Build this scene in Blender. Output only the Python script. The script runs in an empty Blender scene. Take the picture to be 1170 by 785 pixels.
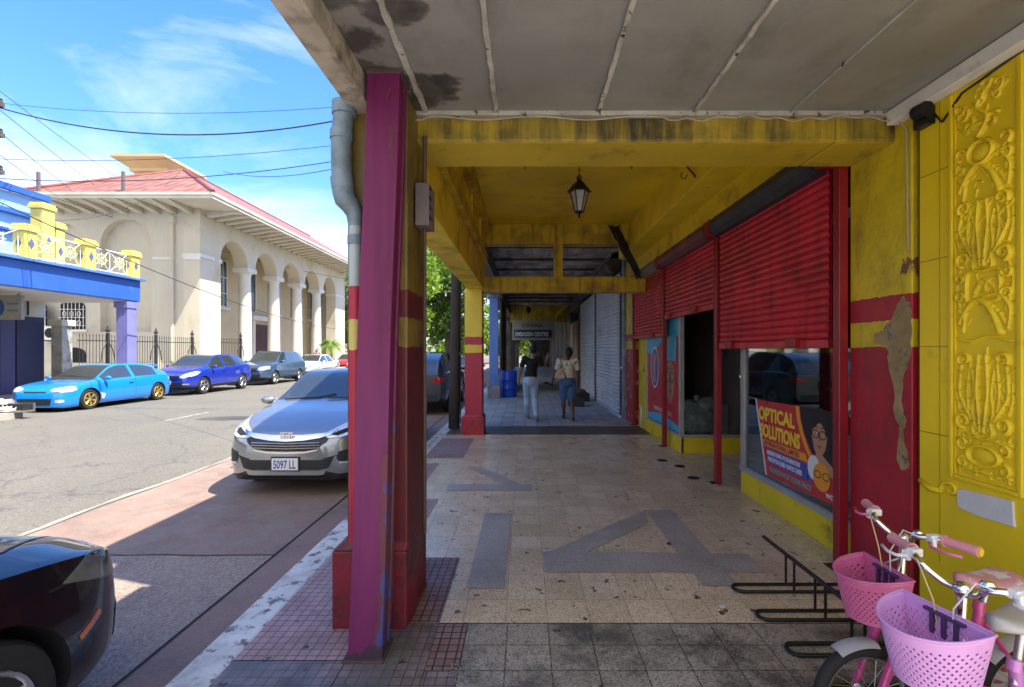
import bpy, bmesh, math, random
import numpy as np
from mathutils import Vector, Matrix
from mathutils.geometry import tessellate_polygon
from mathutils.bvhtree import BVHTree
R = math.radians
random.seed(7)
rng = np.random.default_rng(7)
scene = bpy.context.scene
COL = scene.collection

# ------------------------------------------------------------------ camera
F = 545.0 / 1170.0
cam_data = bpy.data.cameras.new("camera")
cam_data.sensor_width = 36.0
cam_data.lens = 36.0 * F
cam_data.shift_x = -15.0 / 1170.0
cam_data.shift_y = 7.5 / 1170.0
cam_data.clip_start = 0.05
cam_data.clip_end = 5000
cam = bpy.data.objects.new("camera", cam_data)
cam.location = (0, 0, 1.6)
cam.rotation_euler = (R(90), 0, 0)
COL.objects.link(cam)
scene.camera = cam

# ------------------------------------------------------------------ light
SUN_VEC = Vector((0.54, -0.16, 1.0)).normalized()      # towards the sun
SUN_EL = math.asin(SUN_VEC.z)
SUN_AZ = math.atan2(SUN_VEC.x, SUN_VEC.y)              # clockwise from +Y
world = bpy.data.worlds.new("World")
scene.world = world
world.use_nodes = True
wn, wl = world.node_tree.nodes, world.node_tree.links
wn.clear()
sky = wn.new("ShaderNodeTexSky")
sky.sky_type = 'NISHITA'
sky.sun_disc = False
sky.sun_elevation = SUN_EL
sky.sun_rotation = SUN_AZ
sky.air_density = 1.0
sky.dust_density = 0.6
sky.ozone_density = 2.5
tc = wn.new("ShaderNodeTexCoord")
mp = wn.new("ShaderNodeMapping")
mp.inputs["Scale"].default_value = (1.2, 1.2, 3.2)
mp.inputs["Location"].default_value = (0.35, 0.1, 0.4)
wl.new(tc.outputs["Generated"], mp.inputs["Vector"])
nz = wn.new("ShaderNodeTexNoise")
nz.inputs["Scale"].default_value = 1.5
nz.inputs["Detail"].default_value = 9
nz.inputs["Roughness"].default_value = 0.6
nz.inputs["Distortion"].default_value = 0.5
wl.new(mp.outputs[0], nz.inputs["Vector"])
# more cloud near the horizon
sep = wn.new("ShaderNodeSeparateXYZ")
wl.new(tc.outputs["Generated"], sep.inputs[0])
mr = wn.new("ShaderNodeMapRange")
mr.inputs["From Min"].default_value = 0.0
mr.inputs["From Max"].default_value = 0.48
mr.inputs["To Min"].default_value = 0.36
mr.inputs["To Max"].default_value = -0.09
wl.new(sep.outputs["Z"], mr.inputs["Value"])
ad = wn.new("ShaderNodeMath"); ad.operation = 'ADD'
# unseen bright cloud added behind the camera as fill for the arcade
mrb = wn.new("ShaderNodeMapRange"); mrb.inputs["From Min"].default_value = .15; mrb.inputs["From Max"].default_value = -.5
mrb.inputs["To Min"].default_value = 0; mrb.inputs["To Max"].default_value = .48
wl.new(sep.outputs["Y"], mrb.inputs["Value"])
ad2 = wn.new("ShaderNodeMath"); ad2.operation = 'ADD'
wl.new(mr.outputs[0], ad2.inputs[0]); wl.new(mrb.outputs[0], ad2.inputs[1])
wl.new(nz.outputs["Fac"], ad.inputs[0]); wl.new(ad2.outputs[0], ad.inputs[1])
cr = wn.new("ShaderNodeValToRGB")
cr.color_ramp.elements[0].position = 0.51
cr.color_ramp.elements[1].position = 0.92
wl.new(ad.outputs[0], cr.inputs[0])
mxs = wn.new("ShaderNodeMix"); mxs.data_type = 'RGBA'
wl.new(cr.outputs["Color"], mxs.inputs["Factor"])
hs = wn.new("ShaderNodeHueSaturation"); hs.inputs["Saturation"].default_value = 1.25
wl.new(sky.outputs[0], hs.inputs["Color"])
tn = wn.new("ShaderNodeMix"); tn.data_type = 'RGBA'; tn.blend_type = 'MULTIPLY'; tn.inputs["Factor"].default_value = 1
wl.new(hs.outputs[0], tn.inputs["A"]); tn.inputs["B"].default_value = (.76, .80, 1.02, 1)
wl.new(tn.outputs["Result"], mxs.inputs["A"])
mxs.inputs["B"].default_value = (3.6, 3.65, 3.8, 1)
bg = wn.new("ShaderNodeBackground")
bg.inputs["Strength"].default_value = 0.078
wl.new(mxs.outputs["Result"], bg.inputs["Color"])
wo = wn.new("ShaderNodeOutputWorld")
wl.new(bg.outputs[0], wo.inputs[0])

sd = bpy.data.lights.new("sun", 'SUN')
sd.energy = 2.0
sd.angle = R(0.5)
sd.color = (1.0, 0.93, 0.80)
sun = bpy.data.objects.new("sun", sd)
sun.rotation_euler = SUN_VEC.to_track_quat('Z', 'Y').to_euler()
sun.location = (10, -5, 20)
COL.objects.link(sun)

vs = scene.view_settings
vs.view_transform = 'Standard'
vs.look = 'None'
vs.exposure = 2.62
vs.gamma = 1
try: vs.use_curve_mapping = False
except Exception: pass
scene.cycles.max_bounces = 10
scene.cycles.diffuse_bounces = 8
scene.cycles.glossy_bounces = 4
scene.cycles.transmission_bounces = 6
scene.cycles.transparent_max_bounces = 8
scene.cycles.sample_clamp_indirect = 6
scene.cycles.caustics_reflective = False
scene.cycles.caustics_refractive = False
scene.cycles.use_denoising = True

# ------------------------------------------------------------------ materials
class NT:
    def __init__(s, m):
        s.t = m.node_tree; s.n = s.t.nodes; s.l = s.t.links
    def __call__(s, kind, **kw):
        n = s.n.new("ShaderNode" + kind)
        for k, v in kw.items():
            if k in n.inputs: s.set(n.inputs[k], v)
            else: setattr(n, k, v)
        return n
    def set(s, inp, v):
        if hasattr(v, "is_linked") or isinstance(v, bpy.types.NodeSocket): s.l.new(v, inp)
        else: inp.default_value = v
    def math(s, op, a, b=0.0, clamp=False):
        n = s.n.new("ShaderNodeMath"); n.operation = op; n.use_clamp = clamp
        s.set(n.inputs[0], a); s.set(n.inputs[1], b)
        return n.outputs[0]
    def mix(s, fac, a, b, mode='MIX'):
        n = s.n.new("ShaderNodeMix"); n.data_type = 'RGBA'; n.blend_type = mode
        s.set(n.inputs["Factor"], fac)
        s.set(n.inputs["A"], c4(a)); s.set(n.inputs["B"], c4(b))
        return n.outputs["Result"]
    def noise(s, vec, scale, detail=5, rough=.55, dist=0.0):
        n = s.n.new("ShaderNodeTexNoise")
        s.l.new(vec, n.inputs["Vector"]); n.inputs["Scale"].default_value = scale
        n.inputs["Detail"].default_value = detail; n.inputs["Roughness"].default_value = rough
        n.inputs["Distortion"].default_value = dist
        return n.outputs["Fac"]
    def ramp(s, fac, lo, hi, a=0.0, b=1.0):
        n = s.n.new("ShaderNodeMapRange"); n.clamp = True
        s.l.new(fac, n.inputs["Value"])
        n.inputs["From Min"].default_value = lo; n.inputs["From Max"].default_value = hi
        n.inputs["To Min"].default_value = a; n.inputs["To Max"].default_value = b
        return n.outputs[0]
    def map(s, vec, scale=(1,1,1), rot=(0,0,0), loc=(0,0,0)):
        n = s.n.new("ShaderNodeMapping"); s.l.new(vec, n.inputs[0])
        n.inputs["Scale"].default_value = scale; n.inputs["Rotation"].default_value = rot
        n.inputs["Location"].default_value = loc
        return n.outputs[0]

def c4(c):
    if isinstance(c, (tuple, list)) and len(c) == 3: return (c[0], c[1], c[2], 1.0)
    return c

def newmat(name):
    m = bpy.data.materials.new(name); m.use_nodes = True
    nt = NT(m); nt.n.clear()
    out = nt("OutputMaterial"); bs = nt("BsdfPrincipled")
    nt.l.new(bs.outputs[0], out.inputs[0])
    nt.bs = bs; nt.out = out
    tcn = nt("TexCoord"); nt.co = tcn.outputs["Object"]
    return m, nt

def bump(nt, height, strength=.3, dist=.01):
    b = nt("Bump"); b.inputs["Strength"].default_value = strength; b.inputs["Distance"].default_value = dist
    nt.l.new(height, b.inputs["Height"]); nt.l.new(b.outputs[0], nt.bs.inputs["Normal"])

def mat(name, col, rough=.6, var=.18, vscale=2.5, bmp=.0, bscale=40, metal=0.0, coat=0.0, spec=.5,
        dirt=None, damt=(.55, .75), dscale=3.0, streak=None, samt=.5, peel=None, pamt=(.62, .64), pscale=5.0, bdist=.01):
    m, nt = newmat(name)
    c = c4(col)
    if var:
        n = nt.noise(nt.co, vscale, 6)
        k = nt.ramp(n, .3, .7, 1 - var, 1 + var)
        vm = nt("Mix", data_type='RGBA', blend_type='MULTIPLY'); vm.inputs["Factor"].default_value = 1
        vm.inputs["A"].default_value = c
        cb = nt("CombineColor"); 
        for i in range(3): nt.l.new(k, cb.inputs[i])
        nt.l.new(cb.outputs[0], vm.inputs["B"]); c = vm.outputs["Result"]
    if peel:
        n = nt.noise(nt.co, pscale, 8, .65)
        c = nt.mix(nt.ramp(n, *pamt), c, peel)
    if dirt:
        n = nt.noise(nt.map(nt.co, loc=(3.1, 1.7, 5.3)), dscale, 8, .65)
        c = nt.mix(nt.ramp(n, *damt), c, dirt)
    if streak:
        n = nt.noise(nt.map(nt.co, scale=(9, 9, .6)), 1.5, 6, .6)
        c = nt.mix(nt.ramp(n, .5, .75, 0, samt), c, streak)
    nt.set(nt.bs.inputs["Base Color"], c)
    bs = nt.bs
    if rough and var:
        n2 = nt.noise(nt.co, vscale * 4, 4)
        nt.set(bs.inputs["Roughness"], nt.ramp(n2, .3, .7, max(0, rough - .08), min(1, rough + .08)))
    else:
        bs.inputs["Roughness"].default_value = rough
    bs.inputs["Metallic"].default_value = metal
    bs.inputs["Specular IOR Level"].default_value = spec
    if coat:
        bs.inputs["Coat Weight"].default_value = coat; bs.inputs["Coat Roughness"].default_value = .04
    if bmp: bump(nt, nt.noise(nt.co, bscale, 6, .6), bmp, bdist)
    return m

def banded(name, bands, rough=.5, dirt=(.05,.03,.02), damt=(.6,.8), bmp=.25, bscale=25, peelcol=None, pamt=(.66,.68)):
    """paint bands by height: [(z_from, colour), ...]"""
    m, nt = newmat(name)
    sp = nt("SeparateXYZ"); nt.l.new(nt.co, sp.inputs[0])
    wob = nt.noise(nt.co, 14, 3)
    z = nt.math('ADD', sp.outputs["Z"], nt.ramp(wob, .3, .7, -.006, .006))
    c = c4(bands[0][1])
    for zz, cc in bands[1:]:
        c = nt.mix(nt.math('GREATER_THAN', z, zz), c, cc)
    k = nt.ramp(nt.noise(nt.co, 2.2, 6), .3, .7, .84, 1.14)
    cb = nt("CombineColor")
    for i in range(3): nt.l.new(k, cb.inputs[i])
    c = nt.mix(1.0, c, cb.outputs[0], 'MULTIPLY')
    if peelcol: c = nt.mix(nt.ramp(nt.noise(nt.map(nt.co, loc=(2, 5, 1)), 4.0, 8, .7), *pamt), c, peelcol)
    n = nt.noise(nt.map(nt.co, scale=(1, 1, .55), loc=(1, 2, 3)), 5, 8, .7)
    c = nt.mix(nt.ramp(n, damt[0], damt[1], 0, .7), c, dirt)
    nt.set(nt.bs.inputs["Base Color"], c)
    nt.bs.inputs["Roughness"].default_value = rough
    bump(nt, nt.noise(nt.co, bscale, 6, .65), bmp, .012)
    return m

def tiles(name, c1, c2, w, h, joint=.003, jcol=(.05,.045,.04), off=(0,0), rough=.4, speck=None, speck_scale=160,
          dirt=(.05,.04,.03), damt=(.58,.78), dscale=1.3, spotcol=(.02,.02,.02), spots=.70, fine=None, bmp=.12, stain=None):
    m, nt = newmat(name)
    v = nt.map(nt.co, loc=(off[0], off[1], 0))
    b = nt("TexBrick"); nt.l.new(v, b.inputs["Vector"])
    b.offset = 0; b.squash = 1
    b.inputs["Color1"].default_value = c4(c1); b.inputs["Color2"].default_value = c4(c2)
    b.inputs["Mortar"].default_value = c4(jcol); b.inputs["Scale"].default_value = 1
    b.inputs["Mortar Size"].default_value = joint; b.inputs["Mortar Smooth"].default_value = .3
    b.inputs["Brick Width"].default_value = w; b.inputs["Row Height"].default_value = h
    c = b.outputs["Color"]
    if speck:
        vo = nt("TexVoronoi"); nt.l.new(nt.co, vo.inputs["Vector"]); vo.inputs["Scale"].default_value = speck_scale
        vsep = nt("SeparateColor"); nt.l.new(vo.outputs["Color"], vsep.inputs[0])
        c = nt.mix(nt.ramp(vsep.outputs[0], .62, .68, 0, .75), c, speck[0])
        c = nt.mix(nt.ramp(vsep.outputs[1], .78, .82, 0, .7), c, speck[1])
    n = nt.noise(nt.co, dscale, 9, .68)
    c = nt.mix(nt.ramp(n, damt[0], damt[1], 0, .75), c, dirt)
    n4 = nt.noise(nt.map(nt.co, loc=(7.7, 2.2, 0)), dscale * 3.1, 8, .7)
    c = nt.mix(nt.ramp(n4, .52, .8, 0, .5), c, dirt)
    if stain: c = nt.mix(nt.ramp(nt.noise(nt.map(nt.co, loc=(4, 9, 0)), 2.4, 6, .6), .5, .62, 0, .75), c, stain)
    n3 = nt.noise(nt.map(nt.co, loc=(1.3, 4.4, 0)), 11, 3, .5)
    c = nt.mix(nt.ramp(n3, spots, spots + .02, 0, .85), c, spotcol)
    nt.set(nt.bs.inputs["Base Color"], c)
    nt.set(nt.bs.inputs["Roughness"], nt.ramp(n, .3, .7, rough - .1, rough + .2))
    hh = nt.math('SUBTRACT', nt.noise(nt.co, 60, 4), nt.math('MULTIPLY', b.outputs["Fac"], 1.5))
    bump(nt, hh, bmp, .004)
    return m

M = {}
YEL = (.66, .50, .012); RED = (.42, .018, .03)
M['yellow'] = mat('yellow_paint', (.64, .44, .010), .5, .14, 1.5, .3, 18, dirt=(.16, .11, .01), damt=(.55, .85), dscale=2.2, streak=(.12, .08, .01), samt=.35)
M['yellow_wall'] = mat('yellow_wall_paint', (.82, .60, .009), .45, .10, 1.2, .25, 14, dirt=(.30, .2, .01), damt=(.62, .9), dscale=3)
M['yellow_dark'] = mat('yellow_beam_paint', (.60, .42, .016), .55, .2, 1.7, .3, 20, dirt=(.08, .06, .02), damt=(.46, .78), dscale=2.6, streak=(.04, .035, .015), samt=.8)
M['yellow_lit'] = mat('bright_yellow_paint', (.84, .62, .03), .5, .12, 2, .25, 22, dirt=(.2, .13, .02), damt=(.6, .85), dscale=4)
M['red'] = mat('red_shutter_paint', (.58, .016, .036), .38, .2, 2.0, .12, 30, dirt=(.12, .01, .014), damt=(.5, .8), dscale=3, streak=(.09, .012, .012), samt=.75)
M['red_post'] = mat('red_post_paint', (.25, .008, .017), .38, .15, 4, .15, 30, peel=(.08, .04, .03), pamt=(.69, .7), pscale=12)
M['red_base'] = mat('red_rough_paint', (.40, .02, .045), .5, .2, 5, .5, 22, dirt=(.06, .015, .02), damt=(.5, .8), dscale=5)
M['ceiling'] = mat('grey_ceiling_sheet', (.34, .33, .31), .45, .16, .9, .1, 5, dirt=(.12, .11, .10), damt=(.5, .85), dscale=.8)
M['strip'] = mat('ceiling_strip_paint', (.40, .39, .36), .6, .3, 5, .4, 60, peel=(.06, .04, .03), pamt=(.6, .63), pscale=16)
M['white'] = mat('white_paint', (.72, .71, .68), .5, .1, 3, .1, 30, dirt=(.25, .22, .18), damt=(.6, .85), dscale=4)
M['alu'] = mat('aluminium_frame', (.42, .43, .43), .38, .12, 6, .05, 50, metal=.35)
M['gutter'] = mat('canopy_edge_concrete', (.44, .39, .33), .75, .25, 3, .4, 30, dirt=(.06, .05, .04), damt=(.5, .72), dscale=5)
M['pipe'] = mat('grey_pvc', (.17, .24, .29), .42, .15, 6, .05, 30, dirt=(.10, .11, .11), damt=(.5, .75), dscale=8)
M['black_metal'] = mat('black_metal', (.012, .012, .013), .42, .3, 8, .1, 60, metal=.3)
M['iron'] = mat('wrought_iron', (.028, .028, .03), .55, .3, 8)
M['dark'] = mat('dark_void', (.012, .011, .010), .8, .2, 2)
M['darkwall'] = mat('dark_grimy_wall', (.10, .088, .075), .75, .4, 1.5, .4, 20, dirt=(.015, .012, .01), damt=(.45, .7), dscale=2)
M['chrome'] = mat('chrome', (.75, .76, .78), .12, 0, metal=1.0)
M['steel'] = mat('steel', (.45, .46, .48), .3, .1, 6, metal=.9)
M['rubber'] = mat('tyre_rubber', (.014, .014, .015), .8, .2, 12, .2, 80)
M['glass_car'] = mat('tinted_car_glass', (.03, .038, .042), .04, 0, spec=.9, coat=.6)
M['plastic_black'] = mat('black_plastic', (.018, .018, .02), .5, .15, 8)
M['lamp_clear'] = mat('headlamp_lens', (.62, .65, .68), .12, 0, metal=.35, coat=1)
M['lamp_red'] = mat('tail_lamp_red', (.45, .012, .012), .12, 0, coat=1)
M['lamp_amber'] = mat('amber_lens', (.75, .14, .01), .15, 0, coat=1)
M['plate'] = mat('number_plate', (.72, .74, .76), .4, .04, 10)
M['bluetext'] = mat('plate_lettering', (.03, .06, .28), .4, 0)

def carpaint(name, col, metal=.0, flake=0.0, rough=.28, dirty=.25):
    m, nt = newmat(name)
    c = c4(col)
    n = nt.noise(nt.co, 2.0, 6)
    c = nt.mix(nt.ramp(n, .45, .8, 0, dirty * .5), c, (.18, .16, .14))
    sp = nt("SeparateXYZ"); nt.l.new(nt.co, sp.inputs[0])
    low = nt.ramp(sp.outputs["Z"], .15, .5, dirty, 0)
    c = nt.mix(nt.math('MULTIPLY', low, nt.noise(nt.co, 8, 5)), c, (.10, .09, .08))
    nt.set(nt.bs.inputs["Base Color"], c)
    nt.bs.inputs["Metallic"].default_value = metal
    nt.bs.inputs["Roughness"].default_value = rough
    nt.bs.inputs["Coat Weight"].default_value = 1; nt.bs.inputs["Coat Roughness"].default_value = .03
    return m
def glass(name, tint=(.8, .85, .85), rough=.0, alpha=.25):
    """thin window pane: mostly see-through with a mirror-like sheen"""
    m, nt = newmat(name)
    gl = nt("BsdfGlossy"); gl.inputs["Roughness"].default_value = .02; gl.inputs["Color"].default_value = (.9, .9, .9, 1)
    tr = nt("BsdfTransparent"); tr.inputs["Color"].default_value = c4(tint)
    fr = nt("Fresnel"); fr.inputs["IOR"].default_value = 1.5
    mx = nt("MixShader")
    nt.l.new(nt.math('ADD', nt.math('MULTIPLY', fr.outputs[0], .8), alpha * .25, True), mx.inputs[0])
    nt.l.new(tr.outputs[0], mx.inputs[1]); nt.l.new(gl.outputs[0], mx.inputs[2])
    nt.l.new(mx.outputs[0], nt.out.inputs[0])
    return m
M['glass'] = glass('window_glass')

# ------------------------------------------------------------------ mesh helpers
def poly_tris(poly, holes=()):
    loops = [[Vector((p[0], p[1], 0)) for p in poly]] + [[Vector((p[0], p[1], 0)) for p in h] for h in holes]
    pts = [p for l in loops for p in l]
    return pts, tessellate_polygon(loops), [len(l) for l in loops]

class MB:
    def __init__(s):
        s.v = []; s.f = []; s.m = []
    def add(s, vs, fs, mi=0):
        o = len(s.v); s.v += [tuple(v) for v in vs]
        for f in fs: s.f.append([i + o for i in f]); s.m.append(mi)
        return s
    def box(s, x0, x1, y0, y1, z0, z1, mi=0):
        if x0 > x1: x0, x1 = x1, x0
        if y0 > y1: y0, y1 = y1, y0
        if z0 > z1: z0, z1 = z1, z0
        return s.add([(x0,y0,z0),(x1,y0,z0),(x1,y1,z0),(x0,y1,z0),(x0,y0,z1),(x1,y0,z1),(x1,y1,z1),(x0,y1,z1)],
                     [(3,2,1,0),(4,5,6,7),(0,1,5,4),(1,2,6,5),(2,3,7,6),(3,0,4,7)], mi)
    def hexa(s, p, mi=0):
        """p: 4 bottom points, 4 top points, counter-clockwise"""
        return s.add(p, [(3,2,1,0),(4,5,6,7),(0,1,5,4),(1,2,6,5),(2,3,7,6),(3,0,4,7)], mi)
    def quad(s, a, b, c, d, mi=0): return s.add([a,b,c,d], [(0,1,2,3)], mi)
    def sheet(s, x0, x1, y0, y1, z, mi=0): return s.quad((x0,y0,z),(x1,y0,z),(x1,y1,z),(x0,y1,z), mi)
    def tube(s, path, r, n=8, closed=False, mi=0, caps=True):
        P = [Vector(p) for p in path]; N = len(P)
        rs = r if isinstance(r, (list, tuple)) else [r] * N
        rings = []; up = None
        for i in range(N):
            if closed: t = P[(i+1) % N] - P[i-1]
            else: t = P[min(i+1, N-1)] - P[max(i-1, 0)]
            if t.length < 1e-9: t = Vector((0,0,1))
            t.normalize()
            if up is None:
                up = Vector((0,0,1)) if abs(t.z) < .9 else Vector((1,0,0))
            a = up - t * up.dot(t)
            if a.length < 1e-6: a = Vector((1,0,0)) - t * t.x
            a.normalize(); b = t.cross(a); up = a
            rings.append([P[i] + (a * math.cos(2*math.pi*k/n) + b * math.sin(2*math.pi*k/n)) * rs[i] for k in range(n)])
        vs = [v for rg in rings for v in rg]; fs = []
        M_ = N if closed else N - 1
        for i in range(M_):
            j = (i + 1) % N
            for k in range(n):
                l = (k + 1) % n
                fs.append((i*n+k, i*n+l, j*n+l, j*n+k))
        if not closed and caps:
            fs.append(tuple(reversed(range(n)))); fs.append(tuple((N-1)*n + k for k in range(n)))
        return s.add(vs, fs, mi)
    def lathe(s, prof, n=24, c=(0,0,0), axis='z', mi=0, squash=(1,1)):
        vs = []; fs = []
        for (r, z) in prof:
            for k in range(n):
                a = 2*math.pi*k/n
                p = (r*math.cos(a)*squash[0], r*math.sin(a)*squash[1], z)
                if axis == 'y': p = (p[0], p[2], -p[1])
                if axis == 'x': p = (p[2], p[0], p[1])
                vs.append((p[0]+c[0], p[1]+c[1], p[2]+c[2]))
        m = len(prof)
        for i in range(m-1):
            for k in range(n):
                l = (k+1) % n
                fs.append((i*n+k, i*n+l, (i+1)*n+l, (i+1)*n+k))
        if prof[0][0] > 1e-6: fs.append(tuple(reversed(range(n))))
        if prof[-1][0] > 1e-6: fs.append(tuple((m-1)*n+k for k in range(n)))
        return s.add(vs, fs, mi)
    def ball(s, c, r, n=12, m=8, sc=(1,1,1), mi=0):
        prof = [(math.sin(math.pi*i/m)*r, -math.cos(math.pi*i/m)*r) for i in range(m+1)]
        o = len(s.v); s.lathe(prof, n, (0,0,0), mi=mi)
        for i in range(o, len(s.v)):
            p = s.v[i]; s.v[i] = (p[0]*sc[0]+c[0], p[1]*sc[1]+c[1], p[2]*sc[2]+c[2])
        return s
    def prism(s, poly, o, u, v, w, depth, holes=(), mi=0):
        """extrude the 2-D polygon (u,v axes from origin o) along w by depth"""
        o, u, v, w = Vector(o), Vector(u), Vector(v), Vector(w)
        pts, tris, lens = poly_tris(poly, holes)
        n = len(pts)
        A = [o + u*p.x + v*p.y for p in pts]; B = [a + w*depth for a in A]
        fs = []
        for t in tris:
            a, b, c = t
            ar = (pts[b]-pts[a]).cross(pts[c]-pts[a]).z
            if abs(ar) < 1e-12: continue
            if ar < 0: a, b, c = a, c, b
            fs.append((c, b, a)); fs.append((a+n, b+n, c+n))
        k = 0
        for li, L in enumerate(lens):
            for i in range(L):
                j = (i+1) % L
                fs.append((k+i, k+j, k+j+n, k+i+n))
            k += L
        return s.add(A + B, fs, mi)
    def xform(s, M4, start=0):
        for i in range(start, len(s.v)): s.v[i] = tuple(M4 @ Vector(s.v[i]))
        return s
    def build(s, name, mats, parent=None, smooth=False, bevel=0, loc=None, auto=None, merge=0):
        me = bpy.data.meshes.new(name)
        me.from_pydata([tuple(v) for v in s.v], [], s.f)
        if not isinstance(mats, (list, tuple)): mats = [mats]
        for m in mats: me.materials.append(m)
        if len(mats) > 1: me.polygons.foreach_set("material_index", s.m)
        me.update()
        bm = bmesh.new(); bm.from_mesh(me)
        if merge: bmesh.ops.remove_doubles(bm, verts=bm.verts, dist=merge)
        bmesh.ops.recalc_face_normals(bm, faces=bm.faces)
        bm.to_mesh(me); bm.free()
        if smooth:
            me.polygons.foreach_set("use_smooth", [True]*len(me.polygons))
            if auto is not None or smooth == 'auto': me.set_sharp_from_angle(angle=R(auto or 35))
        o = bpy.data.objects.new(name, me); COL.objects.link(o)
        if parent is not None: o.parent = parent
        if loc: o.location = loc
        if bevel:
            b = o.modifiers.new("bevel", 'BEVEL'); b.width = bevel; b.segments = 2; b.limit_method = 'ANGLE'; b.angle_limit = R(40)
            b.harden_normals = False
        return o

def tag(o, label=None, cat=None, group=None, kind=None):
    if label: o["label"] = label
    if cat: o["category"] = cat
    if group: o["group"] = group
    if kind: o["kind"] = kind
    return o
def thing(name, label, cat, loc=(0,0,0), rz=0, group=None):
    o = bpy.data.objects.new(name, None); COL.objects.link(o)
    o.empty_display_size = .1; o.location = loc; o.rotation_euler = (0,0,rz)
    return tag(o, label, cat, group)
def struct(o): o["kind"] = "structure"; return o
def copy_tree(o, parent=None):
    c = o.copy(); COL.objects.link(c); c.parent = parent
    for ch in list(o.children): copy_tree(ch, c)
    return c
def at(px, py, Y): return Vector(((px-600)/545*Y, Y, 1.6-(py-400)/545*Y))
def yx(px, X): return X*545/(px-600)            # depth at which plane X crosses picture column px

FONTS = {}
def text(name, body, size, material, parent, origin, xdir, ydir, extrude=.001, align='LEFT', sx=1.0, bold=0.0, shear=0.0, space=1.0):
    cu = bpy.data.curves.new(name, 'FONT')
    cu.body = body; cu.size = size; cu.extrude = extrude; cu.align_x = align; cu.align_y = 'BOTTOM_BASELINE'
    cu.offset = bold; cu.shear = shear; cu.space_character = space; cu.resolution_u = 3
    o = bpy.data.objects.new(name, cu); 
    xd = Vector(xdir).normalized(); yd = Vector(ydir).normalized(); zd = xd.cross(yd)
    mt = Matrix((xd*sx, yd, zd)).transposed().to_4x4(); mt.translation = Vector(origin)
    COL.objects.link(o)
    dg = bpy.context.evaluated_depsgraph_get()
    me = bpy.data.meshes.new_from_object(o.evaluated_get(dg))
    COL.objects.unlink(o); bpy.data.objects.remove(o)
    me.transform(mt); me.materials.clear(); me.materials.append(material)
    q = bpy.data.objects.new(name, me); COL.objects.link(q)
    if parent is not None: q.parent = parent
    return q
def evaluated(o, name=None):
    """bake an object's modifiers into its mesh"""
    dg = bpy.context.evaluated_depsgraph_get()
    me = bpy.data.meshes.new_from_object(o.evaluated_get(dg))
    o.modifiers.clear(); o.data = me
    return o
# ------------------------------------------------------------------ ground
ZR = -0.15
M['ground'] = mat('dry_ground', (.20, .18, .15), .9, .25, .3, .3, 6)
M['asphalt'] = None
def asphalt_mat():
    m, nt = newmat('worn_asphalt')
    n = nt.noise(nt.co, .35, 8, .6); n2 = nt.noise(nt.map(nt.co, scale=(.9, .12, 1)), 1.2, 7, .65)
    c = nt.mix(nt.ramp(n, .3, .7), (.115, .107, .084), (.16, .148, .116))
    c = nt.mix(nt.ramp(n2, .45, .75, 0, .55), c, (.105, .10, .095))
    vo = nt("TexVoronoi"); nt.l.new(nt.co, vo.inputs["Vector"]); vo.inputs["Scale"].default_value = 60
    sp = nt("SeparateColor"); nt.l.new(vo.outputs["Color"], sp.inputs[0])
    c = nt.mix(nt.ramp(sp.outputs[0], .6, .9, 0, .4), c, (.26, .24, .20))
    c = nt.mix(nt.ramp(sp.outputs[1], .7, .9, 0, .5), c, (.07, .068, .065))
    ck = nt("TexVoronoi", feature='DISTANCE_TO_EDGE'); ck.inputs["Scale"].default_value = .55
    wv = nt("VectorMath", operation='ADD')
    nn = nt("TexNoise"); nt.l.new(nt.co, nn.inputs["Vector"]); nn.inputs["Scale"].default_value = 2.5; nn.inputs["Detail"].default_value = 6
    sc = nt("VectorMath", operation='SCALE'); nt.l.new(nn.outputs["Color"], sc.inputs[0]); sc.inputs["Scale"].default_value = .7
    nt.l.new(nt.co, wv.inputs[0]); nt.l.new(sc.outputs[0], wv.inputs[1]); nt.l.new(wv.outputs[0], ck.inputs["Vector"])
    c = nt.mix(nt.ramp(ck.outputs["Distance"], 0, .012, .6, 0), c, (.045, .042, .04))
    nt.set(nt.bs.inputs["Base Color"], c); nt.bs.inputs["Roughness"].default_value = .82
    bump(nt, nt.noise(nt.co, 90, 5, .7), .35, .006)
    return m
M['asphalt'] = asphalt_mat()
def concrete_mat(name, a, b, agg=0.0, red=None, crack=.5):
    m, nt = newmat(name)
    n = nt.noise(nt.co, .9, 8, .62); n2 = nt.noise(nt.map(nt.co, loc=(5, 3, 0)), 3.5, 8, .7)
    c = nt.mix(nt.ramp(n, .3, .7), a, b)
    if red: c = nt.mix(nt.ramp(n2, .38, .62, 0, .85), c, red)
    n3 = nt.noise(nt.map(nt.co, loc=(1, 8, 0)), 2.0, 8, .7)
    c = nt.mix(nt.ramp(n3, .5, .78, 0, .6), c, (.07, .065, .06))
    if agg:
        vo = nt("TexVoronoi"); nt.l.new(nt.co, vo.inputs["Vector"]); vo.inputs["Scale"].default_value = 75
        sp = nt("SeparateColor"); nt.l.new(vo.outputs["Color"], sp.inputs[0])
        c = nt.mix(nt.ramp(sp.outputs[0], .55, .8, 0, agg), c, (.42, .38, .31))
        c = nt.mix(nt.ramp(sp.outputs[1], .6, .8, 0, agg), c, (.06, .055, .05))
        c = nt.mix(nt.ramp(sp.outputs[2], .8, .9, 0, agg), c, (.30, .2, .15))
    ck = nt("TexVoronoi", feature='DISTANCE_TO_EDGE'); ck.inputs["Scale"].default_value = .8
    nt.l.new(nt.map(nt.co, scale=(1, .7, 1), loc=(.3, .9, 0)), ck.inputs["Vector"])
    nt.set(nt.bs.inputs["Base Color"], c); nt.bs.inputs["Roughness"].default_value = .8
    bump(nt, nt.noise(nt.co, 70, 6, .7), .5 if agg else .25, .006)
    return m
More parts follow.
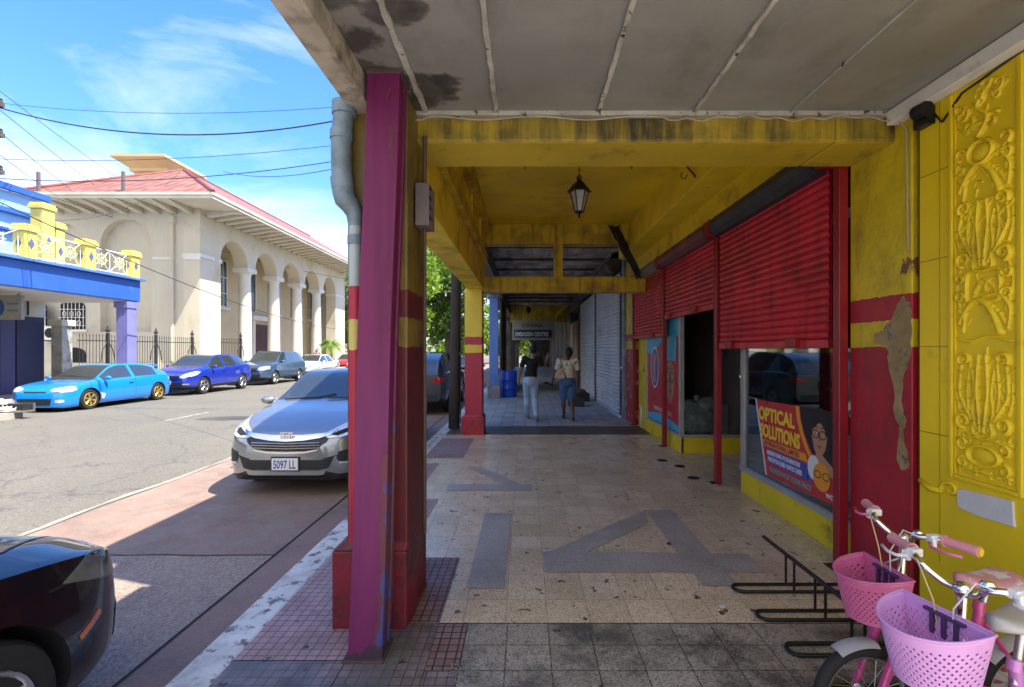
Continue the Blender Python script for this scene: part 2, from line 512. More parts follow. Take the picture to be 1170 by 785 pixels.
M['parking'] = concrete_mat('reddish_concrete', (.23, .175, .14), (.29, .22, .175), 0.12, (.24, .14, .11))
M['aggregate'] = concrete_mat('exposed_aggregate_concrete', (.27, .195, .155), (.33, .245, .195), .4)
M['gutterstrip'] = concrete_mat('pink_gutter_concrete', (.22, .14, .115), (.26, .17, .14), .1)
M['pave'] = concrete_mat('pale_pavement_concrete', (.34, .32, .28), (.42, .39, .34), .1)
M['kerbwhite'] = mat('worn_white_kerb_paint', (.62, .62, .60), .7, .15, 3, .4, 40, peel=(.17, .15, .14), pamt=(.53, .60), pscale=9, dirt=(.28, .25, .23), damt=(.5, .8), dscale=5)
M['linewhite'] = mat('worn_road_paint', (.34, .32, .28), .8, .2, 3, .2, 60, peel=(.18, .165, .15), pamt=(.46, .58), pscale=7)
M['linepale'] = mat('pale_concrete_edging', (.28, .25, .21), .8, .25, 3, .3, 60, peel=(.24, .19, .16), pamt=(.5, .62), pscale=7)

b = MB(); b.sheet(-900, 900, -300, 2500, ZR - .03)
struct(b.build('ground', M['ground']))
b = MB(); b.box(-14.8, -4.7, -60, 300, ZR - .026, ZR)
struct(b.build('road', M['asphalt']))
b = MB(); b.box(-4.7, -2.12, 4.06, 120, ZR - .026, ZR + .004)
struct(b.build('parking_lane', M['parking']))
b = MB(); b.box(-4.7, -2.12, -60, 4.056, ZR - .026, ZR + .003)
struct(b.build('gravelly_parking_lane', M['aggregate']))
b = MB(); b.box(-2.115, -1.722, -60, 120, ZR - .026, ZR + .010)
struct(b.build('gutter', M['gutterstrip']))
# wavy pale edging between asphalt and concrete, worn centre dashes, patch
b = MB()
ys = np.arange(-10, 80, .35); pts = [(-4.74 + .03*math.sin(y*2.1) + rng.uniform(-.02, .02), y, .03 + rng.uniform(0, .035)) for y in ys]
vs = []; fs = []
for x, y, w in pts: vs += [(x - w, y, ZR + .009), (x + w*.6, y, ZR + .009)]
for i in range(len(pts)-1): fs.append((2*i, 2*i+1, 2*i+3, 2*i+2))
b.add(vs, fs)
struct(b.build('road_edging', M['linepale']))
b = MB()
for k in range(8):
    y0 = 11.7 + k*5.2
    b.sheet(-8.95, -8.84, y0, y0+1.7, ZR+.004)
struct(b.build('centre_line', M['linewhite']))
b = MB()
pp = [(-8.3, 12.0), (-7.7, 11.85), (-6.6, 12.0), (-5.9, 12.3), (-6.4, 12.55), (-7.6, 12.6), (-8.2, 12.4)]
b.prism(pp, (0, 0, ZR+.0005), (1,0,0), (0,1,0), (0,0,1), .004)
struct(b.build('asphalt_patch', mat('fresh_asphalt_patch', (.06, .058, .055), .85, .3, 3, .4, 60)))
# cracks in the parking lane as thin dark joints
b = MB()
for yy in (4.06, 7.6, 11.5, 15.5):
    prev = None
    for x in np.linspace(-4.68, -2.13, 9):
        y = yy + rng.uniform(-.03, .03)
        if prev: b.quad((prev[0], prev[1]-.006, ZR+.0085), (x, y-.006, ZR+.0085), (x, y+.006, ZR+.0085), (prev[0], prev[1]+.006, ZR+.0085))
        prev = (x, y)
b.sheet(-2.135, -2.112, -10, 60, ZR+.013)
struct(b.build('joint', M['dark']))
# far pavement
b = MB(); b.box(-14.95, -14.8, 12.4, 120, ZR-.02, .0); b.box(-60, -14.95, 12.4, 120, ZR-.02, -.004)
struct(b.build('far_pavement', M['pave']))
b = MB(); b.box(-13.1, -12.95, -20, 12.3, ZR-.02, .02); b.box(-30, -13.1, -20, 12.3, ZR-.02, .005)
struct(b.build('corner_pavement', M['pave']))

# near pavement
M['slab'] = mat('dark_pavement_slab', (.10, .095, .09), .6, .3, 2, .3, 30, dirt=(.03, .035, .035), damt=(.4, .7), dscale=2.5)
b = MB(); b.box(-1.5, 6, .6, 46, ZR-.1, 0)
struct(b.build('pavement', M['slab']))
b = MB(); b.box(-1.72, -1.502, -9, 60, ZR-.1, .004)
k = b.build('kerb', M['kerbwhite'], bevel=.02); struct(k)
M['terrazzo'] = tiles('tan_terrazzo_tiles', (.56, .45, .31), (.72, .60, .44), .25, .26, .0022, (.09, .075, .06), (-.133, -.19), .27,
                      speck=((.30, .22, .14), (.72, .64, .50)), dirt=(.27, .20, .13), damt=(.50, .80), dscale=.9, spots=.655)
M['greytile'] = tiles('grimy_grey_tiles', (.30, .27, .23), (.42, .385, .33), .235, .205, .004, (.03, .028, .026), (-.133, -.12), .42,
                      speck=((.09, .085, .08), (.34, .31, .27)), dirt=(.035, .032, .03), damt=(.46, .60), dscale=2.1, spots=.68)
M['pinktile'] = tiles('small_red_grid_tiles', (.21, .125, .125), (.26, .16, .155), .052, .057, .0045, (.035, .026, .026), (-.004, -.01), .5,
                      dirt=(.06, .045, .045), damt=(.5, .75), dscale=1.6, spots=.72, bmp=.5)
M['pinktile2'] = tiles('worn_red_pavement_tiles', (.34, .21, .20), (.40, .26, .25), .054, .054, .003, (.07, .05, .05), (0, 0), .5,
                      dirt=(.09, .065, .06), damt=(.5, .78), dscale=1.4, spots=.70, bmp=.4, stain=None)
M['letter'] = mat('grey_speckled_terrazzo', (.165, .16, .165), .36, .1, 3)
def letter_mat():
    m, nt = newmat('dark_speckled_terrazzo')
    vo = nt("TexVoronoi"); nt.l.new(nt.co, vo.inputs["Vector"]); vo.inputs["Scale"].default_value = 190
    sp = nt("SeparateColor"); nt.l.new(vo.outputs["Color"], sp.inputs[0])
    c = nt.mix(nt.ramp(sp.outputs[0], .3, .8), (.27, .26, .25), (.49, .46, .42))
    c = nt.mix(nt.ramp(nt.noise(nt.co, 2, 6), .4, .8, 0, .5), c, (.12, .11, .10))
    nt.set(nt.bs.inputs["Base Color"], c); nt.bs.inputs["Roughness"].default_value = .36
    return m
M['letter'] = letter_mat()
M['grimepatch'] = tiles('grimy_mosaic', (.20, .15, .145), (.26, .20, .19), .054, .054, .003, (.06, .05, .05), (0, 0), .45, dirt=(.045, .05, .05), damt=(.38, .58), dscale=1.9, spots=.68, bmp=.4, stain=(.10, .105, .10))
M['threshold'] = mat('dark_threshold_stone', (.085, .07, .06), .5, .3, 4, .2, 30)
M['checker'] = tiles('pale_grey_pavers', (.42, .43, .44), (.29, .30, .31), .26, .26, .006, (.09, .09, .09), (0, 0), .5, dirt=(.12, .12, .12))

def sh(name, rects, z, m):
    b = MB()
    for x0, x1, y0, y1 in rects: b.sheet(x0, x1, y0, y1, z)
    return struct(b.build(name, m))
sh('terrazzo_floor', [(-1.5, 3.4, 2.79, 9.0)], .004, M['terrazzo'])
sh('grey_tiled_floor', [(-.33, 2.34, .6, 2.785)], .004, M['greytile'])
sh('threshold', [(-1.5, 2.5, 9.0, 10.0)], .005, M['threshold'])
sh('paver_floor', [(-1.5, 2.6, 10.0, 46)], .004, M['checker'])
sh('red_tiled_pavement', [(-1.5, -.925, 2.45, 4.3), (-1.5, -.925, 4.13+.2, 5.1), (-1.5, -1.2, 5.59, 6.7), (-1.5, -.92, 7.06, 8.6)], .008, M['pinktile2'])
sh('red_grid_tiles', [(-.921, -.50, 2.79, 3.66), (-.50, -.335, 2.37, 2.77)], .008, M['pinktile'])
sh('grimy_pavement', [(-1.5, -.922, .6, 2.446), (-.918, -.504, .6, 2.786), (-.5, -.334, .6, 2.366)], .006, M['grimepatch'])
b = MB(); b.box(-1.5, 14, -14, .595, ZR-.1, -.001)
struct(b.build('bounce_pavement', mat('bounce_concrete', (.62, .57, .49), .8, .1, .6, .2, 20)))  # unseen paving added behind the camera, kept pale to bounce sun inward
# inlaid figures in the terrazzo
b = MB(); U, V, W = (1,0,0), (0,1,0), (0,0,1)
b.sheet(-.39, -.135, 3.19, 4.66, .009)
b.add([(x, y, .009) for x, y in ((1.2, 4.75), (1.2, 3.22), (1.45, 3.22), (1.455, 4.75))], [(0,1,2,3)])
b.add([(x, y, .0092) for x, y in ((.14, 3.42), (1.73, 3.42), (1.73, 3.72), (.5, 3.77), (1.117, 4.38), (1.19, 4.75), (.23, 3.80), (.14, 3.76))],
      [(0,1,2,3), (0,3,6,7), (3,4,5,6)])
b.sheet(-.90, .07, 5.42, 5.66, .009)
b.add([(x, y, .0095) for x, y in ((-.78, 6.5), (-.6, 6.5), (-.05, 5.664), (-.25, 5.664))], [(0,1,2,3)])
struct(b.build('terrazzo_inlay', M['letter']))
# drain spots, leaf
b = MB()
for (x, y) in ((2.12, 6.55), (2.1, 5.95), (1.98, 6.9)):
    b.lathe([(0.0001, .0), (.075, 0), (.075, .003), (.0001, .003)], 20, (x, y, .005))
struct(b.build('floor_cap', M['dark']))

# ------------------------------------------------------------------ ornate yellow shop (nearest building)
def reroot(root, x, y):
    root.location = (x, y, 0)
    for ch in root.children:
        if ch.type == 'MESH' and not ch.get('_moved'):
            if ch.data.users == 1: ch.data.transform(Matrix.Translation((-x, -y, 0)))
            else: ch.location.x -= x; ch.location.y -= y
            for g in ch.children:
                if g.type == 'MESH': g.data.transform(Matrix.Translation((-x, -y, 0)))

def ceiling_mat():
    m, nt = newmat('stained_ceiling_sheet')
    n = nt.noise(nt.co, .8, 7, .55)
    c = nt.mix(nt.ramp(n, .3, .7), (.19, .188, .182), (.265, .262, .255))
    c = nt.mix(nt.ramp(nt.noise(nt.map(nt.co, loc=(3,3,3)), 1.6, 6), .5, .8, 0, .5), c, (.16, .14, .11))
    ns = nt.noise(nt.co, 9, 6, .6)
    for (x, y, r) in ((-.66, 1.85, .10), (-.60, 2.1, .13), (-.50, 2.1, .09), (-.55, 2.75, .17), (-.45, 2.7, .12), (-.66, 2.9, .14), (-.83, 2.0, .12), (-.82, 2.3, .12), (-.83, 1.7, .13), (-.83, 2.6, .16), (-.6, 1.5, .1)):
        d = nt("VectorMath", operation='DISTANCE'); nt.l.new(nt.co, d.inputs[0]); d.inputs[1].default_value = (x - 2.35, y, 3.1)
        dd = nt.math('ADD', nt.math('DIVIDE', d.outputs["Value"], r), nt.ramp(ns, .25, .75, -.55, .55))
        c = nt.mix(nt.ramp(dd, .62, .95, .85, 0), c, (.035, .033, .036))
        ring = nt.math('MULTIPLY', nt.ramp(dd, .7, .8, 0, 1), nt.ramp(dd, .8, .9, 1, 0))
        c = nt.mix(nt.math('MULTIPLY', ring, .6), c, (.10, .095, .10))
    c = nt.mix(nt.ramp(nt.noise(nt.map(nt.co, loc=(7, 3, 3), scale=(1, .6, 1)), 2.6, 9, .68), .52, .72, 0, .55), c, (.10, .095, .085))
    c = nt.mix(nt.ramp(nt.noise(nt.map(nt.co, loc=(1, 9, 3), scale=(.5, 1.6, 1)), 1.3, 8, .6), .5, .75, 0, .5), c, (.36, .35, .33))
    nt.set(nt.bs.inputs["Base Color"], c); nt.bs.inputs["Roughness"].default_value = .42
    bump(nt, nt.noise(nt.co, 2.2, 5), .3, .03)
    return m

shopA = thing('ornate_shop_building', 'bright yellow shop wall with moulded ornament panel under a stained grey porch ceiling', 'building')
b = MB(); b.box(2.35, 2.75, .7, 2.84, 0, 3.16); wallA = b.build('wall', M['yellow_wall'], shopA)
b = MB(); b.box(2.39, 2.75, 2.842, 2.898, 0, 3.16); b.build('wall_recess', mat('recess_shade_paint', (.10, .07, .02), .7, .3, 5, .4, 30), shopA)  # recess strip coloured dark in place of its shade
# block joints, panel frame mouldings
b = MB()
for z in (1.12, 1.62, 2.12, 2.62):
    b.box(2.3475, 2.352, 2.64, 2.835, z-.0025, z+.0025); b.box(2.3475, 2.352, 1.2, 2.24, z-.0025+.03, z+.0025+.03)
b.box(2.3475, 2.352, 2.70, 2.7035, .4, 3.1); b.box(2.3475, 2.352, 2.215, 2.2185, .4, 3.1)
b.build('joint', mat('wall_joint_paint', (.38, .27, .01), .6, .1, 3), shopA)  # darker yellow strips marking the block joints
b = MB()
y0, y1, z0, z1 = 2.245, 2.635, .90, 3.0
for (a, c, w, d) in ((0, 0, .022, .016), (.026, .026, .012, .009)):
    Y0, Y1, Z0, Z1 = y0+a, y1-a, z0+a, z1
    b.box(2.352-d, 2.352, Y0, Y0+w, Z0, Z1); b.box(2.352-d, 2.352, Y1-w, Y1, Z0, Z1)
    b.box(2.352-d, 2.352, Y0+w, Y1-w, Z0, Z0+w)
b.build('panel_frame', M['yellow_wall'], shopA, bevel=.005)
# the relief: a height field made of scrolls, leaves and cartouches
def relief():
    Wd, Ht = .315, 2.03
    nu, nv = 96, 620
    u = np.linspace(0, Wd, nu); v = np.linspace(0, Ht, nv)
    UU, VV = np.meshgrid(u, v); H = np.zeros_like(UU)
    cx = Wd/2
    def stroke(P, w0, w1, h):
        nonlocal H
        P = np.array(P); n = len(P)-1
        lo = P.min(0) - max(w0, w1)*1.1; hi = P.max(0) + max(w0, w1)*1.1
        i0, i1 = np.searchsorted(v, [lo[1], hi[1]]); j0, j1 = np.searchsorted(u, [lo[0], hi[0]])
        if i1 <= i0 or j1 <= j0: return
        uu = UU[i0:i1, j0:j1]; vv = VV[i0:i1, j0:j1]; best = np.zeros_like(uu)
        for k in range(n):
            a, c = P[k], P[k+1]; d = c-a; L = max((d**2).sum(), 1e-12)
            t = np.clip(((uu-a[0])*d[0] + (vv-a[1])*d[1])/L, 0, 1)
            dist = np.hypot(uu-a[0]-t*d[0], vv-a[1]-t*d[1])
            w = (w0 + (w1-w0)*(k+t)/n)*.9
            best = np.maximum(best, h*np.clip(1-(dist/w)**2, 0, 1)**.75*(.5+.5*w/max(w0, w1)))
        H[i0:i1, j0:j1] = np.maximum(H[i0:i1, j0:j1], best*.9)
    def both(fn):
        for s in (-1, 1): fn(lambda x, y: (cx + s*x, y))
    def fringe(Q, w):
        for i in range(4, len(Q)-2, 4):
            t_ = Q[i+1]-Q[i-1]; t_ = t_/max(np.hypot(*t_), 1e-6); n_ = np.array([-t_[1], t_[0]])
            for sd in (-1, 1):
                a = Q[i]; b1 = a + n_*sd*w*1.5 + t_*.010; b2 = a + n_*sd*w*2.3 + t_*.030
                stroke([a, (a+b1)/2, b1, (b1+b2)/2+n_*sd*.002, b2], .0085, .0035, .021)
    def spiral(c, r0, r1, a0, turns, w0, w1, h, T):
        P = []
        for i in range(26):
            t = i/25; r = r0 + (r1-r0)*t; a = a0 + turns*2*math.pi*t
            P.append(T(c[0] + r*math.cos(a), c[1] + r*math.sin(a)))
        stroke(P, w0, w1, h)
    def curve(pts, w0, w1, h, T):
        P = np.array([T(*p) for p in pts]); Q = []
        for i in range(len(P)-1):
            p0, p1, p2, p3 = P[max(i-1,0)], P[i], P[i+1], P[min(i+2, len(P)-1)]
            for k in range(6):
                t = k/6
                Q.append(.5*((2*p1)+(-p0+p2)*t+(2*p0-5*p1+4*p2-p3)*t*t+(-p0+3*p1-3*p2+p3)*t**3))
        Q.append(P[-1]); stroke(Q, w0, w1, h)
        if w0 >= .013 and len(Q) > 12: fringe(np.array(Q), w0)
    def boss(x, y, rx, ry, h, rim=True):
        nonlocal H
        d = np.hypot((UU-x)/rx, (VV-y)/ry)
        H = np.maximum(H, h*np.sqrt(np.clip(1-d**2, 0, 1))*.8)
        if rim: H = np.maximum(H, h*.9*np.sqrt(np.clip(1-((d-1.28)/.2)**2, 0, 1)))
        H[(d > 1.0) & (d < 1.09)] *= .2
    # flat ground shape behind the foliage
    jit = lambda: rng.uniform(-.004, .004)
    def cartouche_oval(y):
        boss(cx, y, .066, .040, .030)
        both(lambda T: (spiral((.112, y+.05), .030, .006, -1.5, 1.3, .012, .006, .030, T),
                        spiral((.112, y-.05), .028, .006, 1.5, -1.3, .012, .006, .028, T),
                        curve([(0, y-.078), (.05, y-.085), (.10, y-.07), (.14, y-.085)], .013, .008, .028, T),
                        curve([(0, y+.085), (.05, y+.092), (.10, y+.078), (.14, y+.09)], .013, .008, .028, T)))
    def cartouche_box(y):
        both(lambda T: (curve([(0, y+.075), (.07, y+.08), (.10, y+.06)], .012, .010, .028, T),
                        curve([(0, y-.075), (.07, y-.08), (.10, y-.06)], .012, .010, .028, T),
                        curve([(.085, y-.07), (.092, y), (.085, y+.07)], .010, .010, .028, T),
                        spiral((.128, y+.055), .028, .005, 3.1, 1.4, .013, .006, .034, T),
                        spiral((.126, y-.05), .030, .005, 3.1, -1.4, .014, .006, .034, T),
                        curve([(.13, y-.1), (.15, y), (.13, y+.1)], .010, .006, .02, T)))
        curve([(-.05, y-.03), (0, y+.03), (.06, y-.02)], .02, .012, .018, lambda a, c: (cx+a, c))
    def plume(y, h):
        """scrolls turning outwards at the foot, fluted leaves rising and spreading"""
        both(lambda T: (spiral((.105, y+.045), .040, .006, -1.2, 1.5, .016, .007, .036, T),
                        curve([(.01, y), (.02, y+.12), (.03, y+.22), (.02, y+h*.98)], .013, .009, .034, T),
                        curve([(.03, y+.01), (.055, y+.10), (.045, y+.2), (.06, y+h*.8)], .011, .006, .028, T),
                        curve([(.06, y+.06), (.10, y+.13), (.13, y+.2), (.12, y+h*.85)], .016, .006, .030, T),
                        curve([(.075, y+.11), (.085, y+.2), (.07, y+h*.9)], .013, .005, .026, T),
                        curve([(.13, y+.1), (.148, y+.17), (.145, y+.26)], .010, .004, .022, T),
                        spiral((.10, y+h*.93), .036, .008, -.5, 1.3, .014, .006, .034, T),
                        curve([(.045, y+.04), (.05, y-.01), (.02, y-.03)], .012, .008, .03, T)))
        boss(cx, y+.01, .02, .028, .03, False)
    def bird(y):
        T = lambda a, c: (cx+a, c)
        curve([(-.13, y), (-.07, y+.09), (-.01, y+.11), (.05, y+.05), (.09, y-.05)], .016, .026, .036, T)
        curve([(-.13, y+.07), (-.10, y+.02), (-.11, y-.05)], .010, .006, .03, T)
        curve([(.10, y+.13), (.14, y+.06), (.13, y-.03)], .014, .008, .03, T)
        curve([(.02, y+.13), (.08, y+.14), (.13, y+.15)], .013, .008, .03, T)
        curve([(-.14, y-.085), (-.06, y-.10), (.03, y-.075), (.14, y-.10)], .012, .010, .026, T)
        for k in range(4):
            curve([(.03+.02*k, y+.10-.02*k), (.07+.02*k, y+.02-.02*k), (.08+.02*k, y-.05)], .009, .004, .026, T)
    def foliage(y, h):
        T = lambda a, c: (cx+a, c)
        for k in range(15):
            a = rng.uniform(-.12, .12); c = y + rng.uniform(.03, h-.03); r = rng.uniform(.022, .042)
            spiral((a, c), r, .004, rng.uniform(0, 6), rng.choice([-1.2, 1.2]), .013, .006, rng.uniform(.02, .036), T)
        curve([(-.02, y), (.03, y+.08), (-.03, y+.16), (.05, y+.25), (0, y+h)], .016, .010, .036, T)
    cartouche_oval(.11); plume(.235, .40); bird(.80); cartouche_box(.985); plume(1.09, .34); bird(1.5)
    boss(cx-.01, 1.675, .052, .046, .036)
    both(lambda T: (spiral((.115, 1.70), .034, .005, -1, 1.3, .013, .006, .032, T), spiral((.12, 1.62), .028, .005, 1, -1.3, .012, .006, .03, T)))
    foliage(1.76, .27)
    # fluting and tool marks
    for k in range(46):
        y = rng.uniform(.03, Ht-.03); x = rng.uniform(.02, Wd-.02); a = rng.uniform(0, 6.28); L = rng.uniform(.02, .05)
        curve([(x, y), (x+L*math.cos(a), y+L*math.sin(a)), (x+1.6*L*math.cos(a+.7), y+1.6*L*math.sin(a+.7))], .008, .003, .016, lambda p, q: (p, q))
    
    return u, v, H
u_, v_, H_ = relief()
vs = [(2.350 - float(H_[i, j])*.82 + .003, 2.60 - float(u_[j]), .945 + float(v_[i])) for i in range(len(v_)) for j in range(len(u_))]
nu = len(u_); fs = [(i*nu+j, i*nu+j+1, (i+1)*nu+j+1, (i+1)*nu+j) for i in range(len(v_)-1) for j in range(nu-1)
                    if H_[i:i+2, j:j+2].max() > .0005]
b = MB(); b.add(vs, fs)
M['relief'] = mat('relief_yellow_paint', (.82, .60, .009), .6, .08, 2, .1, 40, dirt=(.34, .22, .01), damt=(.5, .85), dscale=6)
b.build('relief_panel', M['relief'], shopA, smooth=True)
# small console scroll at the panel's foot
b = MB(); P = []
for i in range(22):
    t = i/21; a = -.4 + t*7; r = .05*(1-t)+.008
    P.append((2.345, 2.63 + r*math.cos(a), .83 + r*math.sin(a)*.8))
b.tube(P, [.014*(1-.5*i/21) for i in range(22)], 8)
b.tube([(2.345, 2.68, .81), (2.343, 2.75, .80), (2.345, 2.83, .83)], [.014, .02, .016], 8)
b.build('console_scroll', M['yellow_wall'], shopA, smooth=True)
# ceiling
b = MB(); b.box(-.87, 2.35, .7, 3.027, 3.10, 3.16); b.build('ceiling', ceiling_mat(), shopA)  # stops short of the camera so sun reaches the paving behind
b = MB(); b.box(-.9, 14, .7, 3.0, 3.162, 3.24); b.build('roof', M['gutter'], shopA)
b = MB(); b.box(13.6, 14, .7, 3.0, 0, 3.16); b.box(2.752, 13.6, .7, .9, 0, 3.16); b.build('back_wall', M['darkwall'], shopA)
for (x, w, r) in ((-.62, .030, 1), (-.18, .026, 1), (.46, .024, 1), (1.06, .022, 1), (1.66, .007, 0), (-.78, .02, 2)):
    b = MB(); ya = 2.55 if r == 2 else 0.72
    N = 34; path = []
    for i in range(N):
        y = ya + (3.01-ya)*i/(N-1); j = rng.uniform(-.003, .003) if r else 0
        path.append((x+j, y, 3.098 - (abs(rng.normal(0, .004)) if r else .001)))
    for i in range(N-1):
        (xa, yA, za), (xb, yB, zb) = path[i], path[i+1]
        w1 = w*.5*(1+rng.uniform(-.15, .1))
        b.hexa([(xa-w1, yA, za-.012), (xa+w1, yA, za-.012), (xb+w1, yB-.0015, zb-.012), (xb-w1, yB-.0015, zb-.012),
                (xa-w1, yA, 3.101), (xa+w1, yA, 3.101), (xb+w1, yB-.0015, 3.101), (xb-w1, yB-.0015, 3.101)])
    b.build('ceiling_strip', M['strip'], shopA)
b = MB(); b.box(-.87, 2.3, 2.985, 3.026, 3.07, 3.099); b.build('ceiling_strip', M['strip'], shopA)
b = MB(); b.box(2.27, 2.348, .7, 3.0, 3.01, 3.097); b.build('cornice_trim', M['white'], shopA, bevel=.006)
b = MB(); b.box(-1.0, -.872, .7, 2.98, 2.965, 3.26)
b.build('canopy_edge', M['gutter'], shopA, bevel=.01)
reroot(shopA, 2.35, 0)
shopA.location.z = 0
# magenta steel post
def post_mat():
    m, nt = newmat('peeling_magenta_paint')
    sp = nt("SeparateXYZ"); nt.l.new(nt.co, sp.inputs[0])
    n = nt.noise(nt.map(nt.co, scale=(1.2, 1.2, .5)), 6, 8, .65)
    n2 = nt.noise(nt.map(nt.co, scale=(6, 6, .4), loc=(2, 1, 0)), 3, 6)
    c = nt.mix(nt.ramp(n2, .3, .7), (.10, .008, .056), (.155, .015, .085))
    # bands: red-purple above, lighter mauve below about head height
    c = nt.mix(nt.ramp(sp.outputs["Z"], 1.2, 1.7, .35, 0), c, (.17, .036, .135))
    low = nt.ramp(sp.outputs["Z"], .1, 1.5, .20, -.12)
    xs = nt.ramp(sp.outputs["X"], .02, .085, -.35, .20)
    msk = nt.math('ADD', nt.math('ADD', n, low), xs)
    c = nt.mix(nt.ramp(msk, .66, .675), c, (.12, .035, .05))
    c = nt.mix(nt.ramp(nt.math('ADD', msk, nt.ramp(nt.noise(nt.map(nt.co, loc=(5,5,5)), 9, 5), .3, .7, -.1, .1)), .80, .81), c, (.06, .06, .20))
    lo2 = nt.math('ADD', nt.ramp(sp.outputs["Z"], 0, .12, .35, 0), n)
    c = nt.mix(nt.ramp(lo2, .70, .74), c, (.05, .03, .05))
    nt.set(nt.bs.inputs["Base Color"], c); nt.bs.inputs["Roughness"].default_value = .5; nt.bs.inputs['Specular IOR Level'].default_value = .3
    hgt = nt.math('SUBTRACT', nt.math('MULTIPLY', nt.noise(nt.co, 18, 5), .5), nt.ramp(msk, .655, .68))
    bump(nt, hgt, .5, .006)
    return m
post = thing('porch_post', 'magenta steel post with peeling paint at the near pavement edge holding up the grey ceiling', 'post', (-.822, 2.52, 0))
b = MB(); dx, dy = .065, .10
w, d = .0875, .08
prof = [(-w, -d), (w, -d), (w, -d+.028), (w-.012, -d+.032), (w-.012, d-.032), (w, d-.028), (w, d), (-w, d)]
N = 14
vs = []
for i in range(N+1):
    t = i/N; z = 3.099*t
    for (x, y) in prof: vs.append((x + dx*t + .004*math.sin(t*9), y + dy*t, z))
n = len(prof)
fs = [(i*n+k, i*n+(k+1) % n, (i+1)*n+(k+1) % n, (i+1)*n+k) for i in range(N) for k in range(n)] + [tuple(range(n)), tuple(N*n+k for k in range(n))]
b.add(vs, fs); b.build('shaft', post_mat(), post, bevel=.004)
b = MB(); b.box(-.11, .10, -.10, .10, .0, .02); b.box(-.09+dx, .10+dx, -.09+dy, .09+dy, 3.07, 3.098)
b.build('end_plate', mat('rusty_plate', (.07, .04, .04), .7, .3, 9, .5, 40), post, bevel=.004)

# rainwater pipe
pipe = thing('drain_pipe', 'grey plastic rainwater pipe with elbow dropping from the porch edge beside the magenta post', 'pipe', (-1.07, 2.83, 0))
b = MB()
b.tube([(.045, -.13, 2.965), (.03, -.13, 2.80), (.03, -.13, 2.64)], .056, 20)
b.build('upper_pipe', M['pipe'], pipe, smooth='auto')
for p_, q_, r_ in (((.045, -.13, 3.0), (.045, -.13, 2.93), .066), ((.031, -.13, 2.84), (.03, -.13, 2.79), .062)): MB().tube([p_, q_], r_, 20).build('collar', M['pipe'], pipe, smooth='auto')
b = MB(); b.tube([(.03, -.13, 2.58), (.035, -.12, 2.52)], .0615, 20)
b.build('collar', M['pipe'], pipe, smooth='auto'); MB().tube([(.104, -.12, 2.25), (.104, -.12, 2.20)], .042, 18).build('collar', M['pipe'], pipe, smooth='auto')
b = MB(); b.tube([(.03, -.13, 2.66), (.032, -.128, 2.56), (.036, -.118, 2.50), (.048, -.118, 2.455), (.078, -.115, 2.42), (.098, -.115, 2.37), (.104, -.12, 2.30)], [.055, .056, .060, .060, .054, .044, .036], 20)
b.build('elbow', M['pipe'], pipe, smooth='auto')
b = MB(); b.tube([(.104, -.12, 2.32), (.104, -.12, 1.96)], .034, 18); b.build('lower_pipe', mat('pale_pipe', (.40, .47, .49), .45, .1, 5), pipe, smooth='auto')
b = MB(); b.tube([(.104, -.12, 1.958), (.104, -.12, .505)], .034, 18); b.build('painted_pipe', banded('pipe_band_paint', [(0, (.40,.02,.045)), (1.6, (.55,.45,.12)), (1.77, (.42,.02,.05))]), pipe, smooth='auto')

# cable conduit, sensor lamp
b = MB(); P = []
for i in range(60):
    x = -.74 + 3.02*i/59; P.append((x, 2.97, 3.045 + .012*math.sin(i*.5) + .012*math.sin(i*1.7)*(i > 30) - .02*(i < 3)))
P = [(-.755, 2.98, 2.3), (-.758, 2.98, 2.8), (-.755, 2.975, 2.98)] + P + [(2.30, 2.95, 3.03), (2.335, 2.92, 2.95), (2.34, 2.915, 2.2)]
b.tube(P, .0045, 6)
tag(b.build('cable', mat('pale_cable', (.36, .34, .30), .6, .2, 8), smooth=True), 'thin pale cable clipped along the top of the yellow beam under the grey ceiling', 'cable')
sl = thing('sensor_lamp', 'small black sensor lamp at the corner of the porch ceiling and yellow wall', 'lamp', (2.30, 2.78, 3.0))
b = MB(); b.tube([(-.02, 0, -.02), (-.02, -.075, -.028)], .042, 18); b.build('housing', M['black_metal'], sl, smooth='auto')
b = MB(); b.box(.0, .05, -.05, .05, -.10, .005); b.build('bracket', M['black_metal'], sl, bevel=.004)
b = MB(); b.tube([(.045, -.05, -.05), (.042, -.10, -.12), (.045, -.22, -.02), (.045, -.6, .02)], .006, 6); b.build('lead', M['black_metal'], sl, smooth=True)
# blank plaque on the yellow wall
m_pl = mat('scuffed_white_plaque', (.62, .63, .66), .5, .08, 6, .1, 50, dirt=(.3, .3, .33), damt=(.6, .75), dscale=9)
b = MB(); b.prism([(2.585, .755), (2.585, .845), (2.55, .855), (2.40, .868), (2.29, .872), (2.285, .78), (2.28, .752), (2.45, .742), (2.56, .748)],
                  (2.3505, 0, 0), (0,1,0), (0,0,1), (-1,0,0), .012)
pq = b.build('plaque', m_pl, bevel=.003); tag(pq, 'scuffed blank white plaque on the yellow wall under the ornament panel', 'plaque')
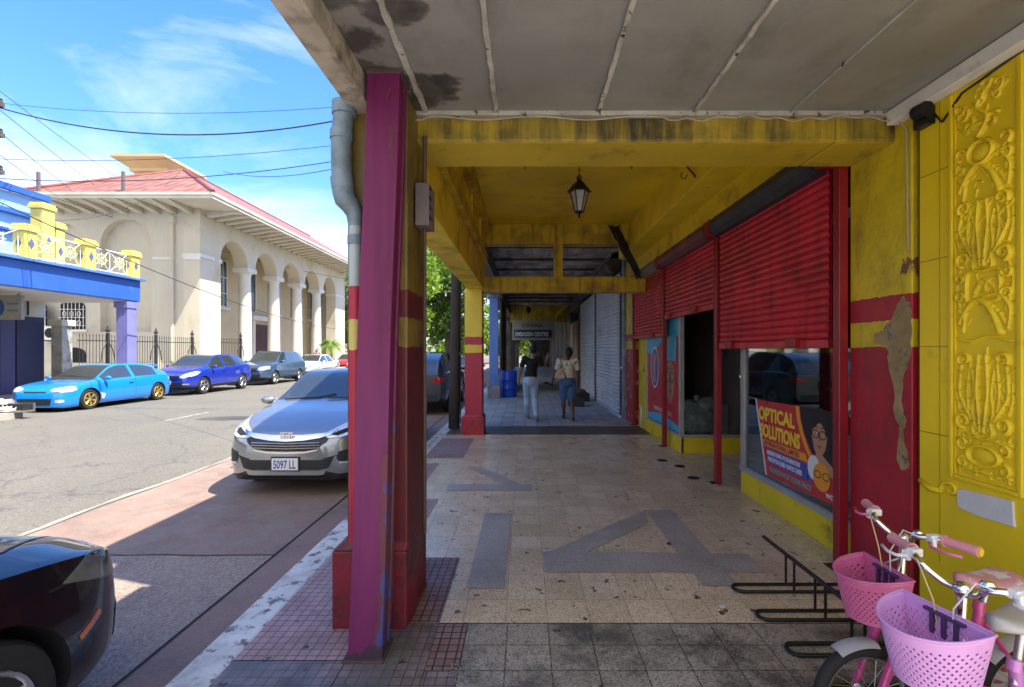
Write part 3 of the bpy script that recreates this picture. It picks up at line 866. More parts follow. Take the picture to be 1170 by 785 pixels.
# ------------------------------------------------------------------ optical shop (yellow and red arcade bay)
BNEAR = [(0, (.36, .012, .025)), (1.62, (.62, .47, .015)), (1.79, (.38, .015, .03)), (1.95, (.62, .47, .015))]
M['band'] = banded('yellow_red_band_paint', BNEAR, .42, damt=(.48, .80), bmp=.7, bscale=7, peelcol=(.20, .09, .03), pamt=(.63, .65))
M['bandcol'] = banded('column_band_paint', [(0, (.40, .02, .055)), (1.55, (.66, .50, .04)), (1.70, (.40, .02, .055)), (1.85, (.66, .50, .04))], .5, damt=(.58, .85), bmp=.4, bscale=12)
M['nearcol'] = banded('shaded_grimy_column_paint', [(0, (.11, .006, .012)), (1.62, (.24, .17, .02)), (1.79, (.11, .006, .012)), (1.95, (.17, .12, .02))], .5, dirt=(.02,.012,.012), damt=(.42,.7), bmp=.5, bscale=14)  # darker copy of the column bands: shade and grime painted together
opt = thing('optical_shop_building', 'yellow and red optical shop with roller shutters and its pavement arcade', 'building')
# street columns with plinths
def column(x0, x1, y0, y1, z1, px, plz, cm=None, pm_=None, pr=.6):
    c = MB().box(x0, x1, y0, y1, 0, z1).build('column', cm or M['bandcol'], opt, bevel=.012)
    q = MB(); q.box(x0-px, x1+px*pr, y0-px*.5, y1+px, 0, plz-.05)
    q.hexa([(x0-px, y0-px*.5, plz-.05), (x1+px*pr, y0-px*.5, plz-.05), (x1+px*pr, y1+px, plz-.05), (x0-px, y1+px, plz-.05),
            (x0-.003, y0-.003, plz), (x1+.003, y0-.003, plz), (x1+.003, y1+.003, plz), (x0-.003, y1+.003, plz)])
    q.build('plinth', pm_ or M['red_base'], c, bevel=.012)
column(-1.03, -.68, 2.76, 3.20, 3.1, .075, .50, M['nearcol'], mat('shaded_grimy_red_plinth', (.19, .010, .025), .55, .3, 3, .6, 18, dirt=(.02,.012,.012), damt=(.40,.66), dscale=3), .03)  # plinth red darkened too, painted shade mixed with its grime
column(-1.14, -.81, 9.0, 9.34, 2.76, .06, .38)
# beams
def mould_shade_mat():
    m, nt = newmat('mouldy_shaded_beam_paint')
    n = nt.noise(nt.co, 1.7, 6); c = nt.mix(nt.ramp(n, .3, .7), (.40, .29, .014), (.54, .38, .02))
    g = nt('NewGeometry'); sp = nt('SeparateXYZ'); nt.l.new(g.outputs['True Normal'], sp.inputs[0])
    fr = nt.math('ABSOLUTE', sp.outputs['Y'])  # Y-facing sides darkened: painted shade mixed with the mould streaks
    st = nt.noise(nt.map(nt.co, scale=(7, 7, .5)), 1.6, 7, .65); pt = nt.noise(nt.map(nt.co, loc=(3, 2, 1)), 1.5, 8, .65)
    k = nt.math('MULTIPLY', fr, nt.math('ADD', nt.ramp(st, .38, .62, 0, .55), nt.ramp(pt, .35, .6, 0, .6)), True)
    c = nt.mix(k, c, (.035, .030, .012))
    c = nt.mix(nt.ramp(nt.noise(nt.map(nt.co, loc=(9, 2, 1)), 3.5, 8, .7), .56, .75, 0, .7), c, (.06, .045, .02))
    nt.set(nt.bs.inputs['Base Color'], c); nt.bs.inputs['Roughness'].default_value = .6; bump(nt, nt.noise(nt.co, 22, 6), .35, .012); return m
MB().box(-1.08, 1.976, 3.028, 3.45, 2.92, 4.0).box(1.976, 2.36, 3.028, 3.45, 2.92, 3.52).build('near_beam', mould_shade_mat(), opt, bevel=.02)
MB().box(-1.10, -.78, 3.20, 9.36, 2.76, 4.0).build('street_beam', mat('street_beam_paint', (.84, .62, .04), .5, .15, 2, .3, 18, dirt=(.10, .07, .02), damt=(.5, .8), dscale=2), opt, bevel=.012)
MB().box(-.778, -.70, 3.46, 9.0, 3.22, 3.40).box(-.778, -.66, 3.46, 9.0, 3.80, 3.998).build('beam_ledge', M['yellow_dark'], opt, bevel=.01)
for y in (4.4, 5.5, 6.7, 7.9):
    MB().box(-.778, -.73, y, y+.09, 3.41, 3.795).build('beam_rib', M['yellow_dark'], opt, bevel=.006)
fb = MB().box(-.808, 1.976, 9.05, 9.36, 3.62, 4.0).build('far_upper_beam', M['yellow_dark'], opt, bevel=.012)
MB().box(-.808, 2.3, 9.05, 9.30, 2.70, 3.0).build('far_lower_beam', M['yellow_dark'], opt, bevel=.015)
MB().box(.55, .72, 9.07, 9.28, 3.0, 3.62).build('stub_post', M['yellow_dark'], opt, bevel=.008)
MB().box(-1.1, 1.98, 3.46, 9.36, 4.0, 4.06).build('ceiling', mat('arcade_ceiling_paint', (.80, .59, .018), .55, .14, 1.0, .2, 8, dirt=(.16, .11, .02), damt=(.52, .85), dscale=1.1), opt)
MB().box(1.98, 2.36, 3.452, 10.1, 3.52, 4.06).build('wall_beam', M['yellow_lit'], opt, bevel=.01)
MB().box(-.85, 14, 3.002, 46, 4.064, 4.18).box(-1.3, -.852, 3.22, 46, 4.064, 4.18).box(-1.3, -1.1, 3.22, 9.5, 4.182, 4.34).box(2.36, 14, 3.004, 3.02, 3.1, 4.062).build('roof', M['gutter'], opt)
MB().box(2.35, 2.7, 3.455, 10.15, 3.13, 3.518).build('wall', mat('header_wall_paint', (.80, .59, .016), .55, .15, 1.6, .3, 14, dirt=(.14, .10, .015), damt=(.5, .8), dscale=2.2), opt)
# near and far piers of the shop front
MB().box(2.35, 2.75, 2.90, 3.45, 0, 3.51).build('pier', M['band'], opt, bevel=.008)
MB().box(2.33, 2.7, 10.16, 11.0, 0, 3.6).build('pier', banded('worn_pier_paint', BNEAR, .5, damt=(.5, .75), peelcol=(.5, .42, .42), pamt=(.55, .6)), opt, bevel=.01)
# exposed plaster on the near pier
zp = [(770,88),(785,110),(790,170),(784,250),(766,310),(765,380),(776,420),(768,450),(782,540),(765,548),(750,520),(756,440),(745,400),(741,320),(728,260),(722,222),(695,215),(690,190),(715,180),(735,150),(752,110)]
poly = []
zp2 = []
for i in range(len(zp)):
    a, c = zp[i], zp[(i+1) % len(zp)]
    for k in range(4):
        t = k/4; zp2.append((a[0]+(c[0]-a[0])*t + (rng.uniform(-4, 4) if k else 0), a[1]+(c[1]-a[1])*t + (rng.uniform(-3, 3) if k else 0)))
for zx, zy in zp2:
    px, py = 700 + zx*.4332, 300 + zy*.4332
    Y = 2.35*545/(px-600); poly.append((Y, 1.6 - (py-400)/545*Y))
m_peel, nt = newmat('exposed_plaster')
c = nt.mix(nt.ramp(nt.noise(nt.co, 5, 7, .6), .35, .65), (.22, .155, .07), (.36, .27, .13))
c = nt.mix(nt.ramp(nt.noise(nt.map(nt.co, loc=(3,3,1)), 7, 6, .6), .60, .63), c, (.07, .13, .24))
c = nt.mix(nt.ramp(nt.noise(nt.map(nt.co, loc=(8,1,4)), 9, 6, .7), .58, .66), c, (.11, .09, .06))
nt.set(nt.bs.inputs["Base Color"], c); nt.bs.inputs["Roughness"].default_value = .8
bump(nt, nt.noise(nt.co, 40, 6), .6, .01)
MB().prism(poly, (2.3495, 0, 0), (0,1,0), (0,0,1), (-1,0,0), .0035).build('plaster_patch', m_peel, opt)

# roller shutters
def slats(Y0, Y1, X, z0, z1, pitch=.066, amp=.013):
    b = MB(); n = max(1, round((z1-z0)/pitch)); p = (z1-z0)/n
    prof = []
    for i in range(n):
        for (t, d) in ((0, 0), (.07, -.35), (.22, -.8), (.45, -1), (.7, -.85), (.88, -.45), (.93, .15), (.97, .25)):
            prof.append((X + d*amp, z0 + (i+t)*p))
    prof.append((X, z1))
    vs = []
    for (x, z) in prof: vs += [(x, Y0, z), (x, Y1, z)]
    k = len(prof)
    fs = [(2*i, 2*i+1, 2*i+3, 2*i+2) for i in range(k-1)]
    # a plain back sheet closes the curtain
    vs += [(X+.012, Y0, z0), (X+.012, Y1, z0), (X+.012, Y1, z1), (X+.012, Y0, z1)]
    fs += [(2*k, 2*k+3, 2*k+2, 2*k+1)]
    b.add(vs, fs); return b
def shutter(Y0, Y1, z0, drum_mat, locks, Xs=2.31, drum=True, zt=2.99):
    s = slats(Y0+.03, Y1-.03, Xs, z0+.07, zt).build('shutter', M['red'], opt)
    MB().box(Xs-.025, Xs+.02, Y0+.03, Y1-.03, z0, z0+.068).build('bottom_bar', M['red'], s, bevel=.006)
    for y in locks:
        MB().box(Xs-.07, Xs-.026, y-.07, y+.07, z0+.01, z0+.085).build('lock_box', M['red_post'], s, bevel=.006)
    if drum:
        d = MB(); n = 22; rad = .115
        prof = []
        vs = []; fs = []
        for k in range(n):
            a = 2*math.pi*k/n; r = rad*(1.0 + .05*(k % 2))
            vs += [(2.28 + r*math.cos(a), Y0+.06, 3.06 + r*math.sin(a)), (2.28 + r*math.cos(a), Y1-.05, 3.06 + r*math.sin(a))]
        for k in range(n): fs.append((2*k, 2*((k+1) % n), 2*((k+1) % n)+1, 2*k+1))
        fs += [tuple(2*k for k in range(n)), tuple(2*k+1 for k in reversed(range(n)))]
        d.add(vs, fs); d.build('shutter_drum', drum_mat, opt)
m_d1 = mat('dark_drum_steel', (.045, .048, .055), .5, .3, 4, .2, 30, metal=.3)
m_d2 = mat('rusty_red_drum', (.16, .05, .05), .5, .3, 4, .2, 30, metal=.1)
m_d3 = mat('pale_drum_steel', (.22, .20, .18), .5, .2, 4, .2, 30, metal=.2)
shutter(3.58, 5.66, 1.615, m_d1, (4.05, 5.3))
shutter(5.77, 7.86, 2.10, m_d2, (6.4, 7.5))
shutter(7.96, 10.1, 1.83, m_d3, (8.5,))
# guide posts with head boxes
for (y0, y1) in ((3.456, 3.53), (5.68, 5.755), (7.87, 7.945), (10.09, 10.155)):
    p = MB().box(2.275, 2.343, y0, y1, 0, 2.95).build('guide_post', M['red_post'], opt, bevel=.005)
    MB().box(2.17, 2.34, y0-.05, y1+.05, 2.952, 3.14).build('head_box', M['red_post'], p, bevel=.006)
    MB().box(2.225, 2.335, y0-.0005, y1+.03, 0.005, .012).build('foot_plate', M['black_metal'], p)
# near display window
wf = MB()
wf.box(2.44, 2.50, 3.5, 5.42, .24, .30); wf.box(2.445, 2.49, 5.33, 5.42, .30, 2.4); wf.box(2.445, 2.49, 3.5, 3.56, .30, 2.4); wf.box(2.425, 2.44, 3.5, 5.42, .275, .292)
win = wf.build('display_window', M['alu'], opt, bevel=.004)
MB().box(2.468, 2.472, 3.56, 5.33, .30, 2.4).build('pane', M['glass'], win)
m_sill = mat('scuffed_yellow_sill', (.66, .50, .015), .5, .12, 2, .3, 18, dirt=(.07, .055, .02), damt=(.56, .75), dscale=3.5)
MB().box(2.45, 3.3, 3.452, 5.42, 0, .238).build('sill', m_sill, opt, bevel=.008)
# entry recess, its walls and the far display window
m_in = mat('shop_interior_grey', (.80, .81, .78), .6, .1, 1)
m_dk = mat('dark_cabinet', (.020, .020, .022), .35, .2, 3)
MB().box(2.5, 3.02, 5.36, 5.42, .24, 2.5).build('display_partition', m_in, opt)
MB().box(3.02, 3.08, 3.46, 5.42, .24, 3.1).build('display_back', m_dk, opt)
MB().box(3.36, 3.44, 5.42, 7.42, 0, 3.1).build('entry_door', mat('dark_entry_door', (.16, .07, .06), .35, .3, 3), opt)
MB().box(2.5, 3.4, 3.5, 10.1, 2.62, 2.70).build('inner_ceiling', m_in, opt)
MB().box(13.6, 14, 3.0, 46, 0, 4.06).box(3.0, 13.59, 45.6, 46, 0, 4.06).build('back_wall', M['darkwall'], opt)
MB().box(2.42, 3.36, 7.39, 7.46, 0, .24).box(2.40, 2.46, 7.39, 10.1, 0, .24).build('sill', m_sill, opt, bevel=.006)
w2 = MB()
w2.box(2.40, 2.47, 7.40, 7.47, .24, 2.5).box(2.47, 3.36, 7.41, 7.46, .24, .285).box(2.405, 2.45, 7.47, 10.0, .24, .285).box(2.405, 2.45, 9.4, 9.46, .285, 2.4)
win2 = w2.build('display_window', M['alu'], opt, bevel=.004)
MB().box(2.47, 3.36, 7.43, 7.434, .285, 2.5).box(2.425, 2.429, 7.47, 9.4, .285, 2.4).build('pane', M['glass'], win2)
MB().box(2.40, 2.46, 9.47, 10.07, .24, 2.4).build('door_frame', m_sill, opt, bevel=.006)
MB().box(3.3, 3.36, 7.47, 10.1, 0, 2.6).box(2.47, 3.3, 10.04, 10.1, 0, 2.6).build('display_back', mat('brown_display_back', (.42, .33, .28), .6, .2, 2), opt)
MB().box(2.47, 3.3, 7.47, 10.0, 0, .22).build('display_floor', m_in, opt)
MB().tube([(2.38, 9.75, 0.01), (2.38, 9.75, .42), (2.37, 9.75, .46), (2.34, 9.72, .465)], .02, 8).build('stand_pipe', M['white'], opt, smooth=True)
reroot(opt, 2.35, 6)

# things inside the windows
bag = thing('plastic_bag', 'clear plastic bag stuffed with pale goods behind the far display window', 'bag', (2.78, 7.75, .225))
b = MB(); b.ball((0, 0, .26), .30, 22, 16, (1.05, .75, .9)); b.ball((.16, -.05, .5), .16, 16, 10, (1.1, .8, .8)); b.ball((-.14, 0, .46), .15, 16, 10, (1, .8, .8))
b.v = [(x*(1+.1*math.sin(z*30+y*12)), y*(1+.1*math.cos(z*26+x*14)), max(z, .0)) for x, y, z in b.v]
b.build('sack', mat('cloudy_plastic', (.60, .62, .60), .25, .35, 7, .6, 12, coat=.6), bag, smooth=True)
b = MB(); b.lathe([(.06, .56), (.03, .59), (.05, .63), (.03, .645)], 12); b.build('knot', M['white'], bag, smooth=True)
bx = thing('display_box', 'grey cardboard box beside the plastic bag in the far window', 'box', (3.12, 7.8, .225))
MB().box(-.14, .14, -.15, .2, 0, .5).build('carton', mat('grey_carton', (.38, .40, .40), .5, .2, 4), bx, bevel=.005)
MB().box(-.03, .03, -.153, -.151, 0.02, .49).build('tape', mat('tape', (.3, .27, .2), .3, .1, 4), bx)
cab = thing('monitor_cabinet', 'black appliance cabinet standing in the near display window', 'cabinet', (2.82, 4.35, .24))
MB().box(-.15, .15, -.42, .42, 0, 1.15).build('body', m_dk, cab, bevel=.01)
MB().box(-.158, -.152, -.36, .36, .62, 1.08).build('door', mat('glossy_black', (.012, .012, .013), .12, 0, coat=1), cab, bevel=.003)
MB().box(-.165, -.159, -.34, -.12, 1.0, 1.03).box(-.165, -.159, .05, .25, .65, .67).build('badge', mat('grey_badge', (.16, .16, .16), .4, 0), cab)

# posters -------------------------------------------------------------
XD, YD = (0, -1, 0), (0, 0, 1)
def ring(cx, cy, rx, ry, rx2, ry2, X, th, m, name, par, n=28):
    b = MB(); V_ = []
    for x in (X, X-th):
        for (p, q) in ((rx, ry), (rx2, ry2)):
            for k in range(n): V_.append((x, -(cx+p*math.cos(2*math.pi*k/n)), cy+q*math.sin(2*math.pi*k/n)))
    F_ = []
    for k in range(n):
        l = (k+1) % n
        F_ += [(2*n+k, 2*n+l, 3*n+l, 3*n+k), (k, l, 2*n+l, 2*n+k), (n+k, n+l, 3*n+l, 3*n+k), (k, l, n+l, n+k)]
    return b.add(V_, F_).build(name, m, par)
def flat(poly, X, th, m, name, par, holes=()):
    """poly given as (a, z): a = distance towards the camera side measured as -Y"""
    return MB().prism([(-a, z) for a, z in poly], (X, 0, 0), (0,1,0), (0,0,1), (-1,0,0), th, holes).build(name, m, par)
P_red = mat('poster_red', (.52, .03, .03), .35, .05, 2)
P_yel = mat('poster_yellow', (.85, .62, .03), .35, .03, 2)
P_blue = mat('poster_blue', (.05, .07, .36), .35, .03, 2)
P_white = mat('poster_white', (.75, .74, .72), .35, .03, 2)
P_skin = mat('poster_skin_tone', (.48, .25, .14), .35, .06, 4)
P_black = mat('poster_black', (.015, .012, .012), .35, 0)
P_teal = mat('poster_teal', (.05, .40, .42), .35, .03, 2)
P_cyan = mat('poster_cyan', (.05, .42, .62), .35, .06, 2)
P_maroon = mat('poster_maroon', (.20, .02, .05), .35, .05, 2)
P_orange = mat('poster_orange', (.80, .32, .02), .35, .06, 2)
P_lips = mat('poster_lips', (.45, .08, .08), .35, 0)
def ell(cx, cy, rx, ry, n=36, a0=0, a1=2*math.pi):
    return [(cx+rx*math.cos(a0+(a1-a0)*k/n), cy+ry*math.sin(a0+(a1-a0)*k/n)) for k in range(n + (0 if a1-a0 > 6.28 else 1))]
def face(par, X, cx, cy, s, m_hair=P_black, glasses=True, hair=True):
    """printed portrait of a woman in spectacles; s = face half height. a runs to the viewer's right"""
    if hair: flat(ell(cx-.02*s, cy+.25*s, 1.08*s, 1.15*s), X, .0012, m_hair, 'printed_hair', par)
    flat([(cx-.60*s, cy+.35*s), (cx-.42*s, cy+.60*s), (cx+.02*s, cy+.76*s), (cx+.40*s, cy+.58*s), (cx+.57*s, cy+.3*s), (cx+.60*s, cy-.1*s),
          (cx+.45*s, cy-.62*s), (cx+.15*s, cy-1.0*s), (cx-.12*s, cy-1.02*s), (cx-.42*s, cy-.7*s), (cx-.60*s, cy-.1*s)], X-.0016, .0012, P_skin, 'printed_face', par)
    if hair: flat([(cx-.80*s, cy+.0*s), (cx-.62*s, cy+.22*s), (cx-.40*s, cy+.36*s), (cx-.12*s, cy+.60*s), (cx+.10*s, cy+.66*s), (cx+.38*s, cy+.46*s), (cx+.55*s, cy+.10*s), (cx+.78*s, cy+.2*s), (cx+.7*s, cy+.8*s), (cx+.1*s, cy+1.12*s), (cx-.55*s, cy+.95*s), (cx-.9*s, cy+.5*s)], X-.003, .0008, m_hair, 'printed_hair', par)
    for sx in (-.28, .26):
        flat(ell(cx+sx*s, cy+.13*s, .12*s, .055*s), X-.0032, .0008, P_white, 'printed_eye', par)
        flat(ell(cx+sx*s, cy+.13*s, .05*s, .05*s), X-.0044, .0008, P_black, 'printed_eye', par)
        flat([(cx+(sx-.16)*s, cy+.40*s), (cx+sx*s, cy+.50*s), (cx+(sx+.16)*s, cy+.42*s), (cx+(sx+.15)*s, cy+.37*s), (cx+sx*s, cy+.44*s), (cx+(sx-.15)*s, cy+.35*s)], X-.0032, .0008, P_black, 'printed_brow', par)
    flat([(cx-.04*s, cy+.1*s), (cx+.02*s, cy+.1*s), (cx+.10*s, cy-.25*s), (cx-.10*s, cy-.27*s)], X-.0032, .0008, mat('poster_nose', (.36, .17, .09), .35, 0) if 'nose' not in M else M['nose'], 'printed_nose', par)
    flat([(cx-.2*s, cy-.5*s), (cx-.07*s, cy-.43*s), (cx, cy-.45*s), (cx+.08*s, cy-.43*s), (cx+.2*s, cy-.5*s), (cx+.05*s, cy-.62*s), (cx-.05*s, cy-.62*s)], X-.0032, .0008, P_lips, 'printed_mouth', par)
    if glasses:
        for sx in (-.29, .29):
            ring(cx+sx*s, cy+.08*s, .27*s, .22*s, .225*s, .175*s, X-.0056, .0008, P_black, 'printed_spectacles', par)
        flat([(cx-.05*s, cy+.12*s), (cx+.05*s, cy+.12*s), (cx+.05*s, cy+.17*s), (cx-.05*s, cy+.17*s)], X-.0056, .0008, P_black, 'printed_spectacles', par)
M['nose'] = mat('poster_nose', (.36, .17, .09), .35, 0)
# main poster, stuck inside the near pane; coordinates a = -Y
pX = 2.462
p1 = thing('optical_poster', 'red optical solutions poster with a woman in glasses leaning in the near window', 'poster')
A0, A1 = -4.88, -3.72
flat([(-5.08, 1.075), (-3.70, 1.11), (-3.70, .36), (-4.86, .335)], pX, .003, P_red, 'backing', p1)
pe = pX - .0035
flat([(-5.095, 1.085), (-5.07, 1.085), (-4.85, .33), (-4.875, .33)], pe, .001, P_white, 'border', p1)
# yellow curve + portrait ground on the right
arc = [(-4.30, 1.095), (-4.28, .98), (-4.23, .86), (-4.16, .75), (-4.08, .66), (-4.04, .60)]
flat([(a-.035, z) for a, z in arc] + [(a+.02, z-.0) for a, z in reversed(arc)], pe-.0008, .001, P_orange, 'border', p1)
flat([(-4.27, 1.095), (-4.25, .98), (-4.20, .87), (-4.13, .77), (-4.05, .68), (-3.702, .64), (-3.702, 1.11)], pe, .001, P_black, 'printed_ground', p1)
face(p1, pe-.0012, -3.98, .88, .17)
flat([(-4.03, .73), (-3.94, .73), (-3.78, .64), (-3.702, .55), (-4.07, .62)], pe-.0022, .001, P_skin, 'printed_face', p1)
flat(ell(-4.06, .60, .085, .105), pe-.0032, .001, P_white, 'printed_collar', p1)
flat(ell(-3.95, .545, .115, .115), pe-.0045, .001, P_orange, 'printed_disc', p1)
for a in (-4.0, -3.89):
    ring(a, .56, .045, .034, .036, .026, pe-.0056, .001, P_black, 'printed_spectacles', p1)
text('lettering', 'OPTICAL', .180, P_yel, p1, (pe-.001, 5.02, .885), XD, YD, .0006, sx=.90, bold=.007, space=1.02)
text('lettering', 'SOLUTIONS', .180, P_yel, p1, (pe-.001, 4.985, .715), XD, YD, .0006, sx=.74, bold=.007)
flat([(-4.93, .685), (-4.18, .69), (-4.15, .62), (-4.91, .625)], pe, .0006, P_orange, 'printed_ground', p1)
text('lettering', 'INTERNATIONAL LIMITED', .062, P_maroon, p1, (pe-.0012, 4.90, .635), XD, YD, .0006, sx=.86, bold=.002)
flat([(-4.86, .605), (-4.12, .605), (-4.08, .465), (-4.82, .465)], pe, .0006, P_blue, 'printed_ground', p1)
text('lettering', '•DESIGNER FRAMES •EYE EXAMINATIONS', .060, P_white, p1, (pe-.0012, 4.85, .548), XD, YD, .0006, sx=.53, bold=.0015)
text('lettering', '•PRESCRIPTION LENSES •CONTACT LENSES', .060, P_white, p1, (pe-.0012, 4.83, .485), XD, YD, .0006, sx=.51, bold=.0015)
text('lettering', 'FASHION FOR YOUR FACE', .068, P_teal, p1, (pe-.0012, 4.80, .385), XD, YD, .0006, sx=.86, bold=.002)
text('lettering', 'WOW EYE', .055, P_white, p1, (pe-.0012, 3.90, .395), XD, YD, .0006, sx=1.0, bold=.002)
# narrow poster on the partition
p2 = thing('service_poster', 'narrow red and blue service poster on the grey partition inside the near window', 'poster')
MB().box(2.505, 2.66, 5.352, 5.358, .45, 1.52).build('backing', P_red, p2)
q = MB(); q.box(2.505, 2.66, 5.349, 5.3515, .62, .76).build('printed_band', P_cyan, p2)
MB().box(2.51, 2.65, 5.349, 5.3515, 1.38, 1.50).build('printed_band', mat('poster_pink', (.7, .05, .16), .35, 0), p2)
MB().box(2.52, 2.62, 5.349, 5.3515, 1.52, 1.62).build('printed_band', P_white, p2)
for z, tx in ((1.16, 'TEL 92'), (1.10, 'TEL 94'), (.98, 'TEL 96'), (.84, 'GLASSES')):
    text('lettering', tx, .042, P_white, p2, (2.515, 5.349, z), (1,0,0), (0,0,1), .0006, bold=.001)
# big far poster
p3 = thing('portrait_poster', 'large red poster with an oval badge and a woman in glasses in the far window', 'poster')
X3 = 2.418
flat([(-9.38, .30), (-7.50, .30), (-7.50, 2.3), (-9.38, 2.3)], X3, .003, P_red, 'backing', p3)
flat([(-9.38, 1.55), (-9.0, 1.50), (-8.5, 1.75), (-8.0, 1.62), (-7.50, 1.85), (-7.50, 2.298), (-9.38, 2.298)], X3-.0032, .0006, P_cyan, 'printed_sky', p3)
flat([(-9.38, .302), (-7.50, .302), (-7.50, .40), (-8.4, .48), (-9.38, .40)], X3-.0032, .0006, P_cyan, 'printed_band', p3)
flat(ell(-8.88, 1.28, .26, .38), X3-.0045, .001, P_white, 'printed_badge', p3)
flat(ell(-8.88, 1.28, .23, .35), X3-.006, .001, P_blue, 'printed_badge', p3)
flat([(-8.98, 1.0), (-8.80, 1.0), (-8.84, 1.3), (-8.78, 1.5), (-8.92, 1.58), (-8.99, 1.35)], X3-.0072, .001, P_skin, 'printed_badge', p3)
face(p3, X3-.0045, -7.93, 1.12, .40, P_orange, hair=False)
flat([(-8.28, 1.42), (-7.62, 1.42), (-7.56, 1.75), (-7.8, 1.98), (-8.1, 1.9), (-8.3, 1.65)], X3-.012, .001, P_cyan, 'printed_turban', p3)
text('lettering', 'FASHION FOR YOUR FACE', .10, P_white, p3, (X3-.0045, 8.95, .50), XD, YD, .0006, sx=.9)

# lantern -------------------------------------------------------------
lan = thing('hanging_lantern', 'black iron lantern with frosted panes hanging under the yellow arcade ceiling', 'lantern', (.63, 5.55, 3.38))
m_lg = mat('frosted_lantern_glass', (.35, .36, .36), .3, .1, 5, coat=.3)
b = MB(); b.lathe([(.045, -.17), (.105, .06)], 6, mi=0); b.build('glass', m_lg, lan)
b = MB()
for k in range(6):
    a = 2*math.pi*k/6
    b.tube([(.047*math.cos(a), .047*math.sin(a), -.18), (.108*math.cos(a), .108*math.sin(a), .062)], .007, 6)
b.lathe([(.03, -.185), (.052, -.18), (.052, -.165), (.0, -.165)], 6); b.lathe([(0, -.25), (.012, -.24), (.018, -.215), (.008, -.2), (.03, -.185)], 10)
b.lathe([(.105, .055), (.15, .062), (.12, .085), (.105, .11), (.06, .165), (.03, .18), (.026, .21), (.035, .23), (.012, .26), (.0, .265)], 6)
b.build('frame', M['black_metal'], lan)
b = MB()
for i in range(3): 
    b.tube([(.009*math.cos(a)*(1 if i % 2 else 0), .009*math.cos(a)*(0 if i % 2 else 1), .285+.032*i+.022*math.sin(a)) for a in np.linspace(0, 2*math.pi, 9)[:-1]], .003, 5, closed=True)
b.tube([(0, 0, .26), (0, 0, .37)], .003, 5)
b.build('chain', M['black_metal'], lan)
b = MB(); b.tube([(0, 0, .36), (.02, 0, .395), (.1, 0, .40), (1.18, 0, .40), (1.22, 0, .395), (1.33, -.01, .26), (1.345, -.02, .22)], .011, 8)
b.tube([(1.2, -.02, .28), (1.17, -.02, .25), (1.19, -.02, .21), (1.23, -.02, .21), (1.25, -.02, .25)], .006, 6)
b.build('bracket_arm', M['black_metal'], lan, smooth=True)
for (x, y) in ((.0, 5.6), (1.25, 5.6)):
    b = MB(); b.tube([(x, y, 3.998), (x, y, 3.72)], .006, 6); b.tube([(x-.09, y, 3.985), (x+.09, y, 3.985)], .008, 6); b.ball((x, y, 3.88), .016, 8, 6)
    tag(b.build('ceiling_hook', M['black_metal']), 'rusty hook on a rod ' + ('left' if x < .5 else 'right') + ' of the lantern under the yellow ceiling', 'hook', 'hooks in the arcade ceiling')
# meter box on the near column
mb_ = thing('meter_box', 'grey electrical box fixed high on the dark side of the near column', 'electrical box', (-.66, 3.0, 2.36))
MB().box(-.01, .075, -.10, .08, 0, .26).build('case', mat('mauve_grey_case', (.13, .11, .12), .6, .2, 5, .2, 30), mb_, bevel=.006)
MB().tube([(.03, -.01, .26), (.03, -.01, .58)], .014, 8).tube([(.03, -.01, 0), (.03, -.01, -1.9)], .012, 8).build('conduit', mat('dark_conduit', (.07, .04, .03), .6, .2, 5), mb_)
for z in (.04, .10, .16, .22): MB().box(.0755, .083, -.095, -.06, z, z+.02).build('hinge', M['black_metal'], mb_)
# bundle of burnt cable at the far corner of the arcade
b = MB()
for k in range(16):
    o = rng.uniform(-.07, .07, 3)
    b.tube([(1.66+o[0]*1.5, 8.95+o[1], 3.93+o[2]*.3), (1.74+o[1], 8.9+o[2], 3.74+o[0]), (1.86+o[2], 8.9+o[0], 3.5+o[1]), (2.0+o[0], 8.9, 3.25+o[2]), (2.12+o[1]*.8, 8.92, 2.98+o[0])],
           [.012, .02, .022, .018, .010], 6)
tag(b.build('cable_bundle', mat('burnt_cable', (.02, .018, .016), .8, .4, 20, .4, 60), smooth=True), 'burnt black bundle of cables drooping in the far corner of the yellow arcade', 'cable')
# ------------------------------------------------------------------ neighbouring arcade beyond the optical shop
def plank_mat():
    m, nt = newmat('peeling_board_ceiling')
    n = nt.noise(nt.map(nt.co, scale=(1, .35, 1)), 3.0, 9, .7)
    c = nt.mix(nt.ramp(n, .42, .58), (.50, .47, .43), (.22, .17, .14))
    c = nt.mix(nt.ramp(nt.noise(nt.map(nt.co, loc=(4,2,0)), 1.8, 8, .7), .52, .62, 0, .8), c, (.20, .09, .05))
    c = nt.mix(nt.ramp(nt.noise(nt.map(nt.co, loc=(8,1,0)), 5, 8, .7), .55, .65, 0, .9), c, (.03, .028, .026))
    nt.set(nt.bs.inputs["Base Color"], c); nt.bs.inputs["Roughness"].default_value = .7
    bump(nt, n, .6, .02); return m
arc = thing('dark_arcade_building', 'dim old arcade building with peeling ceiling, grey roller shutters and brown shop doors', 'building')
M['shutgrey'] = mat('galvanised_shutter', (.62, .64, .68), .4, .12, 1.2, .1, 30, metal=.25, dirt=(.12, .14, .22), damt=(.55, .8), dscale=1.5)
MB().box(-1.1, 2.3, 9.37, 24.0, 3.93, 4.06).box(-1.1, 2.3, 24.0, 46, 3.93, 4.06).build('ceiling', plank_mat(), arc)
for y in np.arange(10.6, 24, 1.5):
    MB().box(-1.1, 2.28, y, y+.05, 3.87, 3.928).build('ceiling_batten', M['darkwall'], arc)
MB().box(2.27, 2.7, 11.0, 11.25, 0, 3.925).build('pier', mat('blue_white_pier', (.25, .30, .36), .6, .3, 3, .3, 20, dirt=(.06,.06,.08), damt=(.45,.7)), arc, bevel=.01)
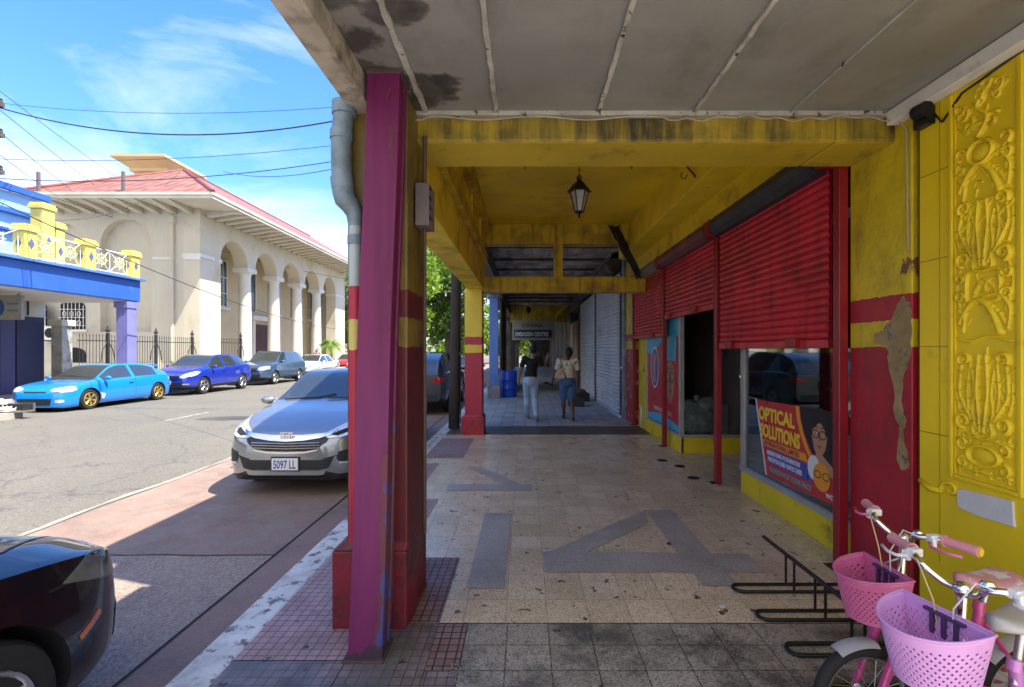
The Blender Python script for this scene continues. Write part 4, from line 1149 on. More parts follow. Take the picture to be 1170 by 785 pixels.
for (y0, y1) in ((11.27, 15.0), (15.12, 19.2)):
    s = slats(y0, y1, 2.25, .06, 3.45, .095, .028).build('shutter', M['shutgrey'], arc)
    MB().box(2.22, 2.27, y0, y1, 0.005, .058).build('bottom_bar', M['shutgrey'], s)
MB().box(2.2, 2.3, 15.01, 15.11, 0, 3.45).build('guide_post', M['darkwall'], arc)
MB().tube([(2.1, 11.3, 3.62), (2.1, 19.2, 3.62)], .17, 14).build('shutter_drum', M['darkwall'], arc, smooth='auto')
MB().box(2.0, 2.05, 11.3, 16, 3.78, 3.9).build('duct', M['steel'], arc)
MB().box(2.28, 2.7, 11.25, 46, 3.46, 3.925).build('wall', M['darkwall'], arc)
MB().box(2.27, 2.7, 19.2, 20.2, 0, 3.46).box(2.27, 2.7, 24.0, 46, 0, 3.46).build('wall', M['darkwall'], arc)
m_br = mat('brown_wood_door', (.24, .09, .045), .5, .25, 3, .2, 12, dirt=(.03,.012,.01), damt=(.5,.75))
for (y0, y1) in ((20.3, 22.0), (22.2, 23.9)):
    d = MB().box(2.25, 2.3, y0, y1, .02, 2.9).build('door', m_br, arc, bevel=.01)
    MB().box(2.235, 2.249, y0+.15, y1-.15, .3, 1.2).box(2.235, 2.249, y0+.15, y1-.15, 1.4, 2.7).build('door_panel', m_br, d, bevel=.01)
for y in (26, 29.5, 33, 37, 41):
    MB().box(2.24, 2.27, y, y+.18, 0, 3.4).build('door_jamb', mat('grey_jamb', (.10,.10,.11), .6, .2, 3), arc)
# left side: blue column, dark piers and boards
m_bc = mat('sky_blue_column_paint', (.10, .22, .62), .5, .12, 2, .2, 20, dirt=(.25,.27,.3), damt=(.62,.8))
c = MB().box(-1.19, -.89, 15.8, 16.1, .42, 3.35).build('column', m_bc, arc, bevel=.012)
MB().box(-1.25, -.83, 15.76, 16.16, 0, .42).build('plinth', mat('grey_plinth', (.24,.26,.30), .7, .3, 4, .3, 20), c, bevel=.015); MB().box(-1.24, -.84, 15.77, 16.15, 3.352, 3.5).build('capital', bpy.data.materials['grey_plinth'], c, bevel=.015)
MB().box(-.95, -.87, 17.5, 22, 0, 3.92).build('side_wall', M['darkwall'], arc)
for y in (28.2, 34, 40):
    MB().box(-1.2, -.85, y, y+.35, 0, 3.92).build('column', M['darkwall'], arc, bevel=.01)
MB().box(-1.25, -.8, 9.38, 46, 3.5, 3.925).build('street_beam', mat('grimy_beam', (.16,.14,.10), .7, .3, 2, .3, 20, dirt=(.04,.03,.02), damt=(.4,.7)), arc)
MB().box(-.79, 2.26, 15.85, 16.1, 3.55, 3.92).build('cross_beam', mat('grimy_grey_beam', (.16,.155,.14), .7, .3, 2), arc)
MB().box(-.79, 2.26, 25.0, 25.3, 3.06, 3.92).build('cross_beam', M['yellow_dark'], arc)
MB().hexa([(1.5, 24.6, 3.3), (1.6, 24.6, 3.25), (1.6, 24.9, 3.25), (1.5, 24.9, 3.3), (1.95, 24.6, 3.92), (2.2, 24.6, 3.92), (2.2, 24.9, 3.92), (1.95, 24.9, 3.92)]).build('brace', M['yellow_lit'], arc)
# far end wall with an arched opening
hole = [(-.58, .02), (.58, .02), (.58, 2.0)] + [(.58*math.cos(a), 2.0+.62*math.sin(a)) for a in np.linspace(.15, math.pi-.15, 12)] + [(-.58, 2.0)]
MB().prism([(-1.3, 0), (2.4, 0), (2.4, 3.92), (-1.3, 3.92)], (0, 45.2, 0), (1,0,0), (0,0,1), (0,1,0), .35, [hole]).build('end_wall', M['darkwall'], arc)
for y in (20, 28):
    pass
MB().tube([(.15, 22, 3.92), (.15, 22, 3.6)], .01, 6).ball((.15, 22, 3.45), .13, 12, 8, (1,1,1.2)).build('lamp', M['black_metal'], arc)
reroot(arc, 2.3, 20)
sg = thing('hanging_sign', 'hanging two-line signboard, dark band with pale capitals, deep inside the arcade', 'sign', (.4, 24, 2.1))
MB().box(-1.05, 1.05, 0, .05, .0, .98).build('board', mat('grey_signboard', (.34,.34,.31), .6, .1, 3), sg)
MB().box(-.95, .95, -.012, -.002, .12, .52).build('band', mat('black_band', (.02,.025,.04), .4, 0), sg)
mt_ = mat('pale_sign_lettering', (.8,.85,.88), .5, 0)
text('lettering', 'EMBASSIN CENTRE', .30, mt_, sg, (-.90, -.014, .20), (1,0,0), (0,0,1), .002, sx=.66, bold=.006)
text('lettering', 'LOUNGE', .24, mat('dark_sign_lettering', (.02,.02,.03), .5, 0), sg, (-.55, -.003, .66), (1,0,0), (0,0,1), .002, sx=1.05, bold=.006)
for x in (-.9, .9): MB().tube([(x, .02, .98), (x, .02, 1.82)], .01, 6).build('hanger', M['black_metal'], sg)

# ------------------------------------------------------------------ courthouse-like hall across the road
hall = thing('arcaded_hall', 'large cream hall with arched portico, white columns, deep bracketed eaves and red hipped roof', 'building')
m_cr = mat('cream_stucco', (.58, .54, .44), .8, .10, .35, .2, 8, dirt=(.33,.29,.22), damt=(.55,.85), dscale=.4, streak=(.33,.30,.25), samt=.25)
m_cr2 = mat('pale_stucco', (.62, .57, .45), .8, .08, .4, .15, 8, dirt=(.46,.33,.19), damt=(.55,.78), dscale=.6, streak=(.40,.36,.28), samt=.15)
m_soff = mat('eave_timber_paint', (.58, .54, .44), .7, .12, 1.2, .1, 20, dirt=(.18,.15,.12), damt=(.6,.85))
m_colm = mat('white_column_paint', (.68, .67, .63), .6, .06, 1, .1, 10, dirt=(.45,.42,.36), damt=(.62,.85))
m_win = mat('dark_window_glass', (.05, .06, .07), .12, .2, 2)
def tile_roof():
    m, nt = newmat('red_metal_roof')
    w = nt("TexWave"); w.wave_type='BANDS'; w.bands_direction='X'; nt.l.new(nt.co, w.inputs["Vector"]); w.inputs["Scale"].default_value = .55; w.inputs["Distortion"].default_value=0
    w2 = nt("TexWave"); w2.bands_direction='Y'; nt.l.new(nt.co, w2.inputs["Vector"]); w2.inputs["Scale"].default_value = .35
    c = nt.mix(nt.ramp(nt.noise(nt.co, .8, 6), .3, .7), (.17, .06, .03), (.26, .10, .055))
    c = nt.mix(nt.math('MULTIPLY', w.outputs["Fac"], .45), c, (.32, .18, .13))
    c = nt.mix(nt.math('MULTIPLY', w2.outputs["Fac"], .35), c, (.2, .06, .05))
    c = nt.mix(nt.ramp(nt.noise(nt.co, 1.6, 8, .7), .5, .7, 0, .7), c, (.36, .22, .16))
    nt.set(nt.bs.inputs["Base Color"], c); nt.bs.inputs["Roughness"].default_value = .5
    bump(nt, w.outputs["Fac"], .5, .05); return m
XF, YF, YB, ZW = -18.0, 26.4, 47.2, 9.25
# portico wall: piers and arches cut out of one slab
sup = [(28.2, 30.95), (31.85, 34.6), (35.45, 38.1), (39.0, 41.7), (42.6, 45.3)]
spring = 6.95
poly = [(YF, 0.0)]
for i, (a, c) in enumerate(sup):
    bz = 0.0 if i == 0 else spring
    poly.append((a, bz))
    if i == 0: poly.append((a, spring))
    r = (c-a)/2; m_ = (a+c)/2
    poly += [(m_ - r*math.cos(t), spring + r*math.sin(t)) for t in np.linspace(.12, math.pi-.12, 18)]
    poly.append((c, spring))
poly += [(45.3, 0), (YB, 0), (YB, ZW), (YF, ZW)]
MB().prism(poly, (XF, 0, 0), (0,1,0), (0,0,1), (-1,0,0), .9).build('portico_wall', m_cr2, hall)
for i in range(4):
    y = (sup[i][1] + sup[i+1][0])/2; x = XF - .45
    cb = MB(); cb.lathe([(.46, .55), (.46, .75), (.42, .8), (.42, .82), (.40, 3.0), (.345, 6.4), (.36, 6.45), (.36, 6.5), (.40, 6.58), (.46, 6.66)], 28, (x, y, 0))
    cc = cb.build('column', m_colm, hall, smooth='auto')
    MB().box(x-.52, x+.52, y-.52, y+.52, 6.66, 6.945).build('capital', m_colm, cc, bevel=.03); MB().box(x-.52, x+.52, y-.52, y+.52, .2, .55).build('column_base', m_colm, cc, bevel=.03)
MB().box(XF-.95, XF+.05, 27.95, 28.25, 6.7, 6.95).box(XF-.95, XF+.05, 45.28, YB+.02, 6.7, 6.95).box(XF-.95, XF+.06, YF-.05, YF+1.2, 6.75, 6.95).build('impost', m_colm, hall)
MB().box(XF-3.0, XF+.5, 28.0, 46, 0, .2).build('podium', M['pave'], hall)
# inner wall of the portico with windows and door
xi = XF - 3.0
iw = MB().box(xi-.3, xi, 27.1, YB, 0, ZW).build('inner_wall', mat('portico_inner_stucco', (.56,.47,.32), .8, .1, .5, .1, 8), hall)
for k, y in enumerate((32.6, 36.2, 39.8, 43.6, 47.0)):
    if k != 1 and y < YB:
        w_ = MB(); yy = y
        w_.box(xi, xi+.06, yy-.85, yy+.85, 4.6, 7.8)
        f = w_.build('window', m_win, hall)
        g = MB()
        for dy in (-.85, -.03, .79): g.box(xi+.06, xi+.12, yy+dy, yy+dy+.07, 4.6, 7.8)
        for dz in (4.6, 5.5, 6.6, 7.75): g.box(xi+.061, xi+.115, yy-.85, yy+.85, dz, dz+.06)
        for dy in (-.45, .38): g.box(xi+.061, xi+.1, yy+dy, yy+dy+.04, 4.6, 7.8)
        g.build('frame', M['white'], f)
        MB().box(xi, xi+.25, yy-1.0, yy+1.0, 4.4, 4.58).build('sill', m_colm, f)
    else:
        w_ = MB().box(xi, xi+.06, y-.85, y+.85, 4.6, 7.8).build('window', m_win, hall)
        g = MB()
        for dy in (-.85, -.03, .79): g.box(xi+.06, xi+.12, y+dy, y+dy+.07, 4.6, 7.8)
        g.build('frame', M['white'], w_)
d = MB().box(xi, xi+.1, 36.9, 38.7, .2, 3.6).build('door', mat('dark_red_door', (.06,.02,.02), .5, .2, 2), hall)
MB().box(xi, xi+.16, 36.6, 36.88, .2, 3.9).box(xi, xi+.16, 38.72, 39.0, .2, 3.9).box(xi, xi+.3, 36.4, 39.2, 3.92, 4.25).build('door_surround', m_colm, d)
# end wall facing the camera, with blind arches and barred window
XL = -26.4
def arch_loop(cx, hw, z0, zs, n=16):
    return [(cx-hw, z0), (cx+hw, z0)] + [(cx+hw*math.cos(t), zs+hw*math.sin(t)) for t in np.linspace(0.0, math.pi, n)]
holes = [arch_loop(-22.1, 1.42, 2.6, 7.45), arch_loop(-26.0+.3, 1.3, 2.6, 7.35)]
MB().prism([(XL-1.3, 0), (XF-.9, 0), (XF-.9, ZW), (XL-1.3, ZW)], (0, YF, 0), (1,0,0), (0,0,1), (0,1,0), .4, holes).build('end_wall', m_cr, hall)
MB().box(XL-1.3, XF-.902, YF+.402, YF+.8, 0, ZW).build('end_wall', m_cr, hall)
MB().box(XL-1.3, XL-.9, YF+.802, YB, 0, ZW).box(XL-.9, XF, YB+.002, YB+.4, 0, ZW).build('back_wall', m_cr, hall)
for cx, hw in ((-25.05, .72), (-27.0, .55)):
    loop = [(cx-hw, 2.75), (cx+hw, 2.75)] + [(cx+hw*math.cos(t), 3.95+hw*.55*math.sin(t)) for t in np.linspace(0, math.pi, 12)]
    f = MB().prism(loop, (0, YF-.012, 0), (1,0,0), (0,0,1), (0,1,0), .01).build('window', M['dark'], hall)
    g = MB()
    for k in range(7):
        x = cx-hw+.08 + (2*hw-.16)*k/6; top = 3.9 + hw*.5*math.sqrt(max(0, 1-((x-cx)/hw)**2))
        g.tube([(x, YF-.05, 2.75), (x, YF-.05, top)], .018, 5)
    for z in (2.95, 3.4, 3.85): g.tube([(cx-hw, YF-.05, z), (cx+hw, YF-.05, z)], .018, 5)
    for k in range(3):
        for z in (3.1, 3.6): g.tube([(cx-.4+.4*k+.1*math.cos(a), YF-.055, z+.14*math.sin(a)) for a in np.linspace(0, 6.28, 10)[:-1]], .02, 5, closed=True)
    g.build('grille', M['white'], f)
    MB().box(cx-hw-.12, cx+hw+.12, YF-.14, YF-.013, 2.6, 2.74).build('sill', m_colm, f)
loop = [(-25.6, .8), (-24.3, .8)] + [(-24.95+.65*math.cos(t), 1.35+.4*math.sin(t)) for t in np.linspace(0, math.pi, 10)]
f = MB().prism(loop, (0, YF-.012, 0), (1,0,0), (0,0,1), (0,1,0), .01).build('cellar_opening', M['dark'], hall)
g = MB()
for k in range(8): g.tube([(-25.55+.17*k, YF-.03, .8), (-25.55+.17*k, YF-.03, 1.6)], .015, 5)
g.build('grille', M['iron'], f)
MB().box(XL-1.3, XF+.04, YF-.06, YF-.003, 0, .9).build('base_course', m_cr2, hall)
MB().box(XF-2.6, XF-1.4, YF-.05, YF-.002, 6.6, 6.75).box(XF-.9, XF+.04, YF-.05, YF-.002, 6.6, 6.75).build('string_course', m_colm, hall)
MB().tube([(-19.45, YF-.12, 9.0), (-19.45, YF-.12, 1.0)], .09, 10).box(-19.6, -19.3, YF-.25, YF-.005, 8.6, 8.95).build('rain_pipe', m_cr, hall)
# eaves, brackets, roof
OV = 2.0; XE0, XE1, YE0, YE1 = XL+.2, XF+OV, YF-OV, YB+OV
MB().box(XE0, XE1, YE0, YE1, 9.42, 9.50).box(XL-1.0, XF+.06, YF-.06, YF+.3, ZW, 9.418).box(XF-.9, XF+.06, YF+.3, YB, ZW, 9.418).build('soffit', m_soff, hall)
MB().box(XE0, XE1+.06, YE0-.06, YE0-.002, 9.36, 9.62).box(XE1+.002, XE1+.06, YE0, YE1, 9.36, 9.62).box(XE0, XE1+.12, YE0-.12, YE0-.062, 9.52, 9.66).box(XE1+.062, XE1+.12, YE0-.06, YE1, 9.52, 9.66).build('fascia', m_soff, hall)
def bracket(p0, dirv, L=1.85):
    d = Vector(dirv); s_ = Vector((d.y, d.x, 0)) * .16
    a = Vector(p0); e = a + d*L
    q = MB(); pts = []
    lo = [a - s_ + Vector((0,0,-.30)), a + s_ + Vector((0,0,-.30)), e + s_ + Vector((0,0,-.02)), e - s_ + Vector((0,0,-.02))]
    q.hexa(lo + [p + Vector((0,0,dz)) for p, dz in zip(lo, (.298, .298, .018, .018))])
    # stepped end
    return q.build('eave_bracket', m_soff, hall)
y = YF + .6
while y < YB: bracket((XF+.06, y, 9.41), (1, 0, 0)); y += .82
x = XF - .5
while x > XL: bracket((x, YF-.06, 9.41), (0, -1, 0)); x -= .9
rb = MB(); x0, x1, y0, y1, z0 = XE0-.1, XE1+.1, YE0-.1, YE1, 9.66
ap0, ap1 = (-21.0, 29.4, 12.7), (-21.0, 46.5, 12.7)
V_ = [(x0,y0,z0),(x1,y0,z0),(x1,y1,z0),(x0,y1,z0), ap0, ap1]
rb.add(V_, [(0,1,4),(1,2,5,4),(2,3,5),(3,0,4,5),(3,2,1,0)]); rb.build('roof', tile_roof(), hall)
MB().tube([(x0,y0,z0+.03), ap0, ap1], .10, 8).tube([(x1,y0,z0+.03), ap0], .10, 8).build('hip_capping', mat('dark_red_capping', (.20,.05,.04), .5, .2, 2), hall)
m_och = mat('ochre_stucco', (.60,.45,.24), .8, .1, .6, .1, 8)
mo = MB().box(-26.2, -24.1, 32, 34.4, 0, 13.55).build('roof_tower', m_och, hall)
q = MB(); q.box(-26.4, -23.9, 31.8, 34.6, 13.55, 13.75); q.hexa([(-26.4,31.8,13.752),(-23.9,31.8,13.752),(-23.9,34.6,13.752),(-26.4,34.6,13.752),(-27.1,31.2,14.25),(-23.6,31.2,14.25),(-23.6,35.2,14.25),(-27.1,35.2,14.25)])
q.box(-27.15,-23.55,31.15,35.25,14.252,14.42); q.build('tower_cornice', m_och, mo)
for (x, y) in ((-25.0, 24.5), (-20.6, 24.45)):
    MB().box(x-.06, x+.06, y-.06, y+.06, 9.67, 10.75).build('roof_stub', mat('grey_stub', (.14,.12,.12), .7, .1, 4), hall)
reroot(hall, -22, 36)
# iron fence between the buildings and in the first arch
def fence(Xf, ya, yb, posts, z0, z1, label):
    fr = thing('iron_fence', label, 'fence', (Xf, ya, 0), 0, 'iron railings of the cream hall')
    L = yb-ya; q = MB(); q.box(-.02, .02, 0, L, z0+.18-.0, z0+.22); q.box(-.02, .02, 0, L, z1-.32, z1-.28); q.build('rail', M['iron'], fr)
    n = int(L/.15)
    for k in range(min(n, 95)):
        y = L*(k+.5)/n
        s_ = MB(); s_.tube([(0, y, z0+.02), (0, y, z1-.1)], .012, 5); s_.lathe([(.001, z1), (.022, z1-.08), (.012, z1-.12)][::-1], 5, (0, y, 0))
        s_.build('bar', M['iron'], fr)
    for p in posts:
        s_ = MB(); s_.box(-.05, .05, p-ya-.05, p-ya+.05, 0, z1+.05); s_.ball((0, p-ya, z1+.16), .09, 8, 6); s_.lathe([(.03, z1+.22), (.05, z1+.28), (0, z1+.42)], 6, (0, p-ya, 0))
        s_.tube([(0, p-ya-.05, z1-.35), (0, p-ya-.28, z1-.75), (0, p-ya-.35, z1-1.2)], .02, 5); s_.tube([(0, p-ya+.05, z1-.35), (0, p-ya+.28, z1-.75), (0, p-ya+.35, z1-1.2)], .02, 5)
        s_.build('post', M['iron'], fr)
    MB().box(-.12, .12, 0, L, 0.001, z0).build('base', m_cr2, fr)
fence(-18.15, 19.35, 26.2, (20.75, 23.45, 26.0), .35, 2.3, 'black iron railings between the blue canopy and the cream hall')
fence(-18.25, 28.3, 30.8, (30.6,), .3, 2.35, 'short run of black iron railings in the first arch of the cream hall')
gp = thing('gate_pier', 'weathered cream gate pier at the end of the iron railings beside the purple shopfront', 'pier', (-18.5, 19.05, 0))
MB().box(-.22, .22, -.22, .22, 0, 2.55).build('shaft', mat('mossy_stucco', (.42,.42,.37), .8, .25, 2, .3, 15, dirt=(.16,.16,.14), damt=(.5,.7)), gp, bevel=.02)
MB().box(-.3, .3, -.3, .3, 2.552, 2.8).build('cap', m_cr2, gp, bevel=.03)
ac = thing('air_conditioner', 'white outdoor air conditioner on brackets beside the barred window', 'air conditioner', (-25.95, 26.1, 2.15))
MB().box(-.5, .5, -.2, .18, 0, .75).build('case', M['white'], ac, bevel=.02)
MB().lathe([(.27, 0), (.27, .012), (0, .014)][::1], 20, (.12, -.202, .38), 'y').build('fan', M['dark'], ac)
MB().box(-.5, .5, -.15, .28, -.06, -.003).build('bracket', M['iron'], ac)

# ------------------------------------------------------------------ blue canopied corner building
blu = thing('blue_canopy_building', 'blue corner shop with a deep canopy, purple column and yellow and white balcony railing', 'building')
m_b1 = mat('cobalt_canopy_paint', (.028, .105, .40), .5, .1, .8, .15, 12, dirt=(.12,.2,.4), damt=(.6,.85))
m_b2 = mat('pale_blue_wall_paint', (.30, .50, .72), .55, .1, .8, .1, 12)
m_pu = mat('lavender_column_paint', (.20, .20, .48), .5, .1, 1.5, .15, 15)
m_pd = mat('dark_purple_front', (.03, .03, .075), .5, .15, 1.5, .15, 12)
m_yr = mat('balcony_yellow', (.72, .60, .13), .5, .1, 3, .1, 20)
YE = 18.6
MB().box(-19.0, -15.0, -8, YE, 3.48, 4.28).build('canopy', m_b1, blu, bevel=.02)
MB().box(-19.0, -14.85, -8, YE+.12, 4.283, 4.36).build('canopy_edge', mat('canopy_edge_paint', (.07,.18,.50), .5, .1, 2), blu)
MB().box(-18.98, -15.1, -8, YE-.02, 3.44, 3.478).build('canopy_soffit', mat('cream_soffit', (.55,.52,.44), .7, .1, 2), blu)
pc = MB().box(-15.48, -15.05, 18.05, 18.48, 0, 3.2).build('column', m_pu, blu, bevel=.01)
MB().box(-15.53, -15.02, 18.0, 18.53, 3.2, 3.44).build('capital', m_pu, pc)
MB().box(-15.3, -15.15, 18.535, 18.57, 2.2, 2.5).build('bracket', M['iron'], pc)
MB().box(-26, -18.7, -8, YE, 2.86, 4.28).build('wall', mat('cream_shop_wall', (.56,.53,.45), .7, .12, 1.2, .15, 12), blu)
MB().box(-26, -18.75, -8, 16.3, 0, 2.858).build('shopfront', m_pd, blu)
for (y0, y1, m_) in ((16.32, 16.95, m_pd), (17.0, 17.5, mat('mid_purple_front', (.07,.065,.16), .5, .1, 2)), (17.55, 18.55, m_pd)):
    MB().box(-19.5, -18.7, y0, y1, 0, 2.858).build('shopfront_pilaster', m_, blu, bevel=.01)
MB().box(-26, -19.5, 16.3, YE, 0, 2.858).build('back_wall', m_pd, blu)
MB().tube([(-18.65, 17.9, 2.9), (-18.65, 17.9, 4.2)], .03, 6).build('conduit', M['iron'], blu)
up = MB().box(-26, -18.7, -8, YE, 4.4, 7.35).build('upper_wall', m_b2, blu)
for z, h in ((7.36, .22), (6.55, .16), (5.9, .10)):
    MB().box(-18.69, -18.5, -8, YE+.05, z, z+h).build('blue_band', m_b1, up)
MB().box(-18.69, -18.62, 12, 16.5, 4.4, 5.7).build('upper_opening', mat('dark_purple_opening', (.05,.04,.10), .5, .1, 2), up)
# balcony: yellow piers and white railings with wheel ornaments
def bpier(x, y, w, h, z=4.36):
    p = MB(); p.box(x-w, x+w, y-w, y+w, z, z+h-.22); p.box(x-w-.05, x+w+.05, y-w-.05, y+w+.05, z+h-.22, z+h-.08); p.box(x-w-.02, x+w+.02, y-w-.02, y+w+.02, z+h-.08, z+h)
    o = p.build('balcony_pier', m_yr, blu, bevel=.015)
    dm = [(0, -.17), (.09, 0), (0, .17), (-.09, 0)]
    MB().prism(dm, (x+w+.001, y, z+h*.45), (0,1,0), (0,0,1), (1,0,0), .012).prism(dm, (x, y-w-.001, z+h*.45), (1,0,0), (0,0,1), (0,-1,0), .012).build('diamond', mat('diamond_blue_grey', (.10,.12,.25), .5, 0), o)
for y in (11.6, 14.5, 16.5, 18.4): bpier(-15.2, y, .19, 1.05)
bpier(-17.2, 17.0, .22, 2.45); bpier(-17.2, 17.5, .16, 1.9)
m_ring = mat('wheel_ornament_yellow', (.75,.68,.30), .5, .05, 4)
for (ya, yb) in ((9.0, 11.4), (11.8, 14.3), (14.7, 16.3), (16.7, 18.2)):
    q = MB(); n = 2 if yb-ya > 1.2 else 1; n = 2
    q.tube([(-15.2, ya, 5.22), (-15.2, yb, 5.22)], .022, 6); q.tube([(-15.2, ya, 4.46), (-15.2, yb, 4.46)], .022, 6)
    L = (yb-ya)/n
    for k in range(n):
        c = ya + L*(k+.5)
        q.tube([(-15.2, c-L/2, 4.46), (-15.2, c+L/2, 5.22)], .016, 5); q.tube([(-15.2, c+L/2, 4.46), (-15.2, c-L/2, 5.22)], .016, 5)
        q.tube([(-15.2, c+L/2, 4.46), (-15.2, c+L/2, 5.22)], .016, 5)
    o = q.build('railing', M['white'], blu)
    for k in range(n):
        c = ya + L*(k+.5); q = MB()
        q.tube([(-15.16, c+.18*math.cos(a), 4.84+.18*math.sin(a)) for a in np.linspace(0, 2*math.pi, 17)[:-1]], .022, 6, closed=True)
        for j in range(8):
            a = math.pi/4*j; q.tube([(-15.16, c+.04*math.cos(a), 4.84+.04*math.sin(a)), (-15.16, c+.26*math.cos(a), 4.84+.26*math.sin(a))], .014, 5)
        q.build('wheel_ornament', m_ring, o)
reroot(blu, -18, 15)
ss = thing('shop_sign', 'grey projecting shop sign with a round blue emblem hanging under the blue canopy', 'sign', (-16.6, 15.25, 2.95))
MB().box(-.75, .55, -.05, .05, -.38, .40).build('board', mat('weathered_signboard', (.30,.28,.24), .6, .15, 3), ss, bevel=.01)
MB().lathe([(.33, 0), (.33, .02), (0, .022)], 30, (-.32, -.052, 0), 'y').build('emblem', mat('emblem_blue', (.03,.08,.25), .5, 0), ss)
text('lettering', 'F', .42, mat('emblem_letter', (.35,.55,.70), .5, 0), ss, (-.43, -.082, -.15), (1,0,0), (0,0,1), .004, bold=.01)
MB().box(.08, .45, -.054, -.0505, .10, .16).box(.08, .45, -.054, -.0505, -.12, -.06).build('printed_line', mat('emblem_line', (.12,.18,.26), .5, 0), ss)
for x in (-.55, .35): MB().tube([(x, 0, .40), (x+.12, 0, .49)], .012, 5).build('hanger', M['iron'], ss)

# broken concrete at the corner
rk = thing('concrete_rubble', 'broken pale concrete lump on the street corner at the left edge', 'rubble', (-13.35, 12.15, .02))
b = MB()
for (cx, cy, sx, sy, sz) in ((-.25, .0, .40, .22, .34), (.12, .02, .42, .2, .16)):
    b.ball((cx, cy, sz*.45), 1, 7, 5, (sx, sy, sz*.6))
b.v = [(x+rng.uniform(-.03,.03), y+rng.uniform(-.03,.03), max(0, z+rng.uniform(-.03,.03))) for x, y, z in b.v]
b.build('lump', mat('broken_concrete', (.48,.45,.40), .9, .2, 5, .5, 20), rk)
dr = thing('drain_grate', 'grey metal kerb grate beside the concrete rubble', 'grate', (-13.03, 12.2, .02))
q = MB(); q.box(-.35, .38, -.12, .12, 0, .05); q.box(-.35, .38, .08, .12, .05, .22); q.build('frame', M['steel'], dr)
for k in range(6): MB().box(-.28+.11*k, -.24+.11*k, -.13, .05, .052, .20).build('slot', M['dark'], dr)
# ------------------------------------------------------------------ vehicles
def pch(keys, xs):
    """monotone cubic interpolation through (x, value) keys"""
    k = sorted(keys); X = np.array([p[0] for p in k], float); Yv = np.array([p[1] for p in k], float)
    h = np.diff(X); d = np.diff(Yv)/h; m = np.zeros_like(Yv)
    for i in range(1, len(X)-1):
        if d[i-1]*d[i] > 0: m[i] = 2*d[i-1]*d[i]/(d[i-1]+d[i])
    m[0] = d[0]; m[-1] = d[-1]
    out = []
    for x in np.atleast_1d(xs):
        x = min(max(x, X[0]), X[-1]); i = min(max(np.searchsorted(X, x)-1, 0), len(X)-2)
        t = (x-X[i])/h[i]
        out.append((2*t**3-3*t**2+1)*Yv[i] + (t**3-2*t**2+t)*h[i]*m[i] + (-2*t**3+3*t**2)*Yv[i+1] + (t**3-t**2)*h[i]*m[i+1])
    return np.array(out)

def catmull(P, counts):
    out = []
    for i in range(len(P)-1):
        p0 = P[max(i-1, 0)]; p1 = P[i]; p2 = P[i+1]; p3 = P[min(i+2, len(P)-1)]
        for k in range(counts[i]):
            t = k/counts[i]
            if i in (5, 6): out.append(p1 + (p2-p1)*t)
            else: out.append(.5*((2*p1)+(-p0+p2)*t+(2*p0-5*p1+4*p2-p3)*t*t+(-p0+3*p1-3*p2+p3)*t**3))
    out.append(P[-1]); return out

